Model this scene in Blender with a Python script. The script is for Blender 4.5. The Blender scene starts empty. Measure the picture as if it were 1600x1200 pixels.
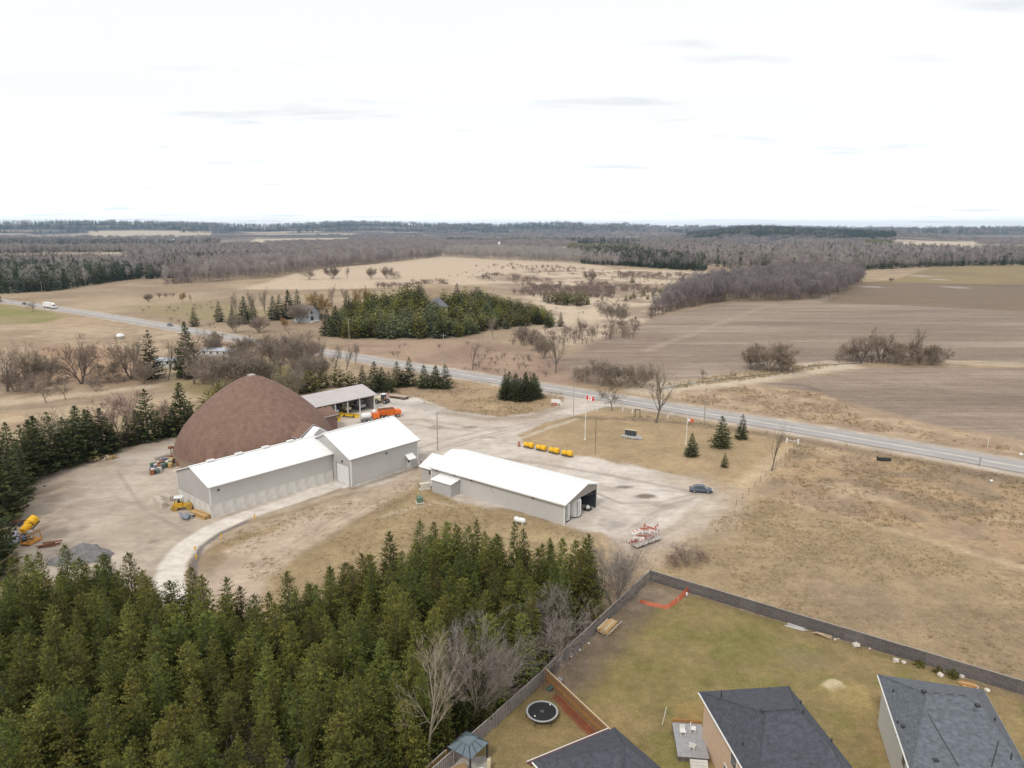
import bpy, bmesh, math, random, time
import numpy as np
from math import sin, cos, pi, radians, atan2, hypot
from mathutils import Vector, Matrix
T0 = time.time()
SC = bpy.context.scene
COL = SC.collection

# ------------------------------------------------------------------ camera
CH, PITCH, FPX = 54.0, radians(12.2), 1110.0
cam_data = bpy.data.cameras.new("camera")
cam_data.sensor_width = 36.0
cam_data.lens = FPX / 1600 * 36
cam_data.clip_start = 0.5
cam_data.clip_end = 40000
cam = bpy.data.objects.new("camera", cam_data)
COL.objects.link(cam)
cam.location = (0, 0, CH)
cam.rotation_euler = (pi / 2 - PITCH, 0, 0)
SC.camera = cam

# ------------------------------------------------------------------ sky, sun, exposure
SUN_EL, SUN_AZ = radians(50), radians(206)      # azimuth clockwise from +Y
world = bpy.data.worlds.new("World")
SC.world = world
world.use_nodes = True
nt = world.node_tree
nt.nodes.clear()
wo = nt.nodes.new("ShaderNodeOutputWorld")
bg = nt.nodes.new("ShaderNodeBackground")
bg.inputs[1].default_value = 0.1
sky = nt.nodes.new("ShaderNodeTexSky")
sky.sky_type = 'NISHITA'
sky.sun_disc = False
sky.sun_elevation = SUN_EL
sky.sun_rotation = SUN_AZ
tc = nt.nodes.new("ShaderNodeTexCoord")
# flat overcast deck: direction divided by its height, so clouds flatten towards the horizon
sep = nt.nodes.new("ShaderNodeSeparateXYZ")
nt.links.new(tc.outputs["Generated"], sep.inputs[0])
zc = nt.nodes.new("ShaderNodeMath"); zc.operation = 'MAXIMUM'; zc.inputs[1].default_value = 0.0
nt.links.new(sep.outputs[2], zc.inputs[0])
za = nt.nodes.new("ShaderNodeMath"); za.operation = 'ADD'; za.inputs[1].default_value = 0.05
nt.links.new(zc.outputs[0], za.inputs[0])
dv = nt.nodes.new("ShaderNodeVectorMath"); dv.operation = 'DIVIDE'
cmb = nt.nodes.new("ShaderNodeCombineXYZ")
for k in range(3):
    nt.links.new(za.outputs[0], cmb.inputs[k])
nt.links.new(tc.outputs["Generated"], dv.inputs[0]); nt.links.new(cmb.outputs[0], dv.inputs[1])
mp = nt.nodes.new("ShaderNodeMapping"); mp.inputs["Scale"].default_value = (0.6, 1.25, 0.0)
mp.inputs["Location"].default_value = (2.2, 7.4, 0.0)
nt.links.new(dv.outputs[0], mp.inputs[0])
cn = nt.nodes.new("ShaderNodeTexNoise"); cn.inputs["Scale"].default_value = 0.85; cn.inputs["Detail"].default_value = 6
cn.inputs["Roughness"].default_value = 0.55
nt.links.new(mp.outputs[0], cn.inputs["Vector"])
cr = nt.nodes.new("ShaderNodeValToRGB")            # thin breaks in the deck
cr.color_ramp.elements[0].position = 0.565; cr.color_ramp.elements[0].color = (0, 0, 0, 1)
cr.color_ramp.elements[1].position = 0.72; cr.color_ramp.elements[1].color = (1, 1, 1, 1)
nt.links.new(cn.outputs["Fac"], cr.inputs[0])
deck = nt.nodes.new("ShaderNodeMix"); deck.data_type = 'RGBA'
deck.inputs[6].default_value = (9.0, 9.1, 9.1, 1)
deck.inputs[7].default_value = (6.1, 6.35, 6.6, 1)
nt.links.new(cr.outputs[0], deck.inputs[0])
cn2 = nt.nodes.new("ShaderNodeTexNoise"); cn2.inputs["Scale"].default_value = 0.35; cn2.inputs["Detail"].default_value = 5   # slow thickening and thinning of the deck
nt.links.new(mp.outputs[0], cn2.inputs["Vector"])
cm2 = nt.nodes.new("ShaderNodeMapRange"); cm2.inputs[1].default_value = 0.3; cm2.inputs[2].default_value = 0.7; cm2.inputs[3].default_value = 0.93; cm2.inputs[4].default_value = 1.05
nt.links.new(cn2.outputs["Fac"], cm2.inputs[0])
dsc = nt.nodes.new("ShaderNodeVectorMath"); dsc.operation = 'SCALE'
hz = nt.nodes.new("ShaderNodeMapRange"); hz.interpolation_type = 'SMOOTHSTEP'; hz.inputs[1].default_value = 0.0; hz.inputs[2].default_value = 0.16; hz.inputs[3].default_value = 1.45; hz.inputs[4].default_value = 1.0   # thinner, brighter deck low down
nt.links.new(zc.outputs[0], hz.inputs[0])
hzm = nt.nodes.new("ShaderNodeMath"); hzm.operation = 'MULTIPLY'; nt.links.new(hz.outputs[0], hzm.inputs[0]); nt.links.new(cm2.outputs[0], hzm.inputs[1])
nt.links.new(deck.outputs[2], dsc.inputs[0]); nt.links.new(hzm.outputs[0], dsc.inputs["Scale"])
mixs = nt.nodes.new("ShaderNodeMix"); mixs.data_type = 'RGBA'
mixs.inputs[0].default_value = 0.94
nt.links.new(sky.outputs[0], mixs.inputs[6]); nt.links.new(dsc.outputs[0], mixs.inputs[7])
nt.links.new(mixs.outputs[2], bg.inputs[0])
nt.links.new(bg.outputs[0], wo.inputs[0])

sun_d = bpy.data.lights.new("sun", 'SUN')
sun_d.energy = 1.5
sun_d.angle = radians(11)
sun_d.color = (1.0, 0.95, 0.87)
sun = bpy.data.objects.new("sun", sun_d)
COL.objects.link(sun)
sv = Vector((sin(SUN_AZ) * cos(SUN_EL), cos(SUN_AZ) * cos(SUN_EL), sin(SUN_EL)))
sun.rotation_euler = sv.to_track_quat('Z', 'Y').to_euler()
sun.location = sv * 300

SC.render.engine = 'CYCLES'
SC.view_settings.view_transform = 'Standard'
SC.view_settings.look = 'None'
SC.view_settings.exposure = 0.27
SC.view_settings.gamma = 1.0
SC.view_settings.use_curve_mapping = False
try:
    SC.cycles.use_denoising = True
    SC.cycles.max_bounces = 6
    SC.cycles.diffuse_bounces = 3
    SC.cycles.glossy_bounces = 2
    SC.cycles.transmission_bounces = 3
    SC.cycles.volume_bounces = 0
    SC.cycles.transparent_max_bounces = 4
except Exception:
    pass

# ------------------------------------------------------------------ terrain heights and pixel -> place
def lattice(ix, iy, seed):
    h = (ix.astype(np.int64) * 374761393 + iy.astype(np.int64) * 668265263 + seed * 1442695) & 0xffffffff
    h = ((h ^ (h >> 13)) * 1274126177) & 0xffffffff
    h = h ^ (h >> 16)
    return (h & 0xffff) / 65535.0

def vnoise(x, y, seed=0):
    ix = np.floor(x); iy = np.floor(y)
    fx = x - ix; fy = y - iy
    fx = fx * fx * (3 - 2 * fx); fy = fy * fy * (3 - 2 * fy)
    a = lattice(ix, iy, seed); b = lattice(ix + 1, iy, seed)
    c = lattice(ix, iy + 1, seed); d = lattice(ix + 1, iy + 1, seed)
    return (a * (1 - fx) + b * fx) * (1 - fy) + (c * (1 - fx) + d * fx) * fy

def fbm(x, y, scale, octv=4, seed=0):
    x = np.asarray(x, float) / scale; y = np.asarray(y, float) / scale
    s = np.zeros_like(x); a = 0.5; t = 0
    for k in range(octv):
        s += a * vnoise(x, y, seed + k * 17); t += a
        x = x * 2.03 + 13.7; y = y * 2.03 - 7.1; a *= 0.5
    return s / t

def smooth(a, b, x):
    t = np.clip((x - a) / (b - a), 0, 1)
    return t * t * (3 - 2 * t)

SKY_X = np.array([-400, 0, 100, 250, 330, 420, 480, 550, 640, 700, 780, 870, 930, 975, 1010, 1100, 1150, 1210, 1280, 1400, 1500, 1600, 2000.])
SKY_Y = np.array([348, 346, 345.5, 346, 349, 351, 349, 346.5, 348.5, 350, 350.5, 347.5, 350.5, 348.5, 351.5, 353.5, 353, 354, 355.5, 355.5, 355, 355, 355.])
_rx = (SKY_X - 800) / FPX; _ry = (600 - SKY_Y) / FPX
_dy = cos(PITCH) + _ry * sin(PITCH); _dz = -sin(PITCH) + _ry * cos(PITCH)
_az = np.arctan2(_rx, _dy); _tan = _dz / np.hypot(_rx, _dy)

def hgt(x, y):
    x = np.asarray(x, float); y = np.asarray(y, float)
    r = np.hypot(x, y); az = np.arctan2(x, y)
    # far ridge that makes the skyline
    top = CH + 8200 * np.interp(az, _az, _tan) - 26
    z = (top + 12 * (fbm(x, y, 900, 3, 5) - 0.5)) * np.exp(-((r - 8200) / 1500) ** 2)
    # nearer wooded ridge right of the middle
    a0 = math.atan((1165 - 800) / FPX); a1 = math.atan((1330 - 800) / FPX)
    z2 = 50 * np.exp(-((az - a0) / 0.075) ** 2) + 30 * np.exp(-((az - a1) / 0.09) ** 2)
    z = np.maximum(z, z2 * np.exp(-((r - 4300) / 600) ** 2))
    # gentle swells of the middle distance
    z = z + smooth(700, 2500, r) * 10 * (fbm(x, y, 700, 2, 9) - 0.5)
    # knoll under the cedars
    kx, ky = -52., 478.
    z = z + 19 * np.exp(-(((x - kx) / 50) ** 2 + ((y - ky) / 55) ** 2))
    # far field rises gently behind it
    z = z + 6 * np.exp(-(((x + 120) / 260) ** 2 + ((y - 900) / 220) ** 2))
    return z

def ray(px, py):
    x = (px - 800) / FPX; y = (600 - py) / FPX
    return (x, cos(PITCH) + y * sin(PITCH), -sin(PITCH) + y * cos(PITCH))

def gp(px, py, z=None):
    """point on the terrain (or on the level z) seen at pixel px, py of the 1600x1200 photograph"""
    d = ray(px, py)
    zz = 0.0 if z is None else z
    for _ in range(1 if z is not None else 12):
        t = (zz - CH) / min(d[2], -1e-4)
        p = Vector((d[0] * t, d[1] * t, zz))
        if z is None:
            zz = 0.5 * zz + 0.5 * float(hgt(p.x, p.y))
    return p

def on(x, y, dz=0.0):
    return Vector((x, y, float(hgt(x, y)) + dz))

def top_z(p, py):
    """height above p.z whose top shows at pixel row py"""
    y = (600 - py) / FPX
    w = p.y * (y * cos(PITCH) - sin(PITCH)) / (cos(PITCH) + y * sin(PITCH))
    return CH + w - p.z

# ------------------------------------------------------------------ materials
MATS = {}
def mat(name, color, rough=0.8, metal=0.0, var=0.15, vscale=2.0, bump=0.0, bscale=20.0, spec=0.3, objrand=0.0, attr=None, trans=0.0):
    if name in MATS:
        return MATS[name]
    m = bpy.data.materials.new(name); m.use_nodes = True
    n = m.node_tree; b = n.nodes["Principled BSDF"]
    b.inputs["Roughness"].default_value = rough
    b.inputs["Metallic"].default_value = metal
    b.inputs["Specular IOR Level"].default_value = spec
    geo = n.nodes.new("ShaderNodeTexCoord")
    noi = n.nodes.new("ShaderNodeTexNoise"); noi.inputs["Scale"].default_value = vscale; noi.inputs["Detail"].default_value = 5
    n.links.new(geo.outputs["Object"], noi.inputs["Vector"])
    mr = n.nodes.new("ShaderNodeMapRange"); mr.inputs[1].default_value = 0.25; mr.inputs[2].default_value = 0.75
    mr.inputs[3].default_value = 1 - var; mr.inputs[4].default_value = 1 + var
    n.links.new(noi.outputs["Fac"], mr.inputs[0])
    mul = n.nodes.new("ShaderNodeVectorMath"); mul.operation = 'SCALE'
    mul.inputs[0].default_value = color
    n.links.new(mr.outputs[0], mul.inputs["Scale"])
    last = mul.outputs[0]
    if attr:
        at = n.nodes.new("ShaderNodeAttribute"); at.attribute_name = attr
        m2 = n.nodes.new("ShaderNodeVectorMath"); m2.operation = 'MULTIPLY'
        n.links.new(last, m2.inputs[0]); n.links.new(at.outputs["Color"], m2.inputs[1])
        last = m2.outputs[0]
    if objrand:
        oi = n.nodes.new("ShaderNodeObjectInfo")
        hs = n.nodes.new("ShaderNodeHueSaturation")
        r1 = n.nodes.new("ShaderNodeMapRange"); r1.inputs[3].default_value = 1 - objrand; r1.inputs[4].default_value = 1 + objrand
        n.links.new(oi.outputs["Random"], r1.inputs[0]); n.links.new(r1.outputs[0], hs.inputs["Value"])
        r2 = n.nodes.new("ShaderNodeMath"); r2.operation = 'MULTIPLY'; r2.inputs[1].default_value = 7.77
        r3 = n.nodes.new("ShaderNodeMath"); r3.operation = 'FRACT'
        n.links.new(oi.outputs["Random"], r2.inputs[0]); n.links.new(r2.outputs[0], r3.inputs[0])
        r4 = n.nodes.new("ShaderNodeMapRange"); r4.inputs[3].default_value = 0.5 - 0.035 * objrand; r4.inputs[4].default_value = 0.5 + 0.10 * objrand
        n.links.new(r3.outputs[0], r4.inputs[0]); n.links.new(r4.outputs[0], hs.inputs["Hue"])
        n.links.new(last, hs.inputs["Color"]); last = hs.outputs[0]
    n.links.new(last, b.inputs["Base Color"])
    if bump:
        bn = n.nodes.new("ShaderNodeTexNoise"); bn.inputs["Scale"].default_value = bscale; bn.inputs["Detail"].default_value = 4
        n.links.new(geo.outputs["Object"], bn.inputs["Vector"])
        bp = n.nodes.new("ShaderNodeBump"); bp.inputs["Strength"].default_value = bump; bp.inputs["Distance"].default_value = 0.05
        n.links.new(bn.outputs["Fac"], bp.inputs["Height"]); n.links.new(bp.outputs[0], b.inputs["Normal"])
    if trans:
        tr = n.nodes.new("ShaderNodeBsdfTranslucent"); n.links.new(last, tr.inputs[0])
        mx = n.nodes.new("ShaderNodeMixShader"); mx.inputs[0].default_value = trans
        o = n.nodes["Material Output"]
        n.links.new(b.outputs[0], mx.inputs[1]); n.links.new(tr.outputs[0], mx.inputs[2]); n.links.new(mx.outputs[0], o.inputs[0])
    MATS[name] = m
    return m

def stripes(m, axis, period, depth=0.25, dark=0.12):
    """ribs of a corrugated sheet or siding: bump + thin line tone along an object axis (0 x, 1 y, 2 z)"""
    n = m.node_tree; b = n.nodes["Principled BSDF"]
    tcn = n.nodes.new("ShaderNodeTexCoord"); sp = n.nodes.new("ShaderNodeSeparateXYZ")
    n.links.new(tcn.outputs["Object"], sp.inputs[0])
    a = n.nodes.new("ShaderNodeMath"); a.operation = 'MULTIPLY'; a.inputs[1].default_value = 1 / period
    n.links.new(sp.outputs[axis], a.inputs[0])
    f = n.nodes.new("ShaderNodeMath"); f.operation = 'FRACT'; n.links.new(a.outputs[0], f.inputs[0])
    s = n.nodes.new("ShaderNodeMath"); s.operation = 'PINGPONG'; s.inputs[1].default_value = 0.5; n.links.new(f.outputs[0], s.inputs[0])
    st = n.nodes.new("ShaderNodeMapRange"); st.interpolation_type = 'SMOOTHSTEP'
    st.inputs[1].default_value = 0.0; st.inputs[2].default_value = 0.14
    n.links.new(s.outputs[0], st.inputs[0])
    bp = n.nodes.new("ShaderNodeBump"); bp.inputs["Strength"].default_value = depth; bp.inputs["Distance"].default_value = 0.03
    n.links.new(st.outputs[0], bp.inputs["Height"])
    old = b.inputs["Normal"].links
    if old:
        n.links.new(old[0].from_socket, bp.inputs["Normal"])
    n.links.new(bp.outputs[0], b.inputs["Normal"])
    return m

# ------------------------------------------------------------------ mesh builder
class MB:
    def __init__(s):
        s.v = []; s.f = []; s.mi = []
    def add(s, vs, fs, mi=0):
        o = len(s.v); s.v += [tuple(v) for v in vs]
        for f in fs:
            s.f.append(tuple(o + i for i in f)); s.mi.append(mi)
        return s
    def box(s, c, d, rz=0.0, mi=0, ry=0.0, rx=0.0):
        M = Matrix.Translation(c) @ Matrix.Rotation(rz, 4, 'Z') @ Matrix.Rotation(ry, 4, 'Y') @ Matrix.Rotation(rx, 4, 'X')
        vs = [M @ Vector((x * d[0] / 2, y * d[1] / 2, z * d[2] / 2)) for x in (-1, 1) for y in (-1, 1) for z in (-1, 1)]
        return s.add(vs, [(0, 1, 3, 2), (4, 6, 7, 5), (0, 4, 5, 1), (2, 3, 7, 6), (0, 2, 6, 4), (1, 5, 7, 3)], mi)
    def b2(s, lo, hi, mi=0):
        return s.box([(lo[i] + hi[i]) / 2 for i in range(3)], [hi[i] - lo[i] for i in range(3)], 0, mi)
    def tube(s, pts, radii, n=6, mi=0, cap=True):
        pts = [Vector(p) for p in pts]
        if not isinstance(radii, (list, tuple)):
            radii = [radii] * len(pts)
        rings = []
        for i, p in enumerate(pts):
            d = (pts[min(i + 1, len(pts) - 1)] - pts[max(i - 1, 0)])
            d = d.normalized() if d.length > 1e-9 else Vector((0, 0, 1))
            a = d.cross(Vector((0, 0, 1)))
            a = d.cross(Vector((1, 0, 0))) if a.length < 1e-3 else a
            a.normalize(); b = d.cross(a)
            rings.append([p + (a * cos(2 * pi * k / n) + b * sin(2 * pi * k / n)) * radii[i] for k in range(n)])
        vs = [v for r in rings for v in r]; fs = []
        for i in range(len(pts) - 1):
            for k in range(n):
                fs.append((i * n + k, i * n + (k + 1) % n, (i + 1) * n + (k + 1) % n, (i + 1) * n + k))
        if cap:
            fs.append(tuple(range(n - 1, -1, -1))); fs.append(tuple((len(pts) - 1) * n + k for k in range(n)))
        return s.add(vs, fs, mi)
    def lathe(s, prof, n=24, c=(0, 0, 0), mi=0, sx=1.0, sy=1.0):
        vs = []; fs = []
        for (r, z) in prof:
            vs += [(c[0] + r * sx * cos(2 * pi * k / n), c[1] + r * sy * sin(2 * pi * k / n), c[2] + z) for k in range(n)]
        for i in range(len(prof) - 1):
            for k in range(n):
                fs.append((i * n + k, i * n + (k + 1) % n, (i + 1) * n + (k + 1) % n, (i + 1) * n + k))
        return s.add(vs, fs, mi)
    def poly(s, pts, mi=0):
        return s.add(pts, [tuple(range(len(pts)))], mi)
    def slab(s, pts, t, mi=0):
        """a flat polygon given thickness t downwards along its normal"""
        pts = [Vector(p) for p in pts]
        nrm = (pts[1] - pts[0]).cross(pts[2] - pts[0]).normalized()
        if nrm.z < 0:
            pts = pts[::-1]; nrm = -nrm
        n = len(pts); low = [p - nrm * t for p in pts]
        fs = [tuple(range(n)), tuple(range(2 * n - 1, n - 1, -1))]
        fs += [(i, i + n, (i + 1) % n + n, (i + 1) % n) for i in range(n)]
        return s.add(pts + low, fs, mi)
    def prism(s, pts, z0, z1, mi=0):
        n = len(pts)
        vs = [(p[0], p[1], z0) for p in pts] + [(p[0], p[1], z1) for p in pts]
        fs = [tuple(range(n - 1, -1, -1)), tuple(range(n, 2 * n))] + [(i, (i + 1) % n, (i + 1) % n + n, i + n) for i in range(n)]
        return s.add(vs, fs, mi)
    def mesh(s, name, mats, smooth=False):
        me = bpy.data.meshes.new(name)
        me.from_pydata(s.v, [], s.f)
        for m in (mats if isinstance(mats, (list, tuple)) else [mats]):
            me.materials.append(m)
        if any(s.mi):
            me.polygons.foreach_set("material_index", s.mi)
        if smooth:
            me.polygons.foreach_set("use_smooth", [True] * len(s.f))
        me.update()
        return me
    def build(s, name, mats, parent=None, smooth=False):
        o = bpy.data.objects.new(name, s.mesh(name, mats, smooth))
        COL.objects.link(o)
        if parent is not None:
            o.parent = parent
        return o

def tag(o, label=None, cat=None, group=None, kind=None):
    if label: o["label"] = label
    if cat: o["category"] = cat
    if group: o["group"] = group
    if kind: o["kind"] = kind
    return o

def thing(name, label, cat, loc=(0, 0, 0), rz=0.0, group=None):
    o = bpy.data.objects.new(name, None); COL.objects.link(o)
    o.empty_display_size = 0.3
    o.location = loc; o.rotation_euler = (0, 0, rz)
    return tag(o, label, cat, group)

def link_obj(name, me, loc, rz=0.0, sc=1.0, parent=None):
    o = bpy.data.objects.new(name, me); COL.objects.link(o)
    o.location = loc; o.rotation_euler = (0, 0, rz)
    o.scale = (sc, sc, sc) if not isinstance(sc, (tuple, list)) else sc
    if parent is not None: o.parent = parent
    return o

def copy_tree(src, loc, rz, label=None, sc=None):
    r = src.copy(); COL.objects.link(r); r.location = loc; r.rotation_euler = (0, 0, rz)
    if label: r["label"] = label
    if sc: r.scale = (sc, sc, sc)
    for ch in src.children:
        c = ch.copy(); COL.objects.link(c); c.parent = r
        for g in ch.children:
            d = g.copy(); COL.objects.link(d); d.parent = c
    return r

R = random.Random(11)

# ------------------------------------------------------------------ ground: one polar sheet, painted with what covers it
def gpoly(pix):
    return np.array([gp(*p)[:2] for p in pix])

def inside(x, y, P):
    c = np.zeros(x.shape, bool); n = len(P); j = n - 1
    for i in range(n):
        xi, yi = P[i]; xj, yj = P[j]
        k = ((yi > y) != (yj > y)) & (x < (xj - xi) * (y - yi) / (yj - yi + 1e-12) + xi)
        c ^= k; j = i
    return c

def segdist(x, y, a, b):
    dx, dy = b[0] - a[0], b[1] - a[1]
    t = np.clip(((x - a[0]) * dx + (y - a[1]) * dy) / (dx * dx + dy * dy + 1e-12), 0, 1)
    return np.hypot(x - a[0] - t * dx, y - a[1] - t * dy)

az_d = np.linspace(-radians(46), radians(46), 640)
az_c = np.linspace(radians(46), 2 * pi - radians(46), 70)[1:-1]
AZ = np.concatenate([az_d, az_c])
RR = np.concatenate([[4, 14, 26, 38], np.geomspace(42, 420, 560), np.geomspace(420, 12500, 420)[1:], [16000, 22000]])
NA, NR = len(AZ), len(RR)
gx = (RR[:, None] * np.sin(AZ)[None, :]).ravel()
gy = (RR[:, None] * np.cos(AZ)[None, :]).ravel()
gr = np.hypot(gx, gy); gaz = np.arctan2(gx, gy)
gz = hgt(gx, gy)
gc = np.zeros((gx.size, 3)); reg = np.zeros(gx.size, np.int32); fur = np.zeros(gx.size); grit = np.zeros(gx.size)
REG = ['ground', 'gravel_yard', 'lawn', 'crop_field', 'hay_field', 'marsh', 'dirt_track', 'forest_floor', 'pasture']

def pmask(P, edge=2.0, wob=2.0, wsc=8.0, seed=0):
    P = np.asarray(P, float)
    m = np.zeros(gx.size)
    pad = edge + wob + 2
    k = np.where((gx > P[:, 0].min() - pad) & (gx < P[:, 0].max() + pad) & (gy > P[:, 1].min() - pad) & (gy < P[:, 1].max() + pad))[0]
    if not len(k): return m
    x, y = gx[k], gy[k]
    d = np.full(x.size, 1e9)
    for i in range(len(P)):
        d = np.minimum(d, segdist(x, y, P[i], P[(i + 1) % len(P)]))
    d = np.where(inside(x, y, P), d, -d)
    if wob: d = d + wob * 2 * (fbm(x, y, wsc, 4, seed) - 0.5)
    m[k] = smooth(-edge, edge, d)
    return m

def lmask(L, w, edge=1.0, wob=0.6, wsc=5.0, seed=0):
    L = np.asarray(L, float); m = np.zeros(gx.size); pad = w + edge + wob + 2
    k = np.where((gx > L[:, 0].min() - pad) & (gx < L[:, 0].max() + pad) & (gy > L[:, 1].min() - pad) & (gy < L[:, 1].max() + pad))[0]
    if not len(k): return m
    x, y = gx[k], gy[k]; d = np.full(x.size, 1e9)
    for i in range(len(L) - 1):
        d = np.minimum(d, segdist(x, y, L[i], L[i + 1]))
    d = w / 2 - d + (wob * 2 * (fbm(x, y, wsc, 4, seed) - 0.5) if wob else 0)
    m[k] = smooth(-edge, edge, d)
    return m

def paint(m, col, region=None, strength=1.0, furrow=None, gritv=None):
    global gc
    a = (m * strength)[:, None]
    gc = gc * (1 - a) + np.asarray(col, float)[None, :] * a if np.ndim(col) == 1 else gc * (1 - a) + col * a
    if region is not None: reg[m > 0.5] = REG.index(region)
    if furrow is not None: fur[:] = fur * (1 - m) + furrow * m
    if gritv is not None: grit[:] = grit * (1 - m) + gritv * m

def mixc(a, b, t):
    return np.asarray(a)[None, :] * (1 - t)[:, None] + np.asarray(b)[None, :] * t[:, None]

STRAW = (0.355, 0.265, 0.165); PALE = (0.42, 0.335, 0.235); SOIL = (0.205, 0.158, 0.118)
n1 = fbm(gx, gy, 22, 4, 1); n2 = fbm(gx, gy, 5, 4, 2); n3 = fbm(gx, gy, 70, 4, 3)
t1 = smooth(0.3, 0.7, n1); t2 = smooth(0.3, 0.7, n2); t3 = smooth(0.3, 0.7, n3)
gc[:] = mixc((0.36, 0.27, 0.17), (0.25, 0.185, 0.12), 0.55 * t1 + 0.45 * t2)
# far country: strips of pale stubble, plough, pasture and wood
ca = gaz * 9 + 0.35 * np.log(gr); cr_ = np.log(gr) * 9
cell = lattice(np.floor(ca + 0.6 * (fbm(gx, gy, 600, 2, 21) - .5)), np.floor(cr_ + 1.4 * (fbm(gx, gy, 500, 2, 22) - .5)), 4)
farcol = np.where((cell < 0.45)[:, None], np.array([[0.40, 0.325, 0.24]]), np.where((cell < 0.65)[:, None], np.array([[0.27, 0.21, 0.155]]), np.array([[0.20, 0.155, 0.12]])))
paint(smooth(1050, 1500, gr), farcol, 'hay_field')
wn = fbm(gaz * 12, np.log(gr) * 26, 1.0, 4, 31)
paint(smooth(2300, 3200, gr) * smooth(0.47, 0.53, wn), (0.085, 0.078, 0.07))
paint(smooth(6200, 7000, gr) * smooth(0.46, 0.50, fbm(gaz * 15, np.log(gr) * 40, 1.0, 4, 37)), (0.06, 0.06, 0.062))
a0_, a1_ = math.atan((1090 - 800) / FPX), math.atan((1345 - 800) / FPX)
paint(smooth(3300, 3600, gr) * smooth(5600, 5000, gr) * smooth(a0_ - .01, a0_ + .01, gaz) * smooth(a1_ + .02, a1_ - .02, gaz), (0.055, 0.058, 0.06))

# middle distance
def P(*pts): return gpoly(pts)
for q in (((385, 382), (535, 378.5), (560, 371.5), (400, 373)), ((1140, 391), (1215, 390), (1215, 382), (1150, 382)), ((1395, 388), (1520, 387), (1535, 378), (1395, 379)), ((140, 373), (330, 372), (330, 367.5), (140, 368))):
    paint(pmask(gpoly(q), 12, 10, 60, 40), (0.46, 0.38, 0.27), 'hay_field')
paint(pmask(P((-300, 480), (-300, 425), (1100, 425), (1100, 520), (840, 560), (560, 540), (330, 520), (20, 470)), 10, 8, 40, 41), mixc((0.345, 0.265, 0.175), (0.24, 0.178, 0.118), smooth(0.3, 0.7, 0.55 * n3 + 0.45 * fbm(gx, gy, 28, 5, 140))), 'hay_field')
paint(pmask(P((380, 452), (470, 425), (640, 405), (760, 401), (900, 408), (960, 420), (880, 440), (700, 446), (520, 452)), 8, 6, 40, 42), (0.44, 0.345, 0.245), 'hay_field', furrow=0.35)
paint(pmask(P((640, 398), (700, 391), (770, 391), (765, 400), (700, 402)), 8, 6, 40, 43), (0.45, 0.37, 0.27), 'hay_field')
paint(pmask(P((180, 478), (330, 472), (480, 492), (330, 500), (230, 492)), 8, 8, 30, 44), (0.25, 0.205, 0.105), None, 0.75)
marsh = pmask(P((740, 432), (900, 418), (1130, 425), (1080, 468), (1015, 500), (880, 545), (840, 520), (830, 470)), 8, 8, 30, 45)
paint(marsh, mixc((0.46, 0.37, 0.265), (0.27, 0.205, 0.145), smooth(0.38, 0.66, fbm(gx, gy, 24, 5, 46))), 'marsh')
paint(pmask(P((-300, 530), (-300, 478), (20, 476), (90, 489), (100, 496), (60, 505)), 4, 4, 30, 47), mixc((0.20, 0.185, 0.07), (0.26, 0.21, 0.11), t1), 'pasture')
paint(pmask(P((-300, 640), (-300, 515), (60, 505), (200, 510), (320, 530), (540, 562), (560, 600), (200, 640)), 4, 4, 25, 48), mixc((0.385, 0.295, 0.198), (0.265, 0.195, 0.13), smooth(0.3, 0.7, 0.5 * n1 + 0.5 * n2)), 'hay_field')
paint(pmask(P((20, 590), (70, 540), (200, 545), (250, 570), (180, 600)), 6, 6, 18, 49), (0.29, 0.185, 0.115), None, 0.8)
for yy, ww, cc in ((620, 9, (0.45, 0.355, 0.25)), (650, 8, (0.42, 0.33, 0.21)), (672, 10, (0.29, 0.235, 0.14)), (632, 5, (0.24, 0.185, 0.13))):
    paint(lmask([gp(-200, yy + 25)[:2], gp(100, yy)[:2], gp(290, yy - 24)[:2], gp(420, yy - 52)[:2]], ww, 3, 3, 14, yy), cc, None, 0.8)
paint(pmask(P((200, 590), (300, 560), (520, 572), (520, 620), (350, 625), (260, 605)), 3, 3, 15, 50), mixc((0.24, 0.195, 0.09), (0.27, 0.205, 0.13), t1), 'lawn', 0.8)
paint(pmask(P((500, 552), (560, 532), (760, 530), (880, 560), (1000, 600), (860, 600), (720, 577), (600, 560)), 5, 5, 20, 51), mixc((0.31, 0.225, 0.155), (0.24, 0.165, 0.12), t1), None)

# plough land
pl1 = pmask(P((862, 566), (950, 527), (1015, 499), (1130, 473), (1240, 472), (1345, 452), (1900, 500), (1900, 580), (1600, 570), (1480, 566), (1300, 566), (1240, 572), (1170, 581), (1090, 592), (1030, 603), (940, 590)), 3, 2, 20, 52)
paint(pl1, mixc((0.28, 0.222, 0.168), (0.205, 0.16, 0.12), smooth(0.3, 0.7, fbm(gx + gy * 0.3, gy * 6, 120, 4, 53))), 'crop_field', furrow=1.0)
paint(pmask(P((862, 566), (950, 527), (1040, 510), (1060, 590), (960, 596)), 8, 8, 20, 54), (0.215, 0.16, 0.12), None, 0.6)
paint(lmask([gp(*q)[:2] for q in ((1010, 548), (1080, 522), (1180, 484), (1215, 473))], 5, 2, 1.5, 20, 55), (0.31, 0.245, 0.185), None, 0.6)
paint(pmask(P((1280, 474), (1346, 441), (1900, 447), (1900, 500), (1600, 487), (1400, 477)), 4, 3, 30, 56), (0.175, 0.132, 0.09), 'crop_field', furrow=0.7)
paint(pmask(P((1345, 442), (1400, 436), (1460, 417), (1620, 413), (1900, 412), (1900, 446), (1600, 444)), 4, 3, 30, 57), mixc((0.235, 0.18, 0.09), (0.20, 0.15, 0.085), t3), 'crop_field', furrow=0.4)
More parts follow.
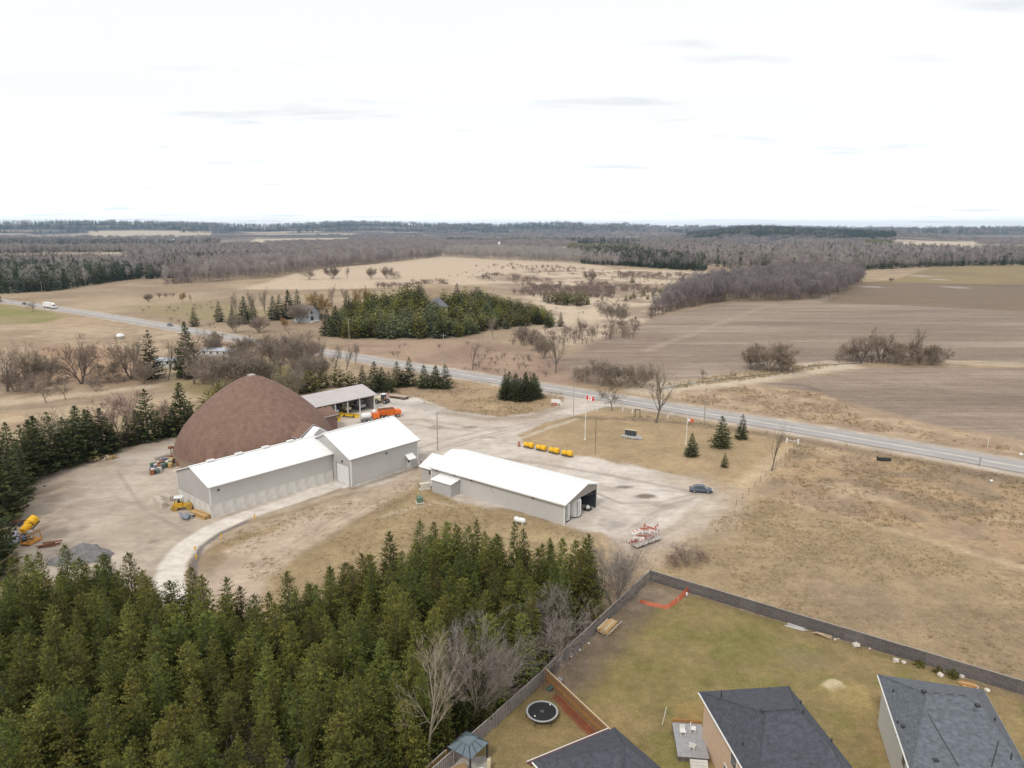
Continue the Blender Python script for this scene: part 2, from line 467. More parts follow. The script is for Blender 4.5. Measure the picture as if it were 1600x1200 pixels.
for q, w in (((1360, 448), 9), ((1440, 431), 12), ((1470, 437), 8), ((1490, 449), 8)):
    g = gp(*q); paint(smooth(1.0, 0.2, np.hypot((gx - g.x) / (w * 1.6), (gy - g.y) / (w * 2.4)) + 1.2 * (fbm(gx, gy, 14, 3, 58) - .5)), (0.36, 0.31, 0.28), None, 0.75)
paint(lmask([gp(*q)[:2] for q in ((1345, 441), (1430, 442), (1600, 448), (1900, 455))], 5, 3, 2, 20, 59), (0.10, 0.08, 0.055), None, 0.8)
pl2 = pmask(P((1172, 600), (1220, 594), (1290, 588), (1330, 576), (1600, 574), (1900, 585), (1900, 740), (1560, 682), (1450, 662), (1350, 634), (1280, 612)), 3, 2.5, 14, 60)
paint(pl2, mixc((0.265, 0.205, 0.155), (0.20, 0.155, 0.116), smooth(0.3, 0.7, fbm(gx + gy * 0.3, gy * 5, 100, 4, 61))), 'crop_field', furrow=1.0)
paint(lmask([gp(*q)[:2] for q in ((1190, 598), (1260, 602), (1310, 625), (1350, 645))], 2.5, 1.5, 1, 10, 62), (0.13, 0.10, 0.08), None, 0.7)
paint(lmask([gp(*q)[:2] for q in ((1020, 610), (1090, 601), (1165, 592), (1260, 577), (1310, 570))], 15, 4, 4, 10, 63), (0.47, 0.39, 0.29), None, 0.85)
paint(lmask([gp(*q)[:2] for q in ((1460, 566), (1530, 567), (1600, 570), (1800, 578))], 9, 3, 3, 12, 64), (0.40, 0.31, 0.20), None, 0.8)
# scrubby verge north of the road and vacant land south of it
paint(pmask(P((1030, 618), (1160, 602), (1280, 614), (1350, 640), (1460, 668), (1640, 705), (1640, 716), (1300, 668), (1100, 634)), 3, 3, 12, 65), mixc((0.38, 0.285, 0.185), (0.28, 0.20, 0.135), t2), None)
vac = pmask(P((1180, 760), (1240, 692), (1400, 712), (1660, 756), (2000, 860), (2000, 1250), (1660, 1130), (1015, 893), (1040, 868), (1110, 815)), 2, 2, 10, 66)
mow = mixc((0.305, 0.23, 0.135), (0.232, 0.172, 0.103), smooth(0.25, 0.75, 0.6 * n1 + 0.4 * n2))
paint(vac, mow, 'pasture', furrow=0.3)
weed = pmask(P((1182, 770), (1240, 694), (1400, 714), (1660, 758), (1900, 840), (1700, 905), (1600, 885), (1440, 840), (1320, 806), (1240, 786)), 2, 2, 8, 67)
paint(weed, mixc((0.235, 0.175, 0.115), (0.33, 0.235, 0.14), smooth(0.35, 0.62, fbm(gx, gy, 7, 5, 68))), 'pasture')
paint(weed * smooth(0.56, 0.72, fbm(gx, gy, 11, 4, 69)), (0.245, 0.178, 0.13), None, 0.5)
paint(weed * smooth(0.60, 0.74, fbm(gx, gy, 9, 4, 70)), (0.39, 0.30, 0.19), None, 0.7)
paint(vac * (1 - weed) * smooth(0.50, 0.70, fbm(gx, gy, 26, 4, 71)), (0.235, 0.175, 0.115), None, 0.75)
paint(lmask([gp(*q)[:2] for q in ((1195, 775), (1240, 788), (1330, 808), (1600, 888))], 2.0, 1.2, 0.8, 5, 72), (0.40, 0.305, 0.19), None, 0.7)

# front lawn, strip between lawn and vacant land
fl = pmask(P((812, 690), (816, 676), (850, 661), (900, 646), (960, 640), (1060, 655), (1250, 690), (1215, 720), (1150, 785), (1095, 750), (960, 718), (890, 712)), 1.2, 0.8, 6, 73)
paint(fl, mixc((0.365, 0.265, 0.155), (0.275, 0.205, 0.115), smooth(0.25, 0.75, 0.5 * n1 + 0.5 * n2)), 'lawn')
paint(pmask(P((1140, 760), (1195, 716), (1235, 697), (1215, 725), (1170, 778)), 2, 1.5, 6, 74), (0.40, 0.305, 0.19), None, 0.9)
paint(lmask([gp(*q)[:2] for q in ((900, 652), (1010, 656), (1100, 664), (1250, 688), (1400, 716), (1640, 760))], 4, 1.5, 1, 6, 75), (0.18, 0.135, 0.095), None, 0.7)

# the gravel yard
yard = P((1010, 636), (950, 636), (902, 647), (850, 661), (815, 676), (811, 692), (890, 712), (950, 718), (1090, 750), (1135, 770), (1140, 790), (1100, 822), (1040, 856), (975, 862), (930, 835), (885, 826),
         (820, 800), (700, 782), (655, 742), (560, 770), (440, 800), (335, 835), (280, 880), (255, 930), (100, 905), (40, 880), (10, 850), (10, 800), (48, 752), (110, 728), (180, 705), (282, 680), (420, 640), (560, 610), (620, 612), (655, 622), (700, 640), (790, 652), (850, 641), (877, 628), (885, 612), (960, 622))
ym = pmask(yard, 1.0, 2.6, 6, 80)
gl = mixc((0.545, 0.492, 0.425), (0.45, 0.398, 0.333), smooth(0.25, 0.75, 0.5 * n1 + 0.5 * n2))
paint(ym, gl, 'gravel_yard', gritv=1.0)
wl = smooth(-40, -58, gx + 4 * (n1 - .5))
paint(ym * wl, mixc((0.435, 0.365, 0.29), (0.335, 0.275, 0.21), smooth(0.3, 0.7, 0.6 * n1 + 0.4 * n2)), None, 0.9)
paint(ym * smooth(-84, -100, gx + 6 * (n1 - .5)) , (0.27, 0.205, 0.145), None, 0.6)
paint(ym * smooth(0.48, 0.68, fbm(gx, gy, 9, 5, 131)), (0.40, 0.335, 0.265), None, 0.55)
paint(lmask([gp(*q)[:2] for q in ((1085, 752), (1128, 770), (1136, 790), (1098, 822), (1042, 852), (975, 862))], 9, 3.5, 3.5, 5, 132), (0.37, 0.295, 0.215), None, 0.7)
# grey drier band and pale wash of the back yard
paint(pmask(P((560, 625), (650, 628), (760, 650), (640, 640)), 3, 3, 8, 81) * ym, (0.36, 0.325, 0.285), None, 0.7)
# verge between yard and road
paint(pmask(P((590, 612), (600, 596), (720, 596), (800, 607), (885, 612), (880, 628), (845, 642), (780, 650), (705, 640), (655, 622)), 1.5, 1.5, 7, 82), mixc((0.345, 0.255, 0.15), (0.275, 0.195, 0.125), 0.5 * t1 + 0.5 * t2), 'lawn')
paint(lmask([gp(*q)[:2] for q in ((690, 645), (760, 655), (830, 652), (872, 636))], 5, 2, 1.5, 6, 83), (0.25, 0.195, 0.14), None, 0.7)
# ground between the buildings
paint(pmask(P((330, 840), (430, 806), (560, 775), (648, 745), (690, 772), (715, 783), (880, 822), (930, 836), (960, 870), (930, 1000), (560, 960), (330, 960)), 1.5, 1.2, 5, 84), mixc((0.33, 0.25, 0.14), (0.255, 0.19, 0.105), 0.4 * t1 + 0.6 * t2), 'lawn')
paint(pmask(P((650, 735), (640, 752), (560, 762), (520, 757), (440, 785), (338, 818), (330, 850), (460, 815), (560, 788), (655, 757)), 1.2, 1, 5, 85), (0.34, 0.27, 0.19), 'gravel_yard', 0.9)
trk = pmask(P((655, 728), (668, 745), (640, 765), (585, 795), (530, 828), (470, 868), (420, 905), (400, 960), (318, 950), (312, 890), (345, 860), (430, 826), (520, 790), (580, 768), (625, 748)), 1.2, 1.0, 5, 86)
paint(trk, mixc((0.41, 0.325, 0.24), (0.36, 0.28, 0.20), t2), 'dirt_track', gritv=0.7)
paint(trk * smooth(0.52, 0.7, fbm(gx, gy, 6, 4, 87)), (0.44, 0.36, 0.275), None, 0.6)
for q0, q1, w in (((640, 775), (560, 812), 2.2), ((565, 810), (480, 860), 1.6), ((345, 868), (322, 890), 1.8)):
    paint(lmask([gp(*q0)[:2], gp(*q1)[:2]], w, 1.0, 1.6, 4, 88), (0.20, 0.15, 0.09), None, 0.7)
paint(lmask([gp(*q)[:2] for q in ((600, 806), (680, 785), (715, 790))], 1.2, .8, .6, 3, 89), (0.40, 0.33, 0.24), None, 0.6)
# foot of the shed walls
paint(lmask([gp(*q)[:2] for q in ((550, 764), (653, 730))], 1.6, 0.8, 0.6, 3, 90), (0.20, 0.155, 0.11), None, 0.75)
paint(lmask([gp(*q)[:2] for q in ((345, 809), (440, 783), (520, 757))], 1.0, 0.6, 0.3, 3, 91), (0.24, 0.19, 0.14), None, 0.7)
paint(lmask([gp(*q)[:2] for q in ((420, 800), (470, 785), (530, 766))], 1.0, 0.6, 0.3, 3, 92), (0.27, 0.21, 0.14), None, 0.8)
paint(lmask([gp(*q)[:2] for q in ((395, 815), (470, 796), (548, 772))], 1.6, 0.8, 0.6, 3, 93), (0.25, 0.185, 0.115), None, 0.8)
# white gravel loop and its dark edge
paint(lmask([gp(*q)[:2] for q in ((520, 760), (440, 787), (380, 806), (330, 828), (292, 852), (270, 880), (265, 910), (285, 960))], 4.2, 0.5, 0.25, 4, 94), (0.58, 0.53, 0.455), 'dirt_track', 0.95, gritv=0.8)
paint(lmask([gp(*q)[:2] for q in ((385, 815), (345, 833), (315, 855), (303, 880), (304, 910), (315, 950))], 1.25, 0.35, 0.25, 3, 95), (0.155, 0.135, 0.125), None, 0.9)
# wheel tracks, puddle stains
def track(pts, w=1.0, col=(0.255, 0.205, 0.165), s=0.5, off=0.0, seed=1):
    paint(lmask([gp(*q)[:2] for q in pts], w, 0.6, 0.5, 5, seed), col, None, s)
track(((560, 660), (660, 655), (740, 668), (800, 668)), 1.6, s=0.35, seed=96)
track(((655, 700), (700, 686), (760, 672), (820, 662)), 0.8, s=0.5, seed=97)
track(((655, 712), (720, 690), (780, 674)), 0.8, s=0.35, seed=98)
track(((660, 655), (690, 668), (745, 674)), 1.4, s=0.4, seed=99)
track(((940, 760), (1010, 765), (1060, 768), (1110, 776)), 0.9, s=0.4, seed=100)
track(((930, 788), (970, 802), (1010, 805), (1060, 790), (1090, 775)), 0.7, s=0.4, seed=101)
track(((900, 655), (860, 668), (800, 690), (740, 720)), 1.8, (0.49, 0.43, 0.36), 0.5, seed=102)
track(((930, 640), (880, 652), (830, 664), (770, 672)), 1.8, (0.47, 0.41, 0.345), 0.5, seed=103)
track(((1120, 765), (1060, 820), (1000, 850)), 2.2, (0.33, 0.27, 0.20), 0.5, seed=104)
rt = random.Random(3)
def ruts(pts, n_=2, s=0.5, col=(0.27, 0.225, 0.185), w=.5):
    for k in range(n_):
        o = rt.uniform(-5, 5); q = [(x + o + rt.uniform(-2, 2), y + o * .3 + rt.uniform(-1, 1)) for x, y in pts]
        for d in (0, 1.9):
            L_ = [gp(*p)[:2] for p in q]; L_ = [(p[0] - d * .6, p[1] + d * .75) for p in L_]
            paint(lmask(L_, w, 0.35, 0.45, 6, rt.randrange(999)), col, None, s * rt.uniform(.6, 1.1))
ruts(((650, 720), (700, 700), (760, 682), (830, 665), (890, 648)), 3, .45)
ruts(((560, 668), (640, 664), (720, 672), (790, 672)), 2, .4)
ruts(((690, 720), (760, 715), (850, 725), (960, 745), (1080, 768)), 3, .4)
ruts(((1110, 770), (1060, 790), (1000, 830), (960, 850)), 2, .4)
ruts(((930, 770), (980, 790), (1040, 790), (1090, 776)), 2, .45)
ruts(((640, 755), (580, 785), (520, 815), (450, 860), (400, 900)), 2, .4, (0.30, 0.235, 0.17))
ruts(((250, 800), (180, 780), (120, 790), (70, 820)), 2, .35); ruts(((270, 740), (200, 740), (120, 770)), 2, .35); ruts(((290, 830), (230, 800), (190, 740), (240, 715)), 2, .35)
for (qx, qy, rx, ry, s, c) in ((977, 761, 2.2, 1.0, 0.75, (0.13, 0.10, 0.075)), (1010, 776, 2.0, 1.6, 0.85, (0.12, 0.092, 0.07)), (731, 668, 2.6, 2.0, 0.6, (0.17, 0.125, 0.095)),
                               (960, 820, 4, 2.4, 0.5, (0.235, 0.20, 0.16)), (680, 668, 2.5, 2, 0.45, (0.2, 0.155, 0.12)), (760, 684, 2, 1.4, 0.4, (0.2, 0.155, 0.12)), (952, 765, 3, 1.5, 0.4, (0.22, 0.18, 0.14)),
                               (241, 846, 1.2, 0.7, 0.6, (0.2, 0.15, 0.11)), (1040, 790, 3, 2, 0.35, (0.26, 0.21, 0.17)), (700, 640, 3, 2, 0.4, (0.25, 0.2, 0.15)), (130, 800, 8, 6, 0.35, (0.23, 0.18, 0.135)),
                               (70, 830, 6, 5, 0.5, (0.2, 0.155, 0.115)), (85, 770, 6, 6, 0.45, (0.24, 0.185, 0.13)), (180, 720, 5, 4, 0.4, (0.24, 0.19, 0.14))):
    g = gp(qx, qy); d = np.hypot((gx - g.x) / rx, (gy - g.y) / ry) + 1.3 * (fbm(gx, gy, 2.2, 4, int(qx)) - 0.5)
    paint(smooth(1.15, 0.55, d), c, None, s)
g = gp(150, 705); g2 = gp(270, 690)
paint(lmask([gp(*q)[:2] for q in ((282, 700), (240, 712), (200, 716))], 6, 3, 2, 8, 105) * ym, (0.46, 0.41, 0.35), None, 0.6)
paint(lmask([gp(*q)[:2] for q in ((283, 708), (258, 716), (250, 724))], 3.5, 1.5, 1, 5, 106) * ym, (0.25, 0.215, 0.185), None, 0.7)
# forest floor
FOREST = np.array([(-90, 84), (-73.7, 85.9), (-67.7, 86.8), (-65.8, 91), (-57.2, 92.5), (-51, 89), (-41.5, 85), (-35.8, 83), (-31.7, 80.5), (-27.4, 84.5), (-21.5, 92), (-10.9, 102), (-2, 101.5), (4.7, 96.5), (11.6, 97.4),
                   (12.8, 94), (6.6, 84.2), (1.2, 76.6), (-4.4, 68.2), (-9, 61), (-13.5, 54), (-18, 46), (-24, 39), (-70, 39), (-95, 60)])
paint(pmask(FOREST, 1.5, 1.5, 5, 107), mixc((0.11, 0.085, 0.055), (0.07, 0.06, 0.038), t2), 'forest_floor')
# grey heap side of the yard
# back gardens
yardP = np.array([gp(1015, 908)[:2], gp(1600, 1087)[:2], (80, 54), (80, 20), (-20, 20), gp(690, 1215)[:2], gp(845, 1062)[:2]])
lw = pmask(yardP, 0.25, 0.15, 3, 108)
paint(lw, mixc((0.196, 0.158, 0.064), (0.225, 0.168, 0.082), smooth(0.3, 0.7, 0.5 * n1 + 0.5 * n2)), 'lawn')
paint(lw * smooth(0.50, 0.66, fbm(gx, gy, 3.5, 5, 109)), (0.155, 0.142, 0.045), None, 0.65)
paint(lw * smooth(0.52, 0.70, fbm(gx, gy, 10, 4, 110)), (0.27, 0.19, 0.092), None, 0.55)
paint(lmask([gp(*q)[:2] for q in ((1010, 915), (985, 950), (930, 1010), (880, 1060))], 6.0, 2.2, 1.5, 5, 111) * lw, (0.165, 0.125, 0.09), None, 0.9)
paint(pmask(P((1010, 909), (1080, 922), (1085, 932), (1040, 948), (985, 955), (985, 940)), 0.8, 0.8, 4, 112) * lw, mixc((0.25, 0.195, 0.135), (0.17, 0.125, 0.09), t2), None, 0.95)
paint(lmask([gp(*q)[:2] for q in ((1020, 910), (1300, 993), (1600, 1090))], 1.4, 0.7, 0.5, 3, 113) * lw, (0.22, 0.165, 0.105), None, 0.8)
for (qx, qy, r_, c, s) in ((1305, 1071, 1.25, (0.46, 0.38, 0.24), 0.95), (1165, 1010, 4, (0.15, 0.14, 0.045), 0.4), (805, 1092, 0.7, (0.09, 0.065, 0.045), 0.9), (1255, 1030, 3, (0.19, 0.155, 0.085), 0.6), (1330, 1090, 3, (0.29, 0.22, 0.09), 0.6), (1100, 1120, 3, (0.29, 0.195, 0.075), 0.6)):
    g = gp(qx, qy); d = np.hypot((gx - g.x) / r_ / 1.2, (gy - g.y) / r_) + 1.4 * (fbm(gx, gy, 1.2, 4, int(qx)) - 0.5)
    paint(smooth(1.15, 0.6, d), c, None, s)
paint(lmask([gp(*q)[:2] for q in ((872, 1090), (892, 1112), (925, 1146))], 1.2, 0.25, 0.2, 2, 114) * lw, (0.20, 0.06, 0.035), None, 0.9)
paint(lmask([gp(*q)[:2] for q in ((1220, 985), (1290, 1050))], 0.5, 0.3, 0.2, 3, 115), (0.16, 0.12, 0.06), None, 0.5)
# road shoulders
ROADPX = [(-420, 425), (-160, 450), (0, 468), (60, 476), (150, 490), (250, 508), (330, 523), (430, 540), (540, 556), (640, 572), (715, 584), (850, 607), (960, 623), (1075, 642), (1187, 659), (1300, 676.5), (1390, 697), (1500, 712), (1600, 728), (1800, 766), (2100, 830)]
rc = np.array([gp(*q)[:2] for q in ROADPX])
# straighten the far part, smooth the rest
for _ in range(3):
    rc[1:-1] = 0.25 * rc[:-2] + 0.5 * rc[1:-1] + 0.25 * rc[2:]
paint(lmask(rc, 15.5, 1.2, 0.8, 8, 116), mixc((0.43, 0.375, 0.31), (0.37, 0.31, 0.25), t2), 'ground', 0.95, gritv=0.6)
for k in range(3):
    gc[:, k] *= (1 + 0.22 * (fbm(gx, gy, 1.6, 2, 120) - 0.5) * smooth(260, 120, gr))
gc = gc * np.array([[1.08, 1.07, 1.10]])
gc = np.clip(gc, 0.01, 0.9)
# streak direction and micro relief come from the shader
gm = bpy.data.materials.new("ground_cover"); gm.use_nodes = True
n = gm.node_tree; bs = n.nodes["Principled BSDF"]; bs.inputs["Roughness"].default_value = 0.95; bs.inputs["Specular IOR Level"].default_value = 0.12
ac = n.nodes.new("ShaderNodeAttribute"); ac.attribute_name = "cover"
af = n.nodes.new("ShaderNodeAttribute"); af.attribute_name = "furrow"
gtc = n.nodes.new("ShaderNodeTexCoord")
def nz(scale, detail, vec, rough=0.6):
    t = n.nodes.new("ShaderNodeTexNoise"); t.inputs["Scale"].default_value = scale; t.inputs["Detail"].default_value = detail; t.inputs["Roughness"].default_value = rough
    n.links.new(vec, t.inputs["Vector"]); return t.outputs["Fac"]
def rng(f, lo, hi, a=0.3, b=0.7):
    t = n.nodes.new("ShaderNodeMapRange"); t.inputs[1].default_value = a; t.inputs[2].default_value = b; t.inputs[3].default_value = lo; t.inputs[4].default_value = hi
    n.links.new(f, t.inputs[0]); return t.outputs[0]
def mm(op, a, b):
    t = n.nodes.new("ShaderNodeMath"); t.operation = op
    for i, q in enumerate((a, b)):
        if isinstance(q, (int, float)): t.inputs[i].default_value = q
        else: n.links.new(q, t.inputs[i])
    return t.outputs[0]
gmap = n.nodes.new("ShaderNodeMapping"); gmap.inputs["Rotation"].default_value = (0, 0, radians(9)); gmap.inputs["Scale"].default_value = (0.012, 0.42, 1)
n.links.new(gtc.outputs["Object"], gmap.inputs[0])
gmap2 = n.nodes.new("ShaderNodeMapping"); gmap2.inputs["Rotation"].default_value = (0, 0, radians(-6)); gmap2.inputs["Scale"].default_value = (0.02, 0.10, 1)
n.links.new(gtc.outputs["Object"], gmap2.inputs[0])
fn = mm('MULTIPLY', rng(nz(1.0, 4, gmap.outputs[0]), 0.76, 1.22), rng(nz(1.0, 3, gmap2.outputs[0]), 0.90, 1.10))
fm = n.nodes.new("ShaderNodeMix"); fm.data_type = 'FLOAT'
n.links.new(af.outputs["Fac"], fm.inputs[0]); fm.inputs[2].default_value = 1.0; n.links.new(fn, fm.inputs[3])
ag = n.nodes.new("ShaderNodeAttribute"); ag.attribute_name = "gravel"
tr1 = n.nodes.new("ShaderNodeMapping"); tr1.inputs["Rotation"].default_value = (0, 0, radians(38)); tr1.inputs["Scale"].default_value = (0.11, 0.7, 1); n.links.new(gtc.outputs["Object"], tr1.inputs[0])
tr2 = n.nodes.new("ShaderNodeMapping"); tr2.inputs["Rotation"].default_value = (0, 0, radians(-48)); tr2.inputs["Scale"].default_value = (0.10, 0.6, 1); n.links.new(gtc.outputs["Object"], tr2.inputs[0])
tn = mm('MULTIPLY', rng(nz(1.0, 5, tr1.outputs[0], 0.75), 0.90, 1.08), rng(nz(1.0, 5, tr2.outputs[0], 0.75), 0.91, 1.08))
tm = n.nodes.new("ShaderNodeMix"); tm.data_type = 'FLOAT'; n.links.new(ag.outputs["Fac"], tm.inputs[0]); tm.inputs[2].default_value = 1.0; n.links.new(tn, tm.inputs[3])
grain = mm('MULTIPLY', rng(nz(0.9, 6, gtc.outputs["Object"], 0.75), 0.78, 1.22), rng(nz(4.0, 6, gtc.outputs["Object"], 0.8), 0.66, 1.36))
grm = n.nodes.new("ShaderNodeMix"); grm.data_type = 'FLOAT'; n.links.new(mm('MULTIPLY', ag.outputs["Fac"], 0.6), grm.inputs[0]); n.links.new(grain, grm.inputs[2]); grm.inputs[3].default_value = 1.0
tone = mm('MULTIPLY', mm('MULTIPLY', rng(nz(0.2, 6, gtc.outputs["Object"], 0.7), 0.86, 1.14), grm.outputs[0]), mm('MULTIPLY', tm.outputs[0], fm.outputs[0]))
sc_ = n.nodes.new("ShaderNodeVectorMath"); sc_.operation = 'SCALE'
n.links.new(ac.outputs["Color"], sc_.inputs[0]); n.links.new(tone, sc_.inputs["Scale"])
n.links.new(sc_.outputs[0], bs.inputs["Base Color"])
gb = n.nodes.new("ShaderNodeBump"); gb.inputs["Strength"].default_value = 0.6; gb.inputs["Distance"].default_value = 0.12
n.links.new(nz(3.5, 5, gtc.outputs["Object"], 0.7), gb.inputs["Height"]); n.links.new(gb.outputs[0], bs.inputs["Normal"])

verts = np.stack([gx, gy, gz], 1)
ii = np.arange(NR - 1)[:, None] * NA; jj = np.arange(NA)[None, :]; j2 = (jj + 1) % NA
quads = np.stack([ii + jj, ii + NA + jj, ii + NA + j2, ii + j2], -1).reshape(-1, 4)
freg = reg[quads[:, 0]]
# close the hole under the camera
for k, nm in enumerate(REG):
    q = quads[freg == k]
    if not len(q): continue
    used, inv = np.unique(q, return_inverse=True)
    inv = inv.reshape(-1, 4)
    me = bpy.data.meshes.new(nm)
    v = verts[used]; c = gc[used]; fu = fur[used]
    if k == 0:
        extra = len(v)
        v = np.vstack([v, [[0, 0, 0]]]); c = np.vstack([c, c[:1]]); fu = np.append(fu, 0)
    me.vertices.add(len(v)); me.vertices.foreach_set("co", v.ravel())
    loops = inv.ravel(); tot = np.full(len(inv), 4); 
    if k == 0 or (k == 2):
        pass
    me.loops.add(len(loops)); me.loops.foreach_set("vertex_index", loops)
    me.polygons.add(len(tot)); me.polygons.foreach_set("loop_start", np.arange(len(tot)) * 4); me.polygons.foreach_set("loop_total", tot)
    me.update(calc_edges=True)
    a = me.attributes.new("cover", 'FLOAT_COLOR', 'POINT'); a.data.foreach_set("color", np.hstack([c, np.ones((len(c), 1))]).ravel())
    a = me.attributes.new("furrow", 'FLOAT', 'POINT'); a.data.foreach_set("value", fu)
    a = me.attributes.new("gravel", 'FLOAT', 'POINT'); a.data.foreach_set("value", np.append(grit[used], 0) if k == 0 else grit[used])
    me.materials.append(gm); me.validate()
    me.polygons.foreach_set("use_smooth", [True] * len(me.polygons))
    o = bpy.data.objects.new(nm, me); COL.objects.link(o); o["kind"] = "structure"
cap = MB(); cap.poly([(4.2 * sin(a), 4.2 * cos(a), -0.003) for a in np.linspace(0, 2 * pi, 24, endpoint=False)][::-1])
tag(cap.build("soil", mat("soil", SOIL)), kind="structure")
print("ground", round(time.time() - T0, 1))

# ------------------------------------------------------------------ the county road and the stream
def ribbon(L, w, z, name, m, off=0.0, kind="structure", step=4.0):
    L = [Vector((p[0], p[1])) for p in L]
    pts = []
    for a, b in zip(L[:-1], L[1:]):
        k = max(1, int((b - a).length / step))
        pts += [a.lerp(b, i / k) for i in range(k)]
    pts.append(L[-1])
    for _ in range(6):
        pts = [pts[0]] + [(pts[i - 1] + 2 * pts[i] + pts[i + 1]) / 4 for i in range(1, len(pts) - 1)] + [pts[-1]]
    vs = []; mb = MB()
    for i, p in enumerate(pts):
        d = (pts[min(i + 1, len(pts) - 1)] - pts[max(0, i - 1)]).normalized(); nn = Vector((-d.y, d.x))
        for s in (-1, 1):
            q = p + nn * (off + s * w / 2)
            vs.append((q.x, q.y, float(hgt(q.x, q.y)) + z))
    mb.add(vs, [(2 * i, 2 * i + 1, 2 * i + 3, 2 * i + 2) for i in range(len(pts) - 1)])
    return tag(mb.build(name, m), kind=kind)
asph = mat("asphalt", (0.34, 0.315, 0.30), 0.9, var=0.10, vscale=0.15, bump=0.2, bscale=6)
ribbon(rc, 9.6, 0.10, "road", asph)
ribbon(rc, 1.1, 0.115, "centre_stripe", mat("worn_stripe", (0.48, 0.455, 0.41), 0.9, var=0.2, vscale=0.3))
edge_m = mat("edge_line", (0.52, 0.50, 0.47), 0.9, var=0.2, vscale=0.3)
ribbon(rc, 0.22, 0.115, "edge_line", edge_m, off=3.7)
ribbon(rc, 0.22, 0.115, "edge_line", edge_m, off=-3.7)
water = mat("water", (0.075, 0.08, 0.09), 0.08, var=0.1, spec=0.5)
ribbon([gp(*q)[:2] for q in ((1022, 610), (1060, 602), (1110, 595), (1165, 589), (1212, 584), (1245, 575), (1300, 569), (1350, 567))], 1.8, 0.05, "stream", water)
ribbon([gp(*q)[:2] for q in ((1480, 566), (1540, 568), (1600, 570), (1750, 577))], 0.9, 0.05, "stream", water)

# ------------------------------------------------------------------ trees: prototype meshes
bark = mat("bark", (0.13, 0.105, 0.085), 0.95, var=0.25, vscale=3)
bark_pale = mat("bark_pale", (0.34, 0.29, 0.225), 0.95, var=0.2, vscale=3)
twig_grey = mat("twig_grey", (0.245, 0.195, 0.155), 0.95, var=0.15, objrand=0.18)
twig_brown = mat("twig_brown", (0.25, 0.195, 0.145), 0.95, var=0.15, objrand=0.2)
twig_red = mat("twig_red", (0.27, 0.185, 0.16), 0.95, var=0.15, objrand=0.15)
twig_gold = mat("twig_gold", (0.36, 0.225, 0.095), 0.95, var=0.15, objrand=0.15)
needle = mat("needle", (0.114, 0.116, 0.031), 0.75, var=0.2, vscale=0.6, spec=0.15, objrand=0.42, attr="shade", trans=0.15)
needle_dark = mat("needle_dark", (0.074, 0.084, 0.034), 0.75, var=0.2, vscale=0.6, spec=0.15, objrand=0.3, attr="shade", trans=0.12)
needle_far = mat("needle_far", (0.055, 0.068, 0.034), 0.8, var=0.2, vscale=0.4, spec=0.1, objrand=0.4, attr="shade")
cedar_m = mat("cedar_green", (0.128, 0.118, 0.034), 0.8, var=0.2, vscale=0.5, spec=0.1, objrand=0.45, attr="shade")

def leafmesh(name, V, F, mats, shade=None, mi=None, smooth=False):
    me = bpy.data.meshes.new(name)
    V = np.asarray(V, float); F = np.asarray(F, np.int64)
    me.vertices.add(len(V)); me.vertices.foreach_set("co", V.ravel())
    me.loops.add(F.size); me.loops.foreach_set("vertex_index", F.ravel())
    me.polygons.add(len(F)); k = F.shape[1]
    me.polygons.foreach_set("loop_start", np.arange(len(F)) * k); me.polygons.foreach_set("loop_total", np.full(len(F), k))
    me.update(calc_edges=True)
    if shade is not None:
        a = me.attributes.new("shade", 'FLOAT_COLOR', 'POINT')
        s = np.asarray(shade, float)
        if s.ndim == 1: s = np.stack([s, s, s], 1)
        a.data.foreach_set("color", np.hstack([s, np.ones((len(V), 1))]).ravel())
    for m in (mats if isinstance(mats, (list, tuple)) else [mats]): me.materials.append(m)
    if mi is not None: me.polygons.foreach_set("material_index", np.asarray(mi, np.int32))
    me.validate()
    return me

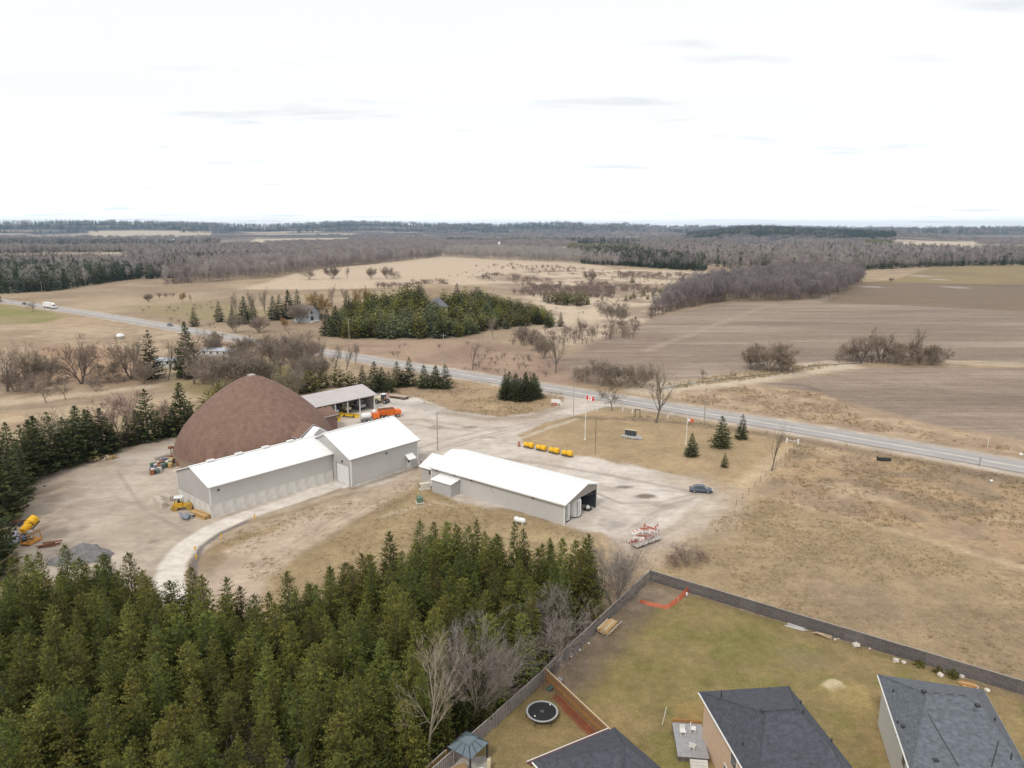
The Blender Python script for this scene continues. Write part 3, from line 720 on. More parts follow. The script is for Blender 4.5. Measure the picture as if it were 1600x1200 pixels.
def spruce_arrays(h, r, seed, whorls=26, per=8, tw=6, twl=0.55, base=0.05, power=0.9, ragged=0.25, droop=0.25, loose=0.0):
    rg = np.random.default_rng(seed)
    V = []; S = []
    side = rg.uniform(0.85, 1.15, 8)
    for w in range(whorls):
        f0 = w / (whorls - 1)
        L0 = r * ((1 - f0) ** power) * (1 if f0 > 0.12 else 0.75 + 2 * f0) + 0.12
        m = max(3, int(per * (1 - 0.55 * f0)))
        a0 = rg.uniform(0, 2 * pi)
        for b in range(m):
            a = a0 + 2 * pi * b / m + rg.normal(0, 0.22 + 0.5 * loose)
            f = min(1.0, max(0.0, f0 + loose * rg.uniform(-.5, .5) * 1.6 / whorls * 3))
            z = h * (base + (0.985 - base) * f ** 0.92)
            L = r * ((1 - f) ** power) * (1 if f > 0.12 else 0.75 + 2 * f) + 0.12
            l = L * (1 + rg.uniform(-ragged, ragged)) * side[int(a * 8 / 6.2832) % 8]
            if rg.random() < 0.05: l *= 1.2
            zz = z + rg.normal(0, 0.12 + .1 * loose) * h / 14
            tint = rg.uniform(0.75, 1.3); warm = rg.uniform(0.9, 1.18)
            nt = max(2, int(tw * (0.35 + l / r)))
            for t in range(nt):
                u = (t + rg.random()) / nt
                u = 0.25 + 0.8 * u
                dz = -droop * l * u + 0.30 * l * u * u + (0.35 * l * u if f > 0.8 else 0)
                off = loose * rg.normal(0, 0.22, 2) * (0.4 + l / r)
                c = np.array([cos(a) * l * u + off[0], sin(a) * l * u + off[1], zz + dz + loose * rg.normal(0, .16)])
                a2 = a + rg.normal(0, 0.75 + 0.4 * loose)
                tl = twl * rg.uniform(0.7, 1.35) * (0.55 + 0.45 * (1 - f))
                d = np.array([cos(a2), sin(a2), rg.normal(0.12 + .35 * loose, 0.35 + .15 * loose)]); d /= np.linalg.norm(d)
                sd = np.array([-d[1], d[0], rg.normal(0, 0.45 + .3 * loose)]); sd /= np.linalg.norm(sd)
                wd = tl * rg.uniform(0.26, 0.42)
                V += [c - d * tl * 0.3, c + d * tl * 0.25 + sd * wd, c + d * tl * 0.9, c + d * tl * 0.25 - sd * wd]
                s = tint * rg.uniform(0.8, 1.2)
                S += [[s * warm, s, s * (1.9 - warm)]] * 4
    for t in range(5):       # leader
        a = rg.uniform(0, 2 * pi); c = np.array([0, 0, h * 0.965 + 0.02 * h * t / 5])
        d = np.array([cos(a) * .4, sin(a) * .4, 1]); sd = np.array([-sin(a), cos(a), 0])
        V += [c - d * .2, c + sd * .1, c + d * .32, c - sd * .1]; S += [[1, 1, 1]] * 4
    F = np.arange(len(V)).reshape(-1, 4)
    return np.array(V), F, np.array(S)

def trunk_mesh(h, r, m=None, name="trunk"):
    mb = MB(); mb.tube([(0, 0, -0.3), (0, 0, h * 0.4), (0, 0, h * 0.95)], [r, r * 0.65, 0.03], 7)
    return mb.mesh(name, m or bark)

SPRUCE = []          # near, detailed
for k, (h, r, w, p, tw, tl) in enumerate(((12.5, 2.2, 40, 15, 16, 0.30), (11.5, 2.4, 38, 15, 17, 0.31), (13.0, 2.1, 42, 14, 16, 0.30), (12.0, 2.55, 38, 15, 17, 0.32), (10.5, 2.1, 36, 14, 16, 0.30), (13.5, 2.35, 42, 15, 16, 0.31), (12.2, 1.95, 40, 14, 15, 0.29))):
    V, F, S = spruce_arrays(h, r, 100 + k, w, p, tw, tl, 0.06, (0.58, 0.52, 0.66, 0.50, 0.58, 0.56, 0.66)[k], 0.32, 0.25, 0.45)
    SPRUCE.append((leafmesh("crown", V, F, needle, S), trunk_mesh(h, 0.16), h, r))
SPRUCE_D = []        # dark full spruces with skirts to the ground
for k, (h, r) in enumerate(((11, 2.6), (12.5, 2.8), (9.5, 2.3), (13.5, 2.7))):
    V, F, S = spruce_arrays(h, r, 200 + k, 30, 12, 10, 0.5, 0.03, 0.82, 0.28, 0.25, 0.3)
    SPRUCE_D.append((leafmesh("crown", V, F, needle_dark, S), trunk_mesh(h, 0.16), h, r))
CEDAR = []
for k, (h, r) in enumerate(((8, 2.4), (7, 2.6), (9, 2.3), (6.5, 2.2))):
    V, F, S = spruce_arrays(h, r, 300 + k, 15, 9, 5, 0.9, 0.04, 0.36, 0.3, 0.0)
    CEDAR.append((leafmesh("crown", V, F, cedar_m, S), h, r))
CONE = []            # far conifers
for k in range(4):
    V, F, S = spruce_arrays(15, (2.6, 3.0, 2.3, 2.8)[k], 400 + k, 13, 6, 2, 1.9, 0.05, (0.8, 0.7, 0.95, 0.6)[k], 0.3, 0.1)
    CONE.append(leafmesh("far_conifer", V, F, needle_far, S))
PINE_Y = []
for k in range(2):
    V, F, S = spruce_arrays(15, 3.2, 450 + k, 11, 6, 2, 2.1, 0.3, 0.5, 0.3, 0.0)
    PINE_Y.append(leafmesh("far_pine", V, F, mat("needle_yellow", (0.16, 0.155, 0.045), 0.8, var=0.2, objrand=0.3, attr="shade"), S))

def bare_arrays(h, seed, stems=1, spread=0.55, limbs=7, sub=5, twigs=6, fine=5, trunk=0.3, r0=0.22, lean=0.0, up=0.35, twl=0.11, tww=0.022, width=None):
    """trunk, limbs, branches as tapered tubes (returned in wood) and fine twigs as slivers"""
    rg = np.random.default_rng(seed)
    wood = MB(); TV = []
    def rot(d, ang):
        d = d / np.linalg.norm(d)
        a = np.cross(d, rg.normal(size=3)); a /= np.linalg.norm(a)
        v = d * cos(ang) + a * sin(ang)
        return v / np.linalg.norm(v)
    def twigset(p, d, l, n):
        for _ in range(n):
            t = rot(d, rg.uniform(0.15, 0.7)); t[2] += up * 0.5; t /= np.linalg.norm(t)
            q = p + d * l * rg.uniform(-0.7, 0.1)
            ll = h * twl * rg.uniform(0.6, 1.3)
            s = np.cross(t, rg.normal(size=3)); s /= np.linalg.norm(s)
            TV.extend([q - s * tww, q + s * tww, q + t * ll])
            for k in range(2):
                t2 = rot(t, rg.uniform(0.3, 0.6)); q2 = q + t * ll * rg.uniform(0.25, 0.7)
                TV.extend([q2 - s * tww * .8, q2 + s * tww * .8, q2 + t2 * ll * 0.6])
    def branch(p, d, l, r, lev):
        n = 3 if lev < 2 else 2
        pts = [p]; dd = d.copy()
        for i in range(n):
            dd = dd + rg.normal(size=3) * 0.13 + np.array([0, 0, up * 0.28]); dd /= np.linalg.norm(dd)
            pts.append(pts[-1] + dd * l / n)
        rad = [r * (1 - 0.7 * i / n) for i in range(n + 1)]
        wood.tube([tuple(q) for q in pts], rad, 5 if lev == 0 else (4 if lev == 1 else 3), cap=False)
        m = (limbs, sub, twigs)[lev] if lev < 3 else 0
        if lev >= 3 or l < h * 0.03:
            twigset(pts[-1], dd, l, fine); return
        for i in range(m):
            u = rg.uniform(trunk if lev == 0 else 0.25, 1.0)
            k = min(int(u * n), n - 1); q = pts[k] + (pts[k + 1] - pts[k]) * (u * n - k)
            nd = rot(pts[k + 1] - pts[k], rg.uniform(0.6, 1.15) * spread * (1.25 - 0.35 * u))
            branch(q, nd, l * rg.uniform(0.42, 0.68) * (1.15 - 0.35 * u if lev == 0 else 1), rad[k] * 0.5, lev + 1)
        twigset(pts[-1], dd, l, fine)
    for s in range(stems):
        a = 2 * pi * s / max(stems, 1) + rg.uniform(0, 1)
        ln = lean if stems > 1 else lean * 0.3
        d = np.array([cos(a) * ln, sin(a) * ln, 1.0]); d /= np.linalg.norm(d)
        branch(np.array([cos(a) * 0.12 * (stems > 1), sin(a) * 0.12 * (stems > 1), -0.2]), d, h * rg.uniform(0.62, 0.75), r0 * (1 if stems == 1 else 0.65), 0)
    zmax = max(v[2] for v in wood.v)
    k = h / max(zmax, max((t[2] for t in TV), default=0))
    wood.v = [(x * k, y * k, z * k) for x, y, z in wood.v]
    return wood, np.array(TV) * k

def bare_tree_meshes(h, seed, wm, tm, **kw):
    wood, TV = bare_arrays(h, seed, **kw)
    limb = wood.mesh("limbs", wm)
    tw = leafmesh("twigs", TV, np.arange(len(TV)).reshape(-1, 3), tm)
    return limb, tw, h

def bare_single(h, seed, tm, **kw):
    wood, TV = bare_arrays(h, seed, **kw)
    V = np.array(wood.v); n0 = len(V)
    F3 = []
    for f in wood.f:
        F3 += [(f[0], f[1], f[2]), (f[0], f[2], f[3])] if len(f) == 4 else [f[:3]]
    F3 += [(n0 + 3 * i, n0 + 3 * i + 1, n0 + 3 * i + 2) for i in range(len(TV) // 3)]
    return leafmesh("bare_tree", np.vstack([V, TV]), F3, tm)

# ------------------------------------------------------------------ foreground plantation
def put_tree(name, label, cat, p, proto, rz=None, sc=1.0, group=None, crown="crown", stem="trunk"):
    o = thing(name, label, cat, p, R.uniform(0, 6.28) if rz is None else rz, group)
    o.scale = (sc, sc, sc) if not isinstance(sc, tuple) else sc
    link_obj(stem, proto[1], (0, 0, 0), parent=o); link_obj(crown, proto[0], (0, 0, 0), parent=o)
    return o

fp = FOREST.copy()
def in_poly(x, y, Pn):
    return bool(inside(np.array([x]), np.array([y]), Pn)[0])
def edge_dist(x, y, Pn):
    return min(float(segdist(np.array([x]), np.array([y]), Pn[i], Pn[(i + 1) % len(Pn)])[0]) for i in range(len(Pn)))
spots = []
rf = random.Random(5)
dx = 2.95
for j in range(0, 26):
    for i in range(-34, 8):
        x = i * dx + (dx / 2 if j % 2 else 0) + rf.uniform(-0.75, 0.75); y = 38 + j * dx * 0.88 + rf.uniform(-0.7, 0.7)
        if in_poly(x, y, FOREST) and abs(math.atan2(x, y)) < radians(44.5):
            spots.append((x, y, edge_dist(x, y, FOREST)))
def tip_row(x, y, z=11.0):
    d = y * cos(PITCH) - (z - CH) * sin(PITCH); return 600 - FPX * ((z - CH) * cos(PITCH) + y * sin(PITCH)) / d
below = [q for q in spots if tip_row(q[0], q[1]) > 1225]; spots = [q for q in spots if tip_row(q[0], q[1]) <= 1225]
# individuals: the edge trees and the largest of the others; the surplus deep inside is massed
spots.sort(key=lambda q: (0 if q[2] < 3.4 else 1, hypot(q[0], q[1])))
near_far = spots[:300]; rest = spots[300:] + below
print("plantation", len(spots))
for (x, y, e) in near_far:
    pr = SPRUCE[rf.randrange(len(SPRUCE))]
    px = 800 + FPX * x / (y * cos(PITCH) + 44 * sin(PITCH))
    if e < 2.6 and y > 76:
        lab = ("olive green spruce on the plantation edge facing the grey yard" if x < -45 else "olive green spruce on the plantation edge beside the dirt track" if x < -14 else "pointed green spruce on the plantation edge behind the white roofed garage")
    elif e < 3.2 and x > -14:
        lab = "olive green spruce on the plantation edge next to the grey board fence"
    else:
        lab = "olive green spruce deep inside the dense foreground plantation"
    sc = rf.choice((rf.uniform(0.82, 0.96), rf.uniform(0.76, 0.9), rf.uniform(0.88, 1.0))) * (0.93 if e < 2.5 else 1.0)
    wdt = rf.uniform(0.88, 1.1)
    put_tree("spruce_tree", lab, "spruce", (x, y, 0), pr, rf.uniform(0, 6.28), (sc * wdt, sc * wdt, sc), "spruces of the foreground plantation")
# those past the limit, at the very foot of the picture: one mass
def gn_scatter(name, pts, protos, smin, smax, label=None, cat=None, seed=0, zs=(0.85, 1.15), scales=None):
    """one object: protos instanced on points (used only for uncounted masses)"""
    pc = bpy.data.collections.new(name + "_kinds")
    for k, me in enumerate(protos):
        po = bpy.data.objects.new(name + "_kind", me); pc.objects.link(po)
    me = bpy.data.meshes.new(name)
    me.vertices.add(len(pts)); me.vertices.foreach_set("co", np.asarray(pts, float).ravel())
    rg = np.random.default_rng(seed + 1)
    s = rg.uniform(smin, smax, len(pts)) * (1 if scales is None else np.asarray(scales))
    a = me.attributes.new("size", 'FLOAT_VECTOR', 'POINT')
    w = s * rg.uniform(0.85, 1.15, len(pts))
    a.data.foreach_set("vector", np.stack([w, w, s * rg.uniform(zs[0], zs[1], len(pts))], 1).ravel())
    a = me.attributes.new("turn", 'FLOAT_VECTOR', 'POINT')
    a.data.foreach_set("vector", np.stack([np.zeros(len(pts)), np.zeros(len(pts)), rg.uniform(0, 6.28, len(pts))], 1).ravel())
    a = me.attributes.new("which", 'INT', 'POINT'); a.data.foreach_set("value", rg.integers(0, len(protos), len(pts)).astype(np.int32))
    o = bpy.data.objects.new(name, me); COL.objects.link(o)
    g = bpy.data.node_groups.new(name, 'GeometryNodeTree')
    g.interface.new_socket("Geometry", in_out='INPUT', socket_type='NodeSocketGeometry')
    g.interface.new_socket("Geometry", in_out='OUTPUT', socket_type='NodeSocketGeometry')
    gi = g.nodes.new("NodeGroupInput"); go = g.nodes.new("NodeGroupOutput")
    ci = g.nodes.new("GeometryNodeCollectionInfo"); ci.inputs[0].default_value = pc; ci.inputs["Separate Children"].default_value = True; ci.inputs["Reset Children"].default_value = True
    ip = g.nodes.new("GeometryNodeInstanceOnPoints"); ip.inputs["Pick Instance"].default_value = True
    def na(nm, ty):
        q = g.nodes.new("GeometryNodeInputNamedAttribute"); q.data_type = ty; q.inputs["Name"].default_value = nm; return q.outputs[0]
    g.links.new(gi.outputs[0], ip.inputs["Points"]); g.links.new(ci.outputs[0], ip.inputs["Instance"])
    g.links.new(na("which", 'INT'), ip.inputs["Instance Index"])
    e2r = g.nodes.new("FunctionNodeEulerToRotation"); g.links.new(na("turn", 'FLOAT_VECTOR'), e2r.inputs[0])
    g.links.new(e2r.outputs[0], ip.inputs["Rotation"])
    g.links.new(na("size", 'FLOAT_VECTOR'), ip.inputs["Scale"])
    g.links.new(ip.outputs[0], go.inputs[0])
    md = o.modifiers.new("scatter", 'NODES'); md.node_group = g
    o["kind"] = "stuff"
    if label: o["label"] = label
    if cat: o["category"] = cat
    return o
if rest:
    gn_scatter("spruce_plantation", [(x, y, 0) for x, y, e in rest], [p[0] for p in SPRUCE], 0.74, 0.98, "olive green spruces massed among the others of the plantation", "spruces", 3)
# grey dead spruces standing among the living
dead = mat("dead_twigs", (0.30, 0.275, 0.245), 0.95, var=0.2)
V, F, S = spruce_arrays(9.5, 1.5, 77, 16, 6, 3, 0.5, 0.1, 0.9)
DEADM = (leafmesh("crown", V[: 4 * (len(F))], F, dead, S), trunk_mesh(9.5, 0.12, bark_pale), 9.5, 1.5)
for (px, py, lab) in ((104, 925, "grey dead spruce, left of two on the plantation's yard edge"), (176, 905, "grey dead spruce below the grey gravel heap, right of two")):
    g = gp(px, py, 6.0)
    put_tree("dead_spruce", lab, "dead tree", (g.x, g.y, 0), DEADM, 1.0, 1.0, "dead spruces")

# bare trees along the fence
N1 = bare_tree_meshes(13.5, 1, bark_pale, mat("twig_pale", (0.36, 0.30, 0.225), 0.95, var=0.15), stems=1, spread=0.55, limbs=9, sub=5, twigs=4, fine=3, trunk=0.28, r0=0.2, up=0.5, twl=0.075, tww=0.011)
N2 = bare_tree_meshes(10.5, 2, twig_grey, mat("twig_mauve", (0.26, 0.225, 0.205), 0.95, var=0.15), stems=9, spread=0.42, limbs=8, sub=5, twigs=4, fine=3, trunk=0.1, r0=0.12, lean=0.42, up=0.3, twl=0.085, tww=0.012)
N3 = bare_tree_meshes(9.5, 3, twig_grey, MATS["twig_mauve"], stems=5, spread=0.65, limbs=8, sub=5, twigs=4, fine=4, trunk=0.2, r0=0.14, lean=0.4, up=0.25, twl=0.085, tww=0.012)
for (pr, base, sc, rz, lab) in ((N1, (668, 1195), 1.22, 0.4, "tall pale leafless tree with spreading limbs left of the grey fan shaped one"),
                                (N2, (738, 1130), 1.32, 0.3, "grey leafless tree fanning out in many stems beside the grey fence near the trampoline"),
                                (N3, (862, 1050), 1.2, 2.0, "bushy grey leafless tree against the fence where the brown fence meets it"),
                                (N3, (958, 948), 1.15, 4.1, "grey leafless tree at the plantation corner left of the red and white barricades"),
                                (N2, (966, 932), 0.8, 1.1, "small grey many stemmed leafless tree next to the fence corner"),
                                (N3, (470, 1275), 0.9, 5.0, "leafless tree poking out of the spruces at the bottom edge"),
                                (N2, (395, 1290), 0.9, 2.6, "thin leafless stems among the spruces at the bottom edge, left one"),
                                ):
    g = gp(*base)
    put_tree("bare_tree", lab, "bare tree", (g.x, g.y, 0), pr, rz, sc, None, "twigs", "limbs")

# ------------------------------------------------------------------ mid-distance trees, each on its own foot
BT = {}
BT['maple'] = bare_tree_meshes(15, 11, bark, twig_brown, stems=1, spread=0.75, limbs=9, sub=6, twigs=4, fine=4, trunk=0.22, r0=0.42, up=0.3, twl=0.07, tww=0.03)
BT['willow'] = bare_tree_meshes(14, 12, bark, twig_brown, stems=5, spread=0.75, limbs=7, sub=6, twigs=4, fine=4, trunk=0.25, r0=0.5, lean=0.6, up=0.25, twl=0.08, tww=0.03)
BT['round'] = bare_tree_meshes(9, 13, twig_grey, twig_grey, stems=5, spread=0.7, limbs=7, sub=5, twigs=4, fine=4, trunk=0.08, r0=0.16, lean=0.5, up=0.2, twl=0.09, tww=0.02)
BT['tall'] = bare_tree_meshes(15, 14, bark, twig_brown, stems=1, spread=0.5, limbs=12, sub=5, twigs=3, fine=3, trunk=0.3, r0=0.3, up=0.45, twl=0.06, tww=0.022)
BT['pole'] = bare_tree_meshes(13, 15, bark, twig_brown, stems=1, spread=0.45, limbs=14, sub=3, twigs=2, fine=2, trunk=0.3, r0=0.24, up=0.4, twl=0.05, tww=0.02)
BT['red'] = bare_tree_meshes(8, 16, twig_red, twig_red, stems=4, spread=0.7, limbs=7, sub=5, twigs=4, fine=4, trunk=0.1, r0=0.14, lean=0.4, up=0.3, twl=0.1, tww=0.018)
BT['small'] = bare_tree_meshes(6, 17, bark, twig_brown, stems=1, spread=0.8, limbs=8, sub=5, twigs=3, fine=4, trunk=0.3, r0=0.12, up=0.2, twl=0.1, tww=0.022)
BT['gold'] = bare_tree_meshes(12, 18, bark, twig_gold, stems=2, spread=0.6, limbs=9, sub=6, twigs=4, fine=5, trunk=0.2, r0=0.3, lean=0.3, up=0.2, twl=0.1, tww=0.045)
BT['brush'] = bare_tree_meshes(9, 21, twig_brown, twig_brown, stems=7, spread=0.6, limbs=7, sub=5, twigs=4, fine=4, trunk=0.06, r0=0.12, lean=0.5, up=0.25, twl=0.09, tww=0.03)
BT['poplar'] = bare_tree_meshes(14, 19, twig_grey, twig_grey, stems=1, spread=0.35, limbs=14, sub=5, twigs=3, fine=3, trunk=0.12, r0=0.2, up=0.5, twl=0.07, tww=0.03)
BT['thick'] = bare_tree_meshes(10, 20, twig_grey, twig_grey, stems=8, spread=0.5, limbs=6, sub=5, twigs=4, fine=4, trunk=0.1, r0=0.14, lean=0.45, up=0.35, twl=0.09, tww=0.03)

def tree_at(kind, base, top, label, group=None, wide=1.0, name=None):
    """tree whose foot shows at pixel base and whose top shows at pixel row top"""
    g = gp(*base); h = top_z(g, top)
    if kind in BT:
        pr = BT[kind]; s = h / pr[2]
        return put_tree(name or "bare_tree", label, "bare tree", g, pr, None, (s * wide, s * wide, s), group, "twigs", "limbs")
    if kind == 'spruce':
        pr = SPRUCE_D[R.randrange(4)]; s = h / pr[2]
        return put_tree(name or "spruce_tree", label, "spruce", g, pr, None, (s * wide, s * wide, s), group)
    if kind == 'cedar':
        m, hh, r = CEDAR[R.randrange(4)]; s = h / hh
        o = link_obj(name or "cedar_tree", m, g, R.uniform(0, 6.28), (s * wide, s * wide, s))
        return tag(o, label, "cedar", group)

# windbreak along the left of the yard
wb = [((-30, 905), 760), ((-22, 905), 730), ((-14, 866), 740), ((-32, 880), 690), ((8, 812), 722), ((8, 800), 690), ((-20, 820), 650), ((36, 775), 690), ((10, 770), 668), ((-25, 770), 640), ((42, 752), 664), ((20, 745), 660), ((62, 742), 650), ((84, 732), 644), ((52, 728), 656),
      ((106, 728), 652), ((126, 720), 634), ((146, 714), 641), ((163, 708), 638), ((140, 704), 640), ((112, 712), 655), ((178, 702), 662), ((200, 696), 650), ((216, 692), 640), ((233, 688), 608), ((250, 684), 642), ((262, 682), 648), ((286, 678), 598), ((272, 672), 636), ((300, 664), 628)]
for (b, t) in wb:
    lab = ("tallest dark spruce of the windbreak, standing clear left of the brown dome" if b == (286, 678) else "tall pointed dark spruce second from the brown dome in the windbreak" if b == (233, 688) else
           "slender spruce tip rising above the middle of the windbreak" if b == (126, 720) else
           "dark spruce in the windbreak row behind the back yard" if b[0] > 38 else "large dark spruce where the windbreak turns down the left edge of the yard")
    tree_at('spruce', b, t, lab, "spruces of the windbreak round the back yard", 1.25 if b[0] > 30 else 1.15)
for (k, b, t, w, lab) in (('red', (195, 690), 605, 1.25, "reddish leafless tree rising behind the windbreak spruces"), ('red', (262, 676), 620, 0.9, "small reddish leafless tree between the two tall windbreak spruces"),
                          ('round', (105, 716), 634, 1.2, "round grey leafless bush behind the left windbreak")):
    tree_at(k, b, t, lab, None, w)
# old trees along the creek, left
for (k, b, t, w, lab) in (('maple', (12, 612), 522, 0.9, "old leafless tree at the left edge, first of the creek row"), ('willow', (48, 606), 528, 0.6, "leafless willow second from the left edge in the creek row"),
                          ('willow', (128, 600), 520, 0.85, "wide forked leafless willow leaning both ways on the brown creek bank"), ('willow', (205, 592), 518, 0.8, "leafless willow with fanned limbs left of the dark pointed spruce"),
                          ('tall', (262, 594), 528, 0.9, "thin leafless tree in front of the white mobile home"), ('maple', (303, 600), 498, 0.75, "tall broad leafless tree with ivy dark trunk behind the brown dome"),
                          ('thick', (345, 612), 545, 1.5, "grey leafless thicket tree left above the dome's peak"), ('thick', (372, 606), 540, 1.4, "grey leafless thicket tree right above the dome's peak"),
                          ('maple', (403, 596), 530, 1.0, "spreading leafless maple behind the dome's right shoulder"), ('thick', (465, 582), 508, 1.15, "dense dark leafless tree by the road right of the maple"),
                          ('round', (462, 620), 562, 1.05, "round pale grey leafless tree above the open shed's roof"), ('tall', (523, 580), 532, 0.9, "leafless roadside tree, left of the pair beyond the open shed"),
                          ('tall', (541, 578), 536, 0.9, "leafless roadside tree, right of the pair beyond the open shed"), ('small', (73, 630), 590, 1.0, "small leafless tree on the straw strip, left of two"),
                          ('small', (103, 625), 592, 0.9, "small leafless tree on the straw strip, right of two"), ('round', (150, 612), 582, 0.9, "pale leaning leafless shrub under the forked willow"),
                          ('thick', (430, 570), 520, 1.2, "brownish leafless tree behind the maple by the road"), ('thick', (385, 552), 520, 1.0, "leafless tree by the road behind the mobile homes"),
                          ('thick', (335, 555), 520, 1.0, "leafless tree left of the mobile homes"), ('thick', (25, 612), 572, 1.4, "grey brush under the leafless trees at the left edge"), ('round', (56, 614), 575, 1.4, "grey brush between the leftmost willows")):
    tree_at(k, b, t, lab, None, w)
for i, (k, b, t, w) in enumerate((('thick', (318, 600), 548, 1.2), ('maple', (360, 585), 535, 0.9), ('thick', (398, 605), 552, 1.3), ('brush', (420, 600), 556, 1.3), ('maple', (440, 590), 530, 0.9), ('thick', (480, 598), 545, 1.1), ('thick', (500, 592), 548, 1.0), ('brush', (375, 560), 530, 1.3), ('brush', (415, 552), 520, 1.3), ('thick', (455, 556), 520, 1.2), ('brush', (340, 540), 515, 1.2), ('thick', (486, 560), 528, 1.2), ('maple', (280, 590), 535, 0.8), ('thick', (75, 600), 548, 1.1), ('brush', (172, 598), 560, 1.2), ('thick', (225, 600), 560, 1.1), ('poplar', (556, 572), 530, 1.0), ('poplar', (505, 575), 528, 1.1))):
    tree_at(k, b, t, "leafless tree in the tangle of grey brown trees round the mobile homes" if b[0] > 260 else "leafless tree filling the creek row at the left", "leafless trees round the mobile homes and creek", w)
tree_at('spruce', (238, 592), 516, "dark pointed spruce alone among the creek willows", None, 1.1)
tree_at('spruce', (296, 590), 503, "brownish green spruce beside the tall broad leafless tree", None, 1.0)
tree_at('spruce', (304, 510), 480, "dark spruce by the far road left of the farmhouse garden", None, 1.3)
for b, t, lab in (((447, 612), 575, "green cedar behind the dome's right side"), ((436, 622), 590, "low green cedar touching the dome's right side"), ((485, 612), 580, "green cedar behind the grey shed roof, middle"),
                  ((505, 606), 575, "green cedar behind the grey shed roof, right"), ((528, 604), 572, "green cedar at the far end of the grey shed roof"), ((470, 615), 590, "low cedar under the round grey tree"),
                  ((345, 640), 600, "dark cedar behind the dome's left slope, left one"), ((368, 630), 596, "dark cedar behind the dome's left slope, right one"), ((330, 652), 612, "dark cedar at the foot of the dome's left slope"), ((547, 604), 580, "last small cedar before the roadside spruces")):
    tree_at('cedar', b, t, lab, "cedars behind the dome", 1.15)
# roadside spruces right of the open shed
for b, t in (((567, 602), 571), ((586, 612), 565), ((608, 613), 580), ((621, 604), 565), ((640, 603), 558), ((663, 606), 570), ((681, 606), 571), ((696, 607), 569), ((630, 604), 577), ((597, 607), 574)):
    tree_at('spruce', b, t, "dark spruce in the short row between the open shed and the road" if b[0] < 660 else "dark bushy spruce in the right clump of the row by the road", "spruces by the road beyond the open shed", 1.5)
# the round spruce clump by the entrance
for k in range(17):
    a = k * 2.4; rr_ = 1.0 + 5.6 * math.sqrt((k + .5) / 17)
    g = gp(812, 622); p = (g.x + rr_ * cos(a) * 0.98, g.y + rr_ * sin(a) * 0.8, 0)
    pr = SPRUCE_D[k % 4]; s = R.uniform(7.8, 9.3) / pr[2] * (1 - 0.10 * rr_ / 6)
    put_tree("spruce_tree", "dark spruce crowded into the round clump beside the yard entrance", "spruce", p, pr, None, (s * 1.25, s * 1.25, s), "spruces of the round clump")
for b, t, lab in (((1080, 713), 677, "small dark spruce on the front lawn nearest the car"), ((1126, 699), 650, "pointed spruce on the front lawn near the right flagpole, left of the pair"), ((1159, 686), 647, "bushy spruce on the front lawn close to the road, right of the pair"), ((1132, 730), 707, "smallest spruce on the front lawn")):
    tree_at('spruce', b, t, lab, "spruces on the front lawn", 1.35)
for (k, b, t, w, lab) in (('small', (957, 642), 600, 1.1, "multi-stemmed leafless tree by the road behind the left flagpole"), ('tall', (1025, 661), 566, 1.0, "tall leafless tree on the front lawn beside the two post sign"), ('pole', (1206, 736), 652, 0.8, "slim leafless tree at the fence line right of the front lawn"),
                          ('tall', (868, 583), 512, 1.0, "tall leafless tree across the road above the spruce clump"), ('pole', (738, 578), 522, 0.9, "slender leafless tree across the road left of the spruce clump"),
                          ('thick', (940, 602), 556, 1.4, "brown leafless thicket across the road, left part"), ('brush', (970, 604), 566, 1.3, "brown leafless thicket across the road, middle part"), ('thick', (1002, 606), 562, 1.3, "brown leafless thicket across the road, right part"),
                          ('brush', (912, 596), 570, 1.3, "brown leafless thicket across the road nearest the tall leafless tree"), ('small', (1098, 592), 574, 1.1, "tiny leafless tree by the stream, left of two"), ('small', (1143, 593), 578, 1.0, "tiny leafless tree by the stream, right of two"),
                          ('brush', (1200, 580), 528, 1.45, "rounded brown willow clump standing alone in the plough land"), ('brush', (1172, 577), 538, 1.1, "left half of the lone brown willow clump"), ('brush', (1222, 580), 545, 1.0, "right half of the lone brown willow clump"),
                          ('willow', (1345, 566), 512, 0.9, "leafless willow at the left end of the long field clump"), ('willow', (1375, 566), 508, 0.7, "leafless willow second in the long field clump"), ('tall', (1418, 568), 504, 1.0, "tallest leafless willow of the long field clump"),
                          ('brush', (1398, 568), 528, 1.3, "low willow scrub in the middle of the long field clump"), ('brush', (1455, 568), 534, 1.3, "low willow scrub at the right end of the long field clump"), ('brush', (1325, 564), 534, 1.2, "low willow scrub at the left end of the long field clump"), ('brush', (1435, 569), 530, 1.2, "willow scrub right of the tallest willow"),
                          ('round', (1070, 880), 852, 1.8, "reddish brown leafless bush outside the board fence corner"), ('red', (1095, 876), 858, 1.6, "low red twigged bush beside the board fence corner"), ('red', (1052, 884), 862, 1.3, "low red twigged bush against the fence corner")):
    tree_at(k, b, t, lab, None, w)

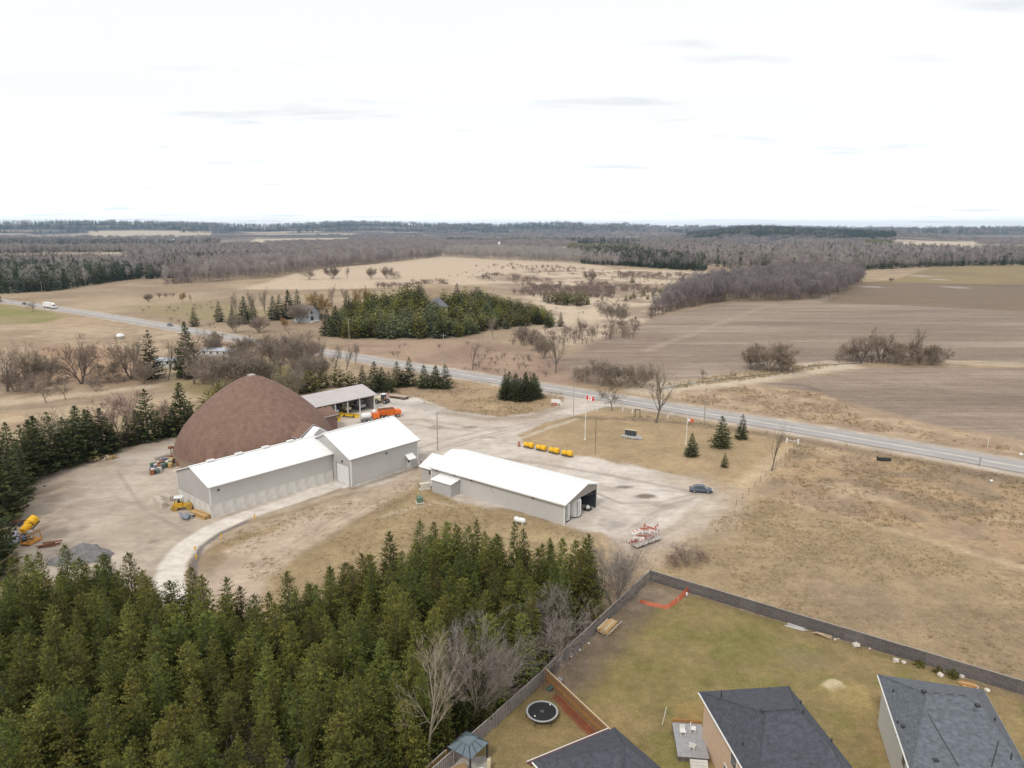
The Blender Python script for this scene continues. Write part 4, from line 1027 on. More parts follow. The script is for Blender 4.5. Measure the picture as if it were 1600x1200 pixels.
# ------------------------------------------------------------------ woods of the middle and far distance: masses nobody could count
def bare_far(h, r, seed, nt, tm, w=0.16):
    rg = np.random.default_rng(seed); V = []; F = []
    mb = MB(); mb.tube([(0, 0, -1), (0, 0, h * 0.8)], [0.22, 0.06], 3, cap=False)
    for k in range(6):
        a = rg.uniform(0, 6.28); z0 = h * rg.uniform(0.2, 0.5)
        mb.tube([(0, 0, z0), (cos(a) * r * .5, sin(a) * r * .5, z0 + h * .3)], [0.12, 0.04], 3, cap=False)
    V = [tuple(v) for v in mb.v]; 
    for f in mb.f: F += [(f[0], f[1], f[2]), (f[0], f[2], f[3])]
    for _ in range(nt):
        u = rg.uniform(0, 1) ** 0.5; a = rg.uniform(0, 6.28); ph = rg.uniform(-0.6, 1.4)
        c = np.array([cos(a) * cos(ph) * r * u, sin(a) * cos(ph) * r * u, h * 0.58 + sin(ph) * h * 0.40 * u])
        d = np.array([cos(a) * .6, sin(a) * .6, rg.uniform(0.4, 1.4)]); d /= np.linalg.norm(d)
        l = h * rg.uniform(0.09, 0.17); s = np.cross(d, rg.normal(size=3)); s /= np.linalg.norm(s)
        n = len(V); V += [c - s * w, c + s * w, c + d * l]; F.append((n, n + 1, n + 2))
    return leafmesh("far_bare_tree", V, F, tm)
tw_far = mat("twig_far", (0.285, 0.238, 0.225), 0.95, var=0.1, objrand=0.28)
tw_far2 = mat("twig_far_purple", (0.225, 0.188, 0.185), 0.95, var=0.1, objrand=0.18)
tw_far3 = mat("twig_far_pale", (0.36, 0.32, 0.295), 0.95, var=0.1, objrand=0.2)
BF = [bare_far(15, 3.6, 500 + k, 170, tw_far) for k in range(4)]
BFP = [bare_far(16, 4.4, 510 + k, 330, tw_far2, 0.13) for k in range(4)]
BFL = [bare_far(15, 3.0, 520 + k, 120, tw_far3) for k in range(3)]
BSH = [bare_far(3.2, 2.2, 530 + k, 110, mat("shrub_far", (0.215, 0.16, 0.135), 0.95, var=0.1, objrand=0.2), 0.06) for k in range(3)]
CLB = [bare_far(15, 8.0, 540 + k, 170, tw_far, 0.32) for k in range(3)]

CLEAR = [gpoly(q) for q in ([(385, 382), (535, 378.5), (560, 371.5), (400, 373)], [(1140, 391), (1215, 390), (1215, 382), (1150, 382)], [(1395, 388), (1520, 387), (1535, 378), (1395, 379)], [(140, 373), (330, 372), (330, 367.5), (140, 368)])]
def scatter(pix, step, seed, keep=1.0, jitter=0.5, noise=None, ground=None):
    Pn = gpoly(pix) if ground is None else np.asarray(ground, float)
    rg = np.random.default_rng(seed)
    x0, y0 = Pn.min(0); x1, y1 = Pn.max(0)
    cnt_ = int((x1 - x0) * (y1 - y0) / step ** 2)
    X = rg.uniform(x0, x1, cnt_); Y = rg.uniform(y0, y1, cnt_)
    k = inside(X, Y, Pn) & (rg.random(X.size) < keep)
    for cp_ in CLEAR: k &= ~inside(X, Y, cp_)
    if noise:
        k &= fbm(X, Y, noise[0], 3, seed) > noise[1]
    X, Y = X[k], Y[k]
    return np.stack([X, Y, hgt(X, Y) - 0.1], 1)

def scatter_grid(pix, step, seed, keep=1.0):
    Pn = gpoly(pix); rg = np.random.default_rng(seed); x0, y0 = Pn.min(0); x1, y1 = Pn.max(0)
    X, Y = np.meshgrid(np.arange(x0, x1, step), np.arange(y0, y1, step))
    X = X.ravel() + rg.uniform(-.48, .48, X.size) * step; Y = Y.ravel() + rg.uniform(-.48, .48, Y.size) * step
    k = inside(X, Y, Pn); X, Y = X[k], Y[k]
    return np.stack([X, Y, hgt(X, Y) - 0.1], 1)

def wood(name, pix, protos, step, seed, smin, smax, label, cat="wood", keep=1.0, noise=None):
    p = scatter(pix, step, seed, keep, noise=noise)
    return gn_scatter(name, p, protos, smin, smax, label, cat, seed)
NW = 0
# left: dark conifer belt along the far road, bare woods with conifer bands behind it
wood("conifer_wood", [(-260, 470), (60, 457), (110, 452), (170, 441), (215, 436), (228, 431), (100, 425), (-260, 430)], CONE + BFL[:1], 5.2, 601, 0.55, 1.3, "dark conifer belt behind the far road at the left")
wood("conifer_wood", [(228, 437), (300, 433), (300, 426), (232, 424)], CONE + BF[:1], 5.5, 602, 0.5, 1.1, "olive conifer block at the right end of the dark belt")
wood("bare_wood", [(-300, 429), (100, 424), (228, 430), (300, 424), (470, 398), (480, 388), (-300, 388)], BF + BFL[:2] + CONE[:1], 7.5, 603, 0.6, 1.3, "grey brown leafless wood behind the dark conifer belt", noise=(330, 0.40))
wood("conifer_wood", [(-300, 420), (60, 419), (180, 415), (180, 411), (-300, 412)], CONE, 7, 604, 0.8, 1.2, "thin dark conifer line inside the left leafless wood", keep=0.8)
wood("bare_wood", [(252, 446), (330, 441), (425, 435), (500, 421), (600, 411), (690, 401), (690, 394), (480, 390), (400, 405), (300, 424)], BF + BFL[:2], 6.0, 605, 0.6, 1.3, "mauve leafless wood along the pale field's upper edge")
wood("conifer_wood", [(240, 425), (330, 418), (420, 410), (425, 404), (330, 408), (240, 414)], CONE, 7, 606, 0.8, 1.2, "dark conifer row standing above the leafless wood's left part", keep=0.9)
wood("conifer_wood", [(-300, 388), (330, 388), (345, 378), (-300, 378)], CONE + BF[:2], 15, 607, 1.0, 1.5, "far olive conifer wood on the left horizon side", noise=(400, 0.42))
wood("bare_wood", [(340, 389), (690, 393), (900, 391), (900, 377), (560, 374), (380, 380)], CLB, 15, 608, 0.8, 1.2, "far leafless wood in the middle distance left of the silo", keep=0.85, noise=(330, 0.43))
wood("bare_wood", [(-400, 377), (700, 374), (700, 368), (-400, 369)], CLB, 40, 609, 1.2, 2.0, "far bluish wood below the left hills", noise=(300, 0.42))
wood("poplar_wood", [(690, 401), (700, 395), (770, 393), (880, 398), (970, 410), (965, 417), (880, 410), (770, 406)], BFL, 6.5, 610, 0.9, 1.25, "row of pale upright leafless poplars behind the pale field", keep=0.8)
wood("conifer_wood", [(910, 412), (960, 415), (1020, 419), (1100, 424), (1105, 416), (1040, 405), (960, 396), (905, 398)], CONE * 2 + BF[:2], 5.4, 611, 0.55, 1.35, "dark green conifer block in the middle distance")
wood("pine_wood", [(885, 400), (960, 396), (1010, 400), (990, 391), (890, 390)], PINE_Y * 2 + BF[:2] + CONE[:1], 8, 612, 0.6, 1.35, "yellowish green pine stand behind the poplars")
wood("mixed_wood", [(980, 393), (1060, 403), (1110, 418), (1240, 427), (1460, 417), (1600, 414), (2000, 413), (2000, 396), (1600, 394), (1300, 387), (1000, 385)], BF + CONE[:2] + BFL[:2], 8.5, 613, 0.55, 1.4, "mixed grey and green wood across the right middle distance", noise=(330, 0.38))
wood("conifer_wood", [(1240, 420), (1330, 424), (1470, 417), (1620, 414), (2000, 414), (2000, 410), (1600, 409), (1250, 412)], CONE + BF[:3], 9, 614, 0.8, 1.2, "dark tree line along the far olive field", keep=0.8)
wood("conifer_wood", [(690, 384), (900, 381), (1100, 385), (1100, 375), (700, 375)], CONE + BF[:1], 20, 615, 1.0, 1.6, "far dark conifer wood right of the silo", noise=(400, 0.44))
wood("bare_wood", [(1000, 381), (2000, 388), (2000, 376), (1000, 372)], CLB, 26, 616, 0.9, 1.4, "far pale leafless woods on the right", noise=(260, 0.44))
wood("bare_wood", [(560, 372), (1700, 374), (1700, 366), (560, 366.5)], CLB, 55, 617, 1.2, 2.2, "far woods below the middle hills", noise=(500, 0.50))
wood("pine_wood", [(1352, 386), (1392, 386), (1392, 382), (1352, 382)], PINE_Y, 16, 618, 1.2, 1.5, "small yellow green grove on the right horizon side")
ra = np.random.default_rng(88); aa = ra.uniform(a0_ - .02, a1_ + .03, 5200); dd_ = ra.uniform(3700, 4600, 5200); px_, py_ = dd_ * np.sin(aa), dd_ * np.cos(aa)
gn_scatter("conifer_wood", np.stack([px_, py_, hgt(px_, py_)], 1), CONE, 1.0, 1.9, "dark bluish wooded ridge right of the middle horizon", "wood", 89)
ra = np.random.default_rng(90); aa = ra.uniform(-.72, .72, 16000); dd_ = ra.uniform(6600, 8600, 16000); px_, py_ = dd_ * np.sin(aa), dd_ * np.cos(aa); kk = fbm(aa * 15, np.log(dd_) * 40, 1.0, 4, 37) > .50
gn_scatter("hill_wood", np.stack([px_, py_, hgt(px_, py_)], 1)[kk], CONE + CLB[:1], 1.5, 3.0, "bluish woods on the far skyline hills", "wood", 91)
# leafless woodlot by the plough land
wood("woodlot", [(1012, 499), (1060, 483), (1130, 472), (1240, 471), (1300, 465), (1347, 442), (1335, 434), (1235, 432), (1150, 444), (1100, 456), (1055, 474)], BFP, 5.0, 620, 0.65, 1.2, "purplish leafless woodlot pointing into the plough land")
wood("woodlot", [(1012, 500), (1060, 484), (1130, 473), (1130, 468), (1060, 478), (1015, 495)], BSH, 3.5, 621, 1.2, 2.2, "low purplish brush at the tapering left end of the woodlot")
# marsh scrub
for k, (pix, step, lab, kp) in enumerate((([(745, 437), (800, 446), (870, 455), (1000, 462), (1045, 460), (1000, 449), (880, 441), (800, 433), (760, 430)], 4.5, "brown alder scrub across the pale marsh", 0.75),
                            ([(790, 458), (850, 466), (960, 466), (960, 452), (850, 448)], 4.0, "purple grey alder thicket below the brown scrub", 0.9), ([(965, 437), (1075, 437), (1075, 430), (965, 429)], 6, "reddish brown scrub strip in the upper marsh", 0.8),
                            ([(740, 418), (830, 425), (960, 436), (1000, 430), (900, 420), (800, 414)], 9, "thin scrub along the marsh's upper edge", 0.4), ([(255, 447), (300, 444), (310, 438), (262, 440)], 5, "brown brush in front of the left leafless wood", 0.8),
                            ([(222, 469), (280, 467), (280, 463), (222, 464)], 5, "small brown thicket in the straw field", 0.8), ([(590, 452), (700, 450), (700, 440), (590, 444)], 5, "grey scrub behind the cedar knoll", 0.8))):
    wood("marsh_scrub", pix, BSH, step, 640 + k, 0.7, 1.7, lab, "scrub", kp, noise=(28, 0.40))
wood("roadside_brush", [(690, 578), (760, 583), (860, 590), (1000, 607), (1020, 604), (900, 578), (830, 560), (780, 552), (760, 566)], BSH, 4.2, 660, 0.35, 0.8, "brown brush along the far side of the road", "scrub", 0.55)
wood("roadside_brush", [(850, 545), (990, 530), (1000, 505), (880, 520), (800, 520), (800, 540)], BSH, 4.5, 661, 0.6, 1.5, "mauve brush at the tip of the plough land", "scrub", 0.8)
wood("creek_brush", [(-60, 616), (120, 604), (260, 597), (430, 600), (430, 592), (250, 590), (100, 596), (-60, 606)], BSH, 3.4, 662, 0.45, 0.9, "grey brush along the left creek", "scrub", 0.7)
wood("house_brush", [(290, 600), (470, 600), (560, 572), (500, 530), (330, 535)], BSH, 4.5, 663, 0.6, 1.3, "brush round the mobile homes", "scrub", 0.25)
wood("field_willow_scrub", [(1300, 568), (1480, 570), (1475, 563), (1310, 560)], BSH, 3.2, 664, 0.6, 1.1, "willow scrub at the feet of the long field clump", "scrub", 0.8)
for k, (pix, step, lab, kp) in enumerate((([(200, 475), (330, 470), (480, 490), (330, 515), (240, 500)], 9, "low brown weeds on the straw field left of the farmhouse", .5), ([(60, 590), (60, 545), (220, 540), (300, 560), (250, 585)], 6, "rusty brush on the brown creek bank", .5),
                            ([(560, 548), (700, 535), (840, 545), (880, 575), (720, 572)], 6.5, "brown weeds and saplings between the knoll and the road", .6), ([(830, 520), (1000, 470), (1100, 440), (1120, 428), (960, 425), (880, 450), (840, 480)], 9, "scattered low shrubs on the marsh", .55), ([(640, 450), (760, 445), (900, 425), (840, 415), (700, 430)], 12, "scattered brush along the pale field's lower edge", .4))):
    wood("rough_scrub", pix, BSH, step, 680 + k, 0.3, 1.0, lab, "scrub", kp, noise=(35, 0.42))
# single trees and bushes of the middle distance
for (k, b, t, w, lab) in (('round', (484, 437), 414, 1.3, "leafless clump on the pale field, leftmost of four"), ('thick', (520, 436), 412, 1.2, "leafless clump on the pale field beside the narrow tree"), ('poplar', (543, 437), 414, 1.0, "narrow leafless tree on the pale field"),
                          ('thick', (580, 436), 415, 0.9, "leafless pair on the pale field, left one"), ('thick', (604, 435), 413, 1.0, "leafless pair on the pale field, right one"), ('round', (617, 436), 420, 1.4, "low leafless bush right of the pair on the pale field"),
                          ('gold', (285, 473), 455, 1.0, "orange tinted leafless willow on the straw field"), ('poplar', (298, 474), 457, 0.8, "narrow grey leafless tree next to the orange willow on the straw field"), ('thick', (232, 472), 457, 1.2, "small dark leafless tree at the brown thicket"),
                          ('thick', (923, 442), 418, 1.1, "lone leafless tree in the upper marsh"), ('round', (955, 504), 463, 1.35, "big grey leafless bush in the lower marsh, left half"), ('round', (972, 504), 466, 1.1, "big grey leafless bush in the lower marsh, right half"),
                          ('gold', (502, 500), 452, 1.1, "orange leafless willow behind the farmhouse"), ('gold', (567, 480), 446, 1.0, "yellow leafless willow left of the cedar knoll"), ('thick', (467, 505), 468, 1.3, "mauve leafless tree in front of the farmhouse"),
                          ('thick', (405, 520), 490, 1.4, "grey leafless tree in the farmhouse garden"), ('gold', (446, 516), 494, 1.0, "yellow leafless shrub at the farmhouse drive"), ('poplar', (370, 500), 450, 0.9, "tall thin leafless tree, left of three behind the garden spruces"),
                          ('poplar', (392, 498), 448, 0.9, "tall thin leafless tree, middle of three behind the garden spruces"), ('poplar', (415, 496), 446, 0.9, "tall thin leafless tree, right of three behind the garden spruces"), ('thick', (367, 520), 486, 0.9, "brown leafless tree between the garden spruces"),
                          ('poplar', (905, 532), 490, 1.2, "mauve leafless tree right of the cedar knoll, left of two"), ('poplar', (925, 533), 505, 1.2, "mauve leafless tree right of the cedar knoll, right of two"), ('thick', (820, 540), 505, 1.1, "grey leafless tree at the foot of the cedar knoll"),
                          ('poplar', (655, 470), 440, 1.2, "grey leafless tree on top of the knoll"), ('poplar', (520, 482), 442, 1.0, "tall bare tree behind the farmhouse, right of the orange willow"), ('thick', (640, 466), 441, 1.2, "bare bushy tree behind the knoll's crest, left one"), ('thick', (745, 470), 447, 1.2, "bare bushy tree behind the knoll's crest, right one"), ('poplar', (770, 530), 492, 1.1, "bare tree rising from the knoll's right foot"), ('thick', (840, 548), 515, 1.2, "bare bushy tree between the knoll and the plough corner"), ('poplar', (880, 545), 500, 1.1, "bare tree left of the mauve pair"), ('poplar', (955, 530), 498, 1.0, "bare tree at the woodland edge right of the mauve pair"), ('poplar', (538, 475), 447, 1.2, "mauve leafless tree left of the yellow willow"), ('thick', (850, 560), 520, 1.0, "brown leafless tree across the road at the plough corner"),
                          ('small', (52, 487), 470, 1.3, "small leafless tree beside the white lorry"), ('small', (1270, 452), 430, 1.0, "small leafless tree in front of the woodlot"), ('thick', (1392, 440), 433, 1.2, "dark round bush at the far field corner")):
    tree_at(k, b, t, lab, None, w)
for (b, t, w, lab) in (((343, 503), 470, 1.3, "dark spruce in the garden row, leftmost"), ((364, 506), 476, 1.0, "dark spruce in the garden row, second"), ((383, 506), 463, 1.1, "tall dark spruce in the garden row, third"), ((397, 500), 469, 1.0, "dark spruce in the garden row, fourth"), ((438, 500), 460, 1.0, "dark spruce behind the farmhouse, left"),
                       ((452, 498), 453, 1.1, "dark spruce behind the farmhouse, middle"), ((466, 494), 452, 1.1, "dark spruce behind the farmhouse, right"), ((494, 498), 455, 1.3, "dark spruce rising beside the farmhouse roof"), ((428, 500), 462, 1.2, "dark spruce at the garden's back"),
                       ((512, 524), 482, 1.3, "dark spruce at the left front corner of the knoll"), ((526, 524), 478, 1.3, "dark spruce second from the knoll's left front corner"), ((541, 486), 464, 0.9, "dark pointed conifer between the farmhouse and the knoll"), ((557, 482), 452, 0.9, "dark slim conifer beside the mauve tree"), ((572, 478), 445, 0.7, "dark slim conifer beside the yellow willow"),
                       ((-2, 472), 452, 1.2, "dark bushy conifer at the left edge beside the far road"), ((840, 507), 479, 1.2, "lone conifer on the marsh edge, left"), ((856, 512), 490, 1.2, "conifer on the marsh edge, middle"), ((876, 510), 487, 1.2, "conifer on the marsh edge, right")):
    tree_at('spruce', b, t, lab, None, w)
rk = np.random.default_rng(71)
for i in range(16):
    q = [(1005, 462), (1012, 468), (1025, 455), (1031, 458), (1050, 453), (1068, 452), (1020, 462), (978, 470), (990, 466), (985, 468), (940, 468), (993, 499), (1035, 461), (1040, 455), (988, 442), (1128, 428)][i]
    tree_at('cedar', q, q[1] - int(rk.integers(6, 13)), "small olive cedar scattered over the pale marsh", "small cedars on the marsh", 1.1)
# cedar knoll
cp = scatter_grid([(512, 525), (560, 531), (640, 529), (700, 529), (765, 518), (840, 508), (870, 512), (850, 494), (800, 478), (740, 470), (660, 468), (600, 472), (550, 484), (525, 500)], 5.0, 72, 1.0)
CEDAR_P = []
for q in CEDAR:
    me = q[0].copy(); me.materials.clear(); me.materials.append(mat("pine_grey_green", (0.125, 0.135, 0.066), 0.85, var=0.2, objrand=0.35, attr="shade")); CEDAR_P.append(me)
keepout = gp(684, 487)
cnt = 0
cp = cp[np.random.default_rng(5).permutation(len(cp))]
for (x, y, z) in cp:
    if hypot(x - keepout.x, (y - keepout.y)) < 9 or (abs(x - keepout.x - 1) < 6 and 0 < keepout.y - y < 13): continue
    cnt += 1
    if cnt > 290: break
    s = R.uniform(0.85, 1.25) * (0.85 + .4 * math.exp(-((x + 52) / 38) ** 2)); k = R.randrange(4)
    tag(link_obj("cedar_tree", (CEDAR_P[k] if R.random() < (.55 if y < 400 else .2) else CEDAR[k][0]) if R.random() < 0.96 else SPRUCE_D[k][0], (x, y, z), R.uniform(0, 6.28), (s * 1.15, s * 1.15, s) if True else s), "olive green cedar massed on the knoll across the road", "cedar", "cedars of the knoll")
for i, q in enumerate(((905, 478), (915, 476), (868, 472), (880, 470), (890, 474), (860, 474), (902, 470), (898, 476), (872, 476), (884, 477), (910, 470), (853, 471))):
    tree_at('cedar', q, q[1] - 16, "olive cedar of the low clump in the marsh", "low cedar clump in the marsh", 1.3)
print("knoll", cnt, round(time.time() - T0, 1))

# ------------------------------------------------------------------ dry weeds and grass tufts
def tuft(seed, h, nb, w, m_):
    rg = np.random.default_rng(seed); V = []; F = []
    for k in range(nb):
        a = rg.uniform(0, 6.28); p = np.array([rg.normal(0, .16), rg.normal(0, .16), -.02]); d = np.array([cos(a) * .5, sin(a) * .5, rg.uniform(.6, 1.3)]) * h * rg.uniform(.5, 1.1); s = np.array([-sin(a), cos(a), 0]) * w
        n = len(V); V += [p - s, p + s, p + d]; F.append((n, n + 1, n + 2))
    return leafmesh("grass_tuft", V, F, m_)
tf_s = mat("tuft_straw", (0.36, 0.268, 0.158), 0.95, var=0.1, objrand=0.18); tf_b = mat("tuft_brown", (0.265, 0.19, 0.125), 0.95, var=0.1, objrand=0.3)
TS = [tuft(900 + k, .5, 12, .035, tf_s) for k in range(3)]; TB = [tuft(910 + k, .7, 12, .035, tf_b) for k in range(2)]
def tufts(name, pix, n_, seed, protos, label, thr=0.48, sc=8, smin=.6, smax=1.4, ground=None):
    Pn = gpoly(pix) if ground is None else ground; rg = np.random.default_rng(seed); x0, y0 = Pn.min(0); x1, y1 = Pn.max(0); X = rg.uniform(x0, x1, n_); Y = rg.uniform(y0, y1, n_)
    k = inside(X, Y, Pn) & (rg.random(n_) < smooth(thr - .16, thr + .20, fbm(X, Y, sc, 5, seed) + .25 * (fbm(X, Y, 2.0, 2, seed + 5) - .5))); X, Y = X[k], Y[k]
    return gn_scatter(name, np.stack([X, Y, hgt(X, Y)], 1), protos, smin, smax, label, "grass", seed)
tufts("dry_weeds", [(1182, 770), (1240, 694), (1400, 714), (1660, 758), (1660, 900), (1440, 842), (1320, 808), (1240, 788)], 9000, 921, TS * 2 + TB[:1], "dry weeds on the rough field beside the road", .47)
tufts("dry_grass", [(1040, 872), (1110, 815), (1200, 776), (1320, 812), (1620, 895), (1620, 1080), (1020, 888)], 12000, 922, TS, "dry grass tufts on the vacant field behind the board fence", .52, 10, .4, .9)
tufts("verge_grass", [(1040, 622), (1160, 604), (1290, 616), (1350, 642), (1460, 670), (1620, 702), (1620, 712), (1300, 664), (1100, 632)], 7000, 923, TS + TB[:1], "straw grass on the verge across the road", .45, 9, .7, 1.5)
tufts("ditch_grass", [(910, 655), (1010, 658), (1250, 692), (1640, 768), (1640, 756), (1250, 682), (1010, 650)], 6000, 924, TB + TS, "dark ditch grass along the near verge", .40, 6, .5, 1.2)
tufts("yard_weeds", [(340, 842), (430, 806), (560, 777), (648, 748), (715, 786), (880, 826), (930, 840), (900, 900), (560, 900), (420, 940)], 6000, 925, TS, "straw weeds on the ground between garage, track and plantation", .50, 5, .4, .9)
tufts("creek_reeds", [(1025, 612), (1090, 603), (1165, 594), (1260, 580), (1310, 573), (1300, 566), (1160, 582), (1030, 602)], 6000, 926, TS, "pale reeds along the stream", .42, 9, 1.0, 2.0)
tufts("field_edge_weeds", [(590, 614), (600, 598), (720, 598), (800, 609), (885, 614), (878, 630), (845, 644), (780, 652), (705, 642)], 9000, 927, TS + TB[:1], "rough grass between the yard and the road", .50, 7, .5, 1.0)
# ------------------------------------------------------------------ air
HZ = MB(); HZ.b2((-13000, -300, -12), (13000, 13600, 205))
hm = bpy.data.materials.new("haze_air"); hm.use_nodes = True
hn = hm.node_tree; hn.nodes.clear()
ho = hn.nodes.new("ShaderNodeOutputMaterial"); hv = hn.nodes.new("ShaderNodeVolumePrincipled")
hv.inputs["Density"].default_value = 0.000062; hv.inputs["Color"].default_value = (0.55, 0.76, 1.0, 1); hv.inputs["Anisotropy"].default_value = 0.5
hn.links.new(hv.outputs[0], ho.inputs["Volume"])
tag(HZ.build("haze", hm), kind="stuff")

# ------------------------------------------------------------------ materials of built things
white_roof = stripes(mat("white_steel_roof", (0.80, 0.80, 0.79), 0.5, var=0.03, vscale=0.2, spec=0.3), 0, 0.9, 0.25)
siding = stripes(mat("grey_siding", (0.50, 0.485, 0.465), 0.6, var=0.05, vscale=0.25, spec=0.3), 0, 0.6, 0.5)  # paler copy for the side walls, their stronger light put into the colour
siding_end = stripes(mat("grey_siding_end", (0.43, 0.415, 0.40), 0.6, var=0.05, vscale=0.25, spec=0.3), 1, 0.6, 0.5)  # same siding, darker: the end walls' shade is put into the colour
concrete = mat("concrete", (0.60, 0.58, 0.545), 0.9, var=0.16, vscale=0.7, bump=0.3, bscale=8)
white_trim = mat("white_trim", (0.72, 0.71, 0.69), 0.5, var=0.04)
grey_trim = mat("grey_trim", (0.30, 0.295, 0.285), 0.6, var=0.06)
door_white = mat("door_white", (0.68, 0.68, 0.67), 0.5, var=0.05)
shingle_brown = mat("brown_shingle", (0.200, 0.123, 0.094), 0.95, var=0.13, vscale=0.9, bump=0.6, bscale=5)
def courses(m, period, amt):
    """shingle courses: a fine step in tone and relief up the height, plus long weather streaks"""
    n = m.node_tree; b = n.nodes["Principled BSDF"]; src = b.inputs["Base Color"].links[0].from_socket
    t = n.nodes.new("ShaderNodeTexCoord"); sp = n.nodes.new("ShaderNodeSeparateXYZ"); n.links.new(t.outputs["Object"], sp.inputs[0])
    w = n.nodes.new("ShaderNodeMath"); w.operation = 'MULTIPLY'; w.inputs[1].default_value = 1 / period; n.links.new(sp.outputs[2], w.inputs[0])
    f = n.nodes.new("ShaderNodeMath"); f.operation = 'FRACT'; n.links.new(w.outputs[0], f.inputs[0])
    r = n.nodes.new("ShaderNodeMapRange"); r.inputs[1].default_value = 0.0; r.inputs[2].default_value = 0.3; r.inputs[3].default_value = 1 - amt; r.inputs[4].default_value = 1.0; n.links.new(f.outputs[0], r.inputs[0])
    mp_ = n.nodes.new("ShaderNodeMapping"); mp_.inputs["Scale"].default_value = (0.9, 0.9, 0.10); n.links.new(t.outputs["Object"], mp_.inputs[0])
    q = n.nodes.new("ShaderNodeTexNoise"); q.inputs["Scale"].default_value = 1.0; q.inputs["Detail"].default_value = 5; n.links.new(mp_.outputs[0], q.inputs["Vector"])
    q2 = n.nodes.new("ShaderNodeMapRange"); q2.inputs[1].default_value = 0.3; q2.inputs[2].default_value = 0.7; q2.inputs[3].default_value = 0.86; q2.inputs[4].default_value = 1.13; n.links.new(q.outputs["Fac"], q2.inputs[0])
    k = n.nodes.new("ShaderNodeMath"); k.operation = 'MULTIPLY'; n.links.new(r.outputs[0], k.inputs[0]); n.links.new(q2.outputs[0], k.inputs[1])
    v = n.nodes.new("ShaderNodeVectorMath"); v.operation = 'SCALE'; n.links.new(src, v.inputs[0]); n.links.new(k.outputs[0], v.inputs["Scale"]); n.links.new(v.outputs[0], b.inputs["Base Color"])
courses(shingle_brown, 0.55, 0.16)
courses(concrete, 50.0, 0.0)
dark = mat("dark_metal", (0.045, 0.045, 0.05), 0.5, var=0.1)
black = mat("black_rubber", (0.022, 0.022, 0.024), 0.7, var=0.2)
glass_d = mat("dark_glass", (0.04, 0.05, 0.06), 0.08, var=0.1, spec=0.6)
steel = mat("galvanised", (0.38, 0.385, 0.39), 0.45, metal=0.4, var=0.1)
yellow = mat("yellow_plastic", (0.78, 0.44, 0.02), 0.5, var=0.15, vscale=1.5)
yellow_d = mat("yellow_paint", (0.62, 0.36, 0.03), 0.55, var=0.2, vscale=2)
orange = mat("orange_paint", (0.72, 0.16, 0.025), 0.5, var=0.15, vscale=1.5)
red_p = mat("red_paint", (0.50, 0.05, 0.035), 0.6, var=0.2)
rust = mat("rust", (0.22, 0.095, 0.05), 0.9, var=0.35, vscale=2)
wood_new = mat("new_timber", (0.50, 0.335, 0.155), 0.85, var=0.2, vscale=3)
wood_brown = mat("brown_timber", (0.36, 0.19, 0.07), 0.85, var=0.25, vscale=2.5)
wood_grey = mat("grey_timber", (0.135, 0.122, 0.122), 0.9, var=0.35, vscale=3.0, objrand=0.16)
wood_cap = mat("pale_cap", (0.34, 0.31, 0.28), 0.9, var=0.2)
white_p = mat("white_paint", (0.74, 0.73, 0.71), 0.45, var=0.06)
stone_m = mat("boulder_stone", (0.40, 0.36, 0.31), 0.95, var=0.3, vscale=1.2, bump=0.5)
cream = mat("cream_paint", (0.58, 0.50, 0.33), 0.6, var=0.12)
blue_s = mat("blue_grey_paint", (0.20, 0.23, 0.30), 0.5, var=0.15)

def roof_ribs(parent, x0, x1, y0, y1, ze, zr, yr, ov=0.35, t=0.16, ze1=None, step=0.9):
    s0 = (zr - ze) / (yr - y0); zb = ze if ze1 is None else ze1; s1 = (zr - zb) / (y1 - yr); m = MB(); n_ = int((x1 - x0 + 2 * ov) / step)
    for i in range(n_ + 1):
        x = x0 - ov + (x1 - x0 + 2 * ov) * i / n_
        for (ya, za, yb_, zb_) in ((y0 - ov, ze - ov * s0 + t, yr, zr + t), (y1 + ov, zb - ov * s1 + t, yr, zr + t)):
            m.add([(x - .035, ya, za + .002), (x + .035, ya, za + .002), (x + .02, ya, za + .05), (x - .02, ya, za + .05), (x - .035, yb_, zb_ + .002), (x + .035, yb_, zb_ + .002), (x + .02, yb_, zb_ + .05), (x - .02, yb_, zb_ + .05)], [(1, 5, 6, 2), (2, 6, 7, 3), (3, 7, 4, 0), (0, 1, 2, 3)])
    m.box(((x0 + x1) / 2, yr, zr + t + .03), (x1 - x0 + 2 * ov, .5, .06))
    return tag(m.build("roof_rib", MATS["white_steel_roof"], parent), kind="stuff")

def gable_roof(x0, x1, y0, y1, ze, zr, ov=0.35, t=0.16, yr=None, ze1=None):
    """two roof slabs of a gable with its ridge along x"""
    yr = (y0 + y1) / 2 if yr is None else yr
    s0 = (zr - ze) / (yr - y0); s1 = (zr - (ze if ze1 is None else ze1)) / (y1 - yr); zb = (ze if ze1 is None else ze1) - ov * s1 + t
    a = MB(); a.slab([(x0 - ov, y0 - ov, ze - ov * s0 + t), (x1 + ov, y0 - ov, ze - ov * s0 + t), (x1 + ov, yr, zr + t), (x0 - ov, yr, zr + t)], t)
    b = MB(); b.slab([(x0 - ov, y1 + ov, zb), (x0 - ov, yr, zr + t), (x1 + ov, yr, zr + t), (x1 + ov, y1 + ov, zb)], t)
    return a, b

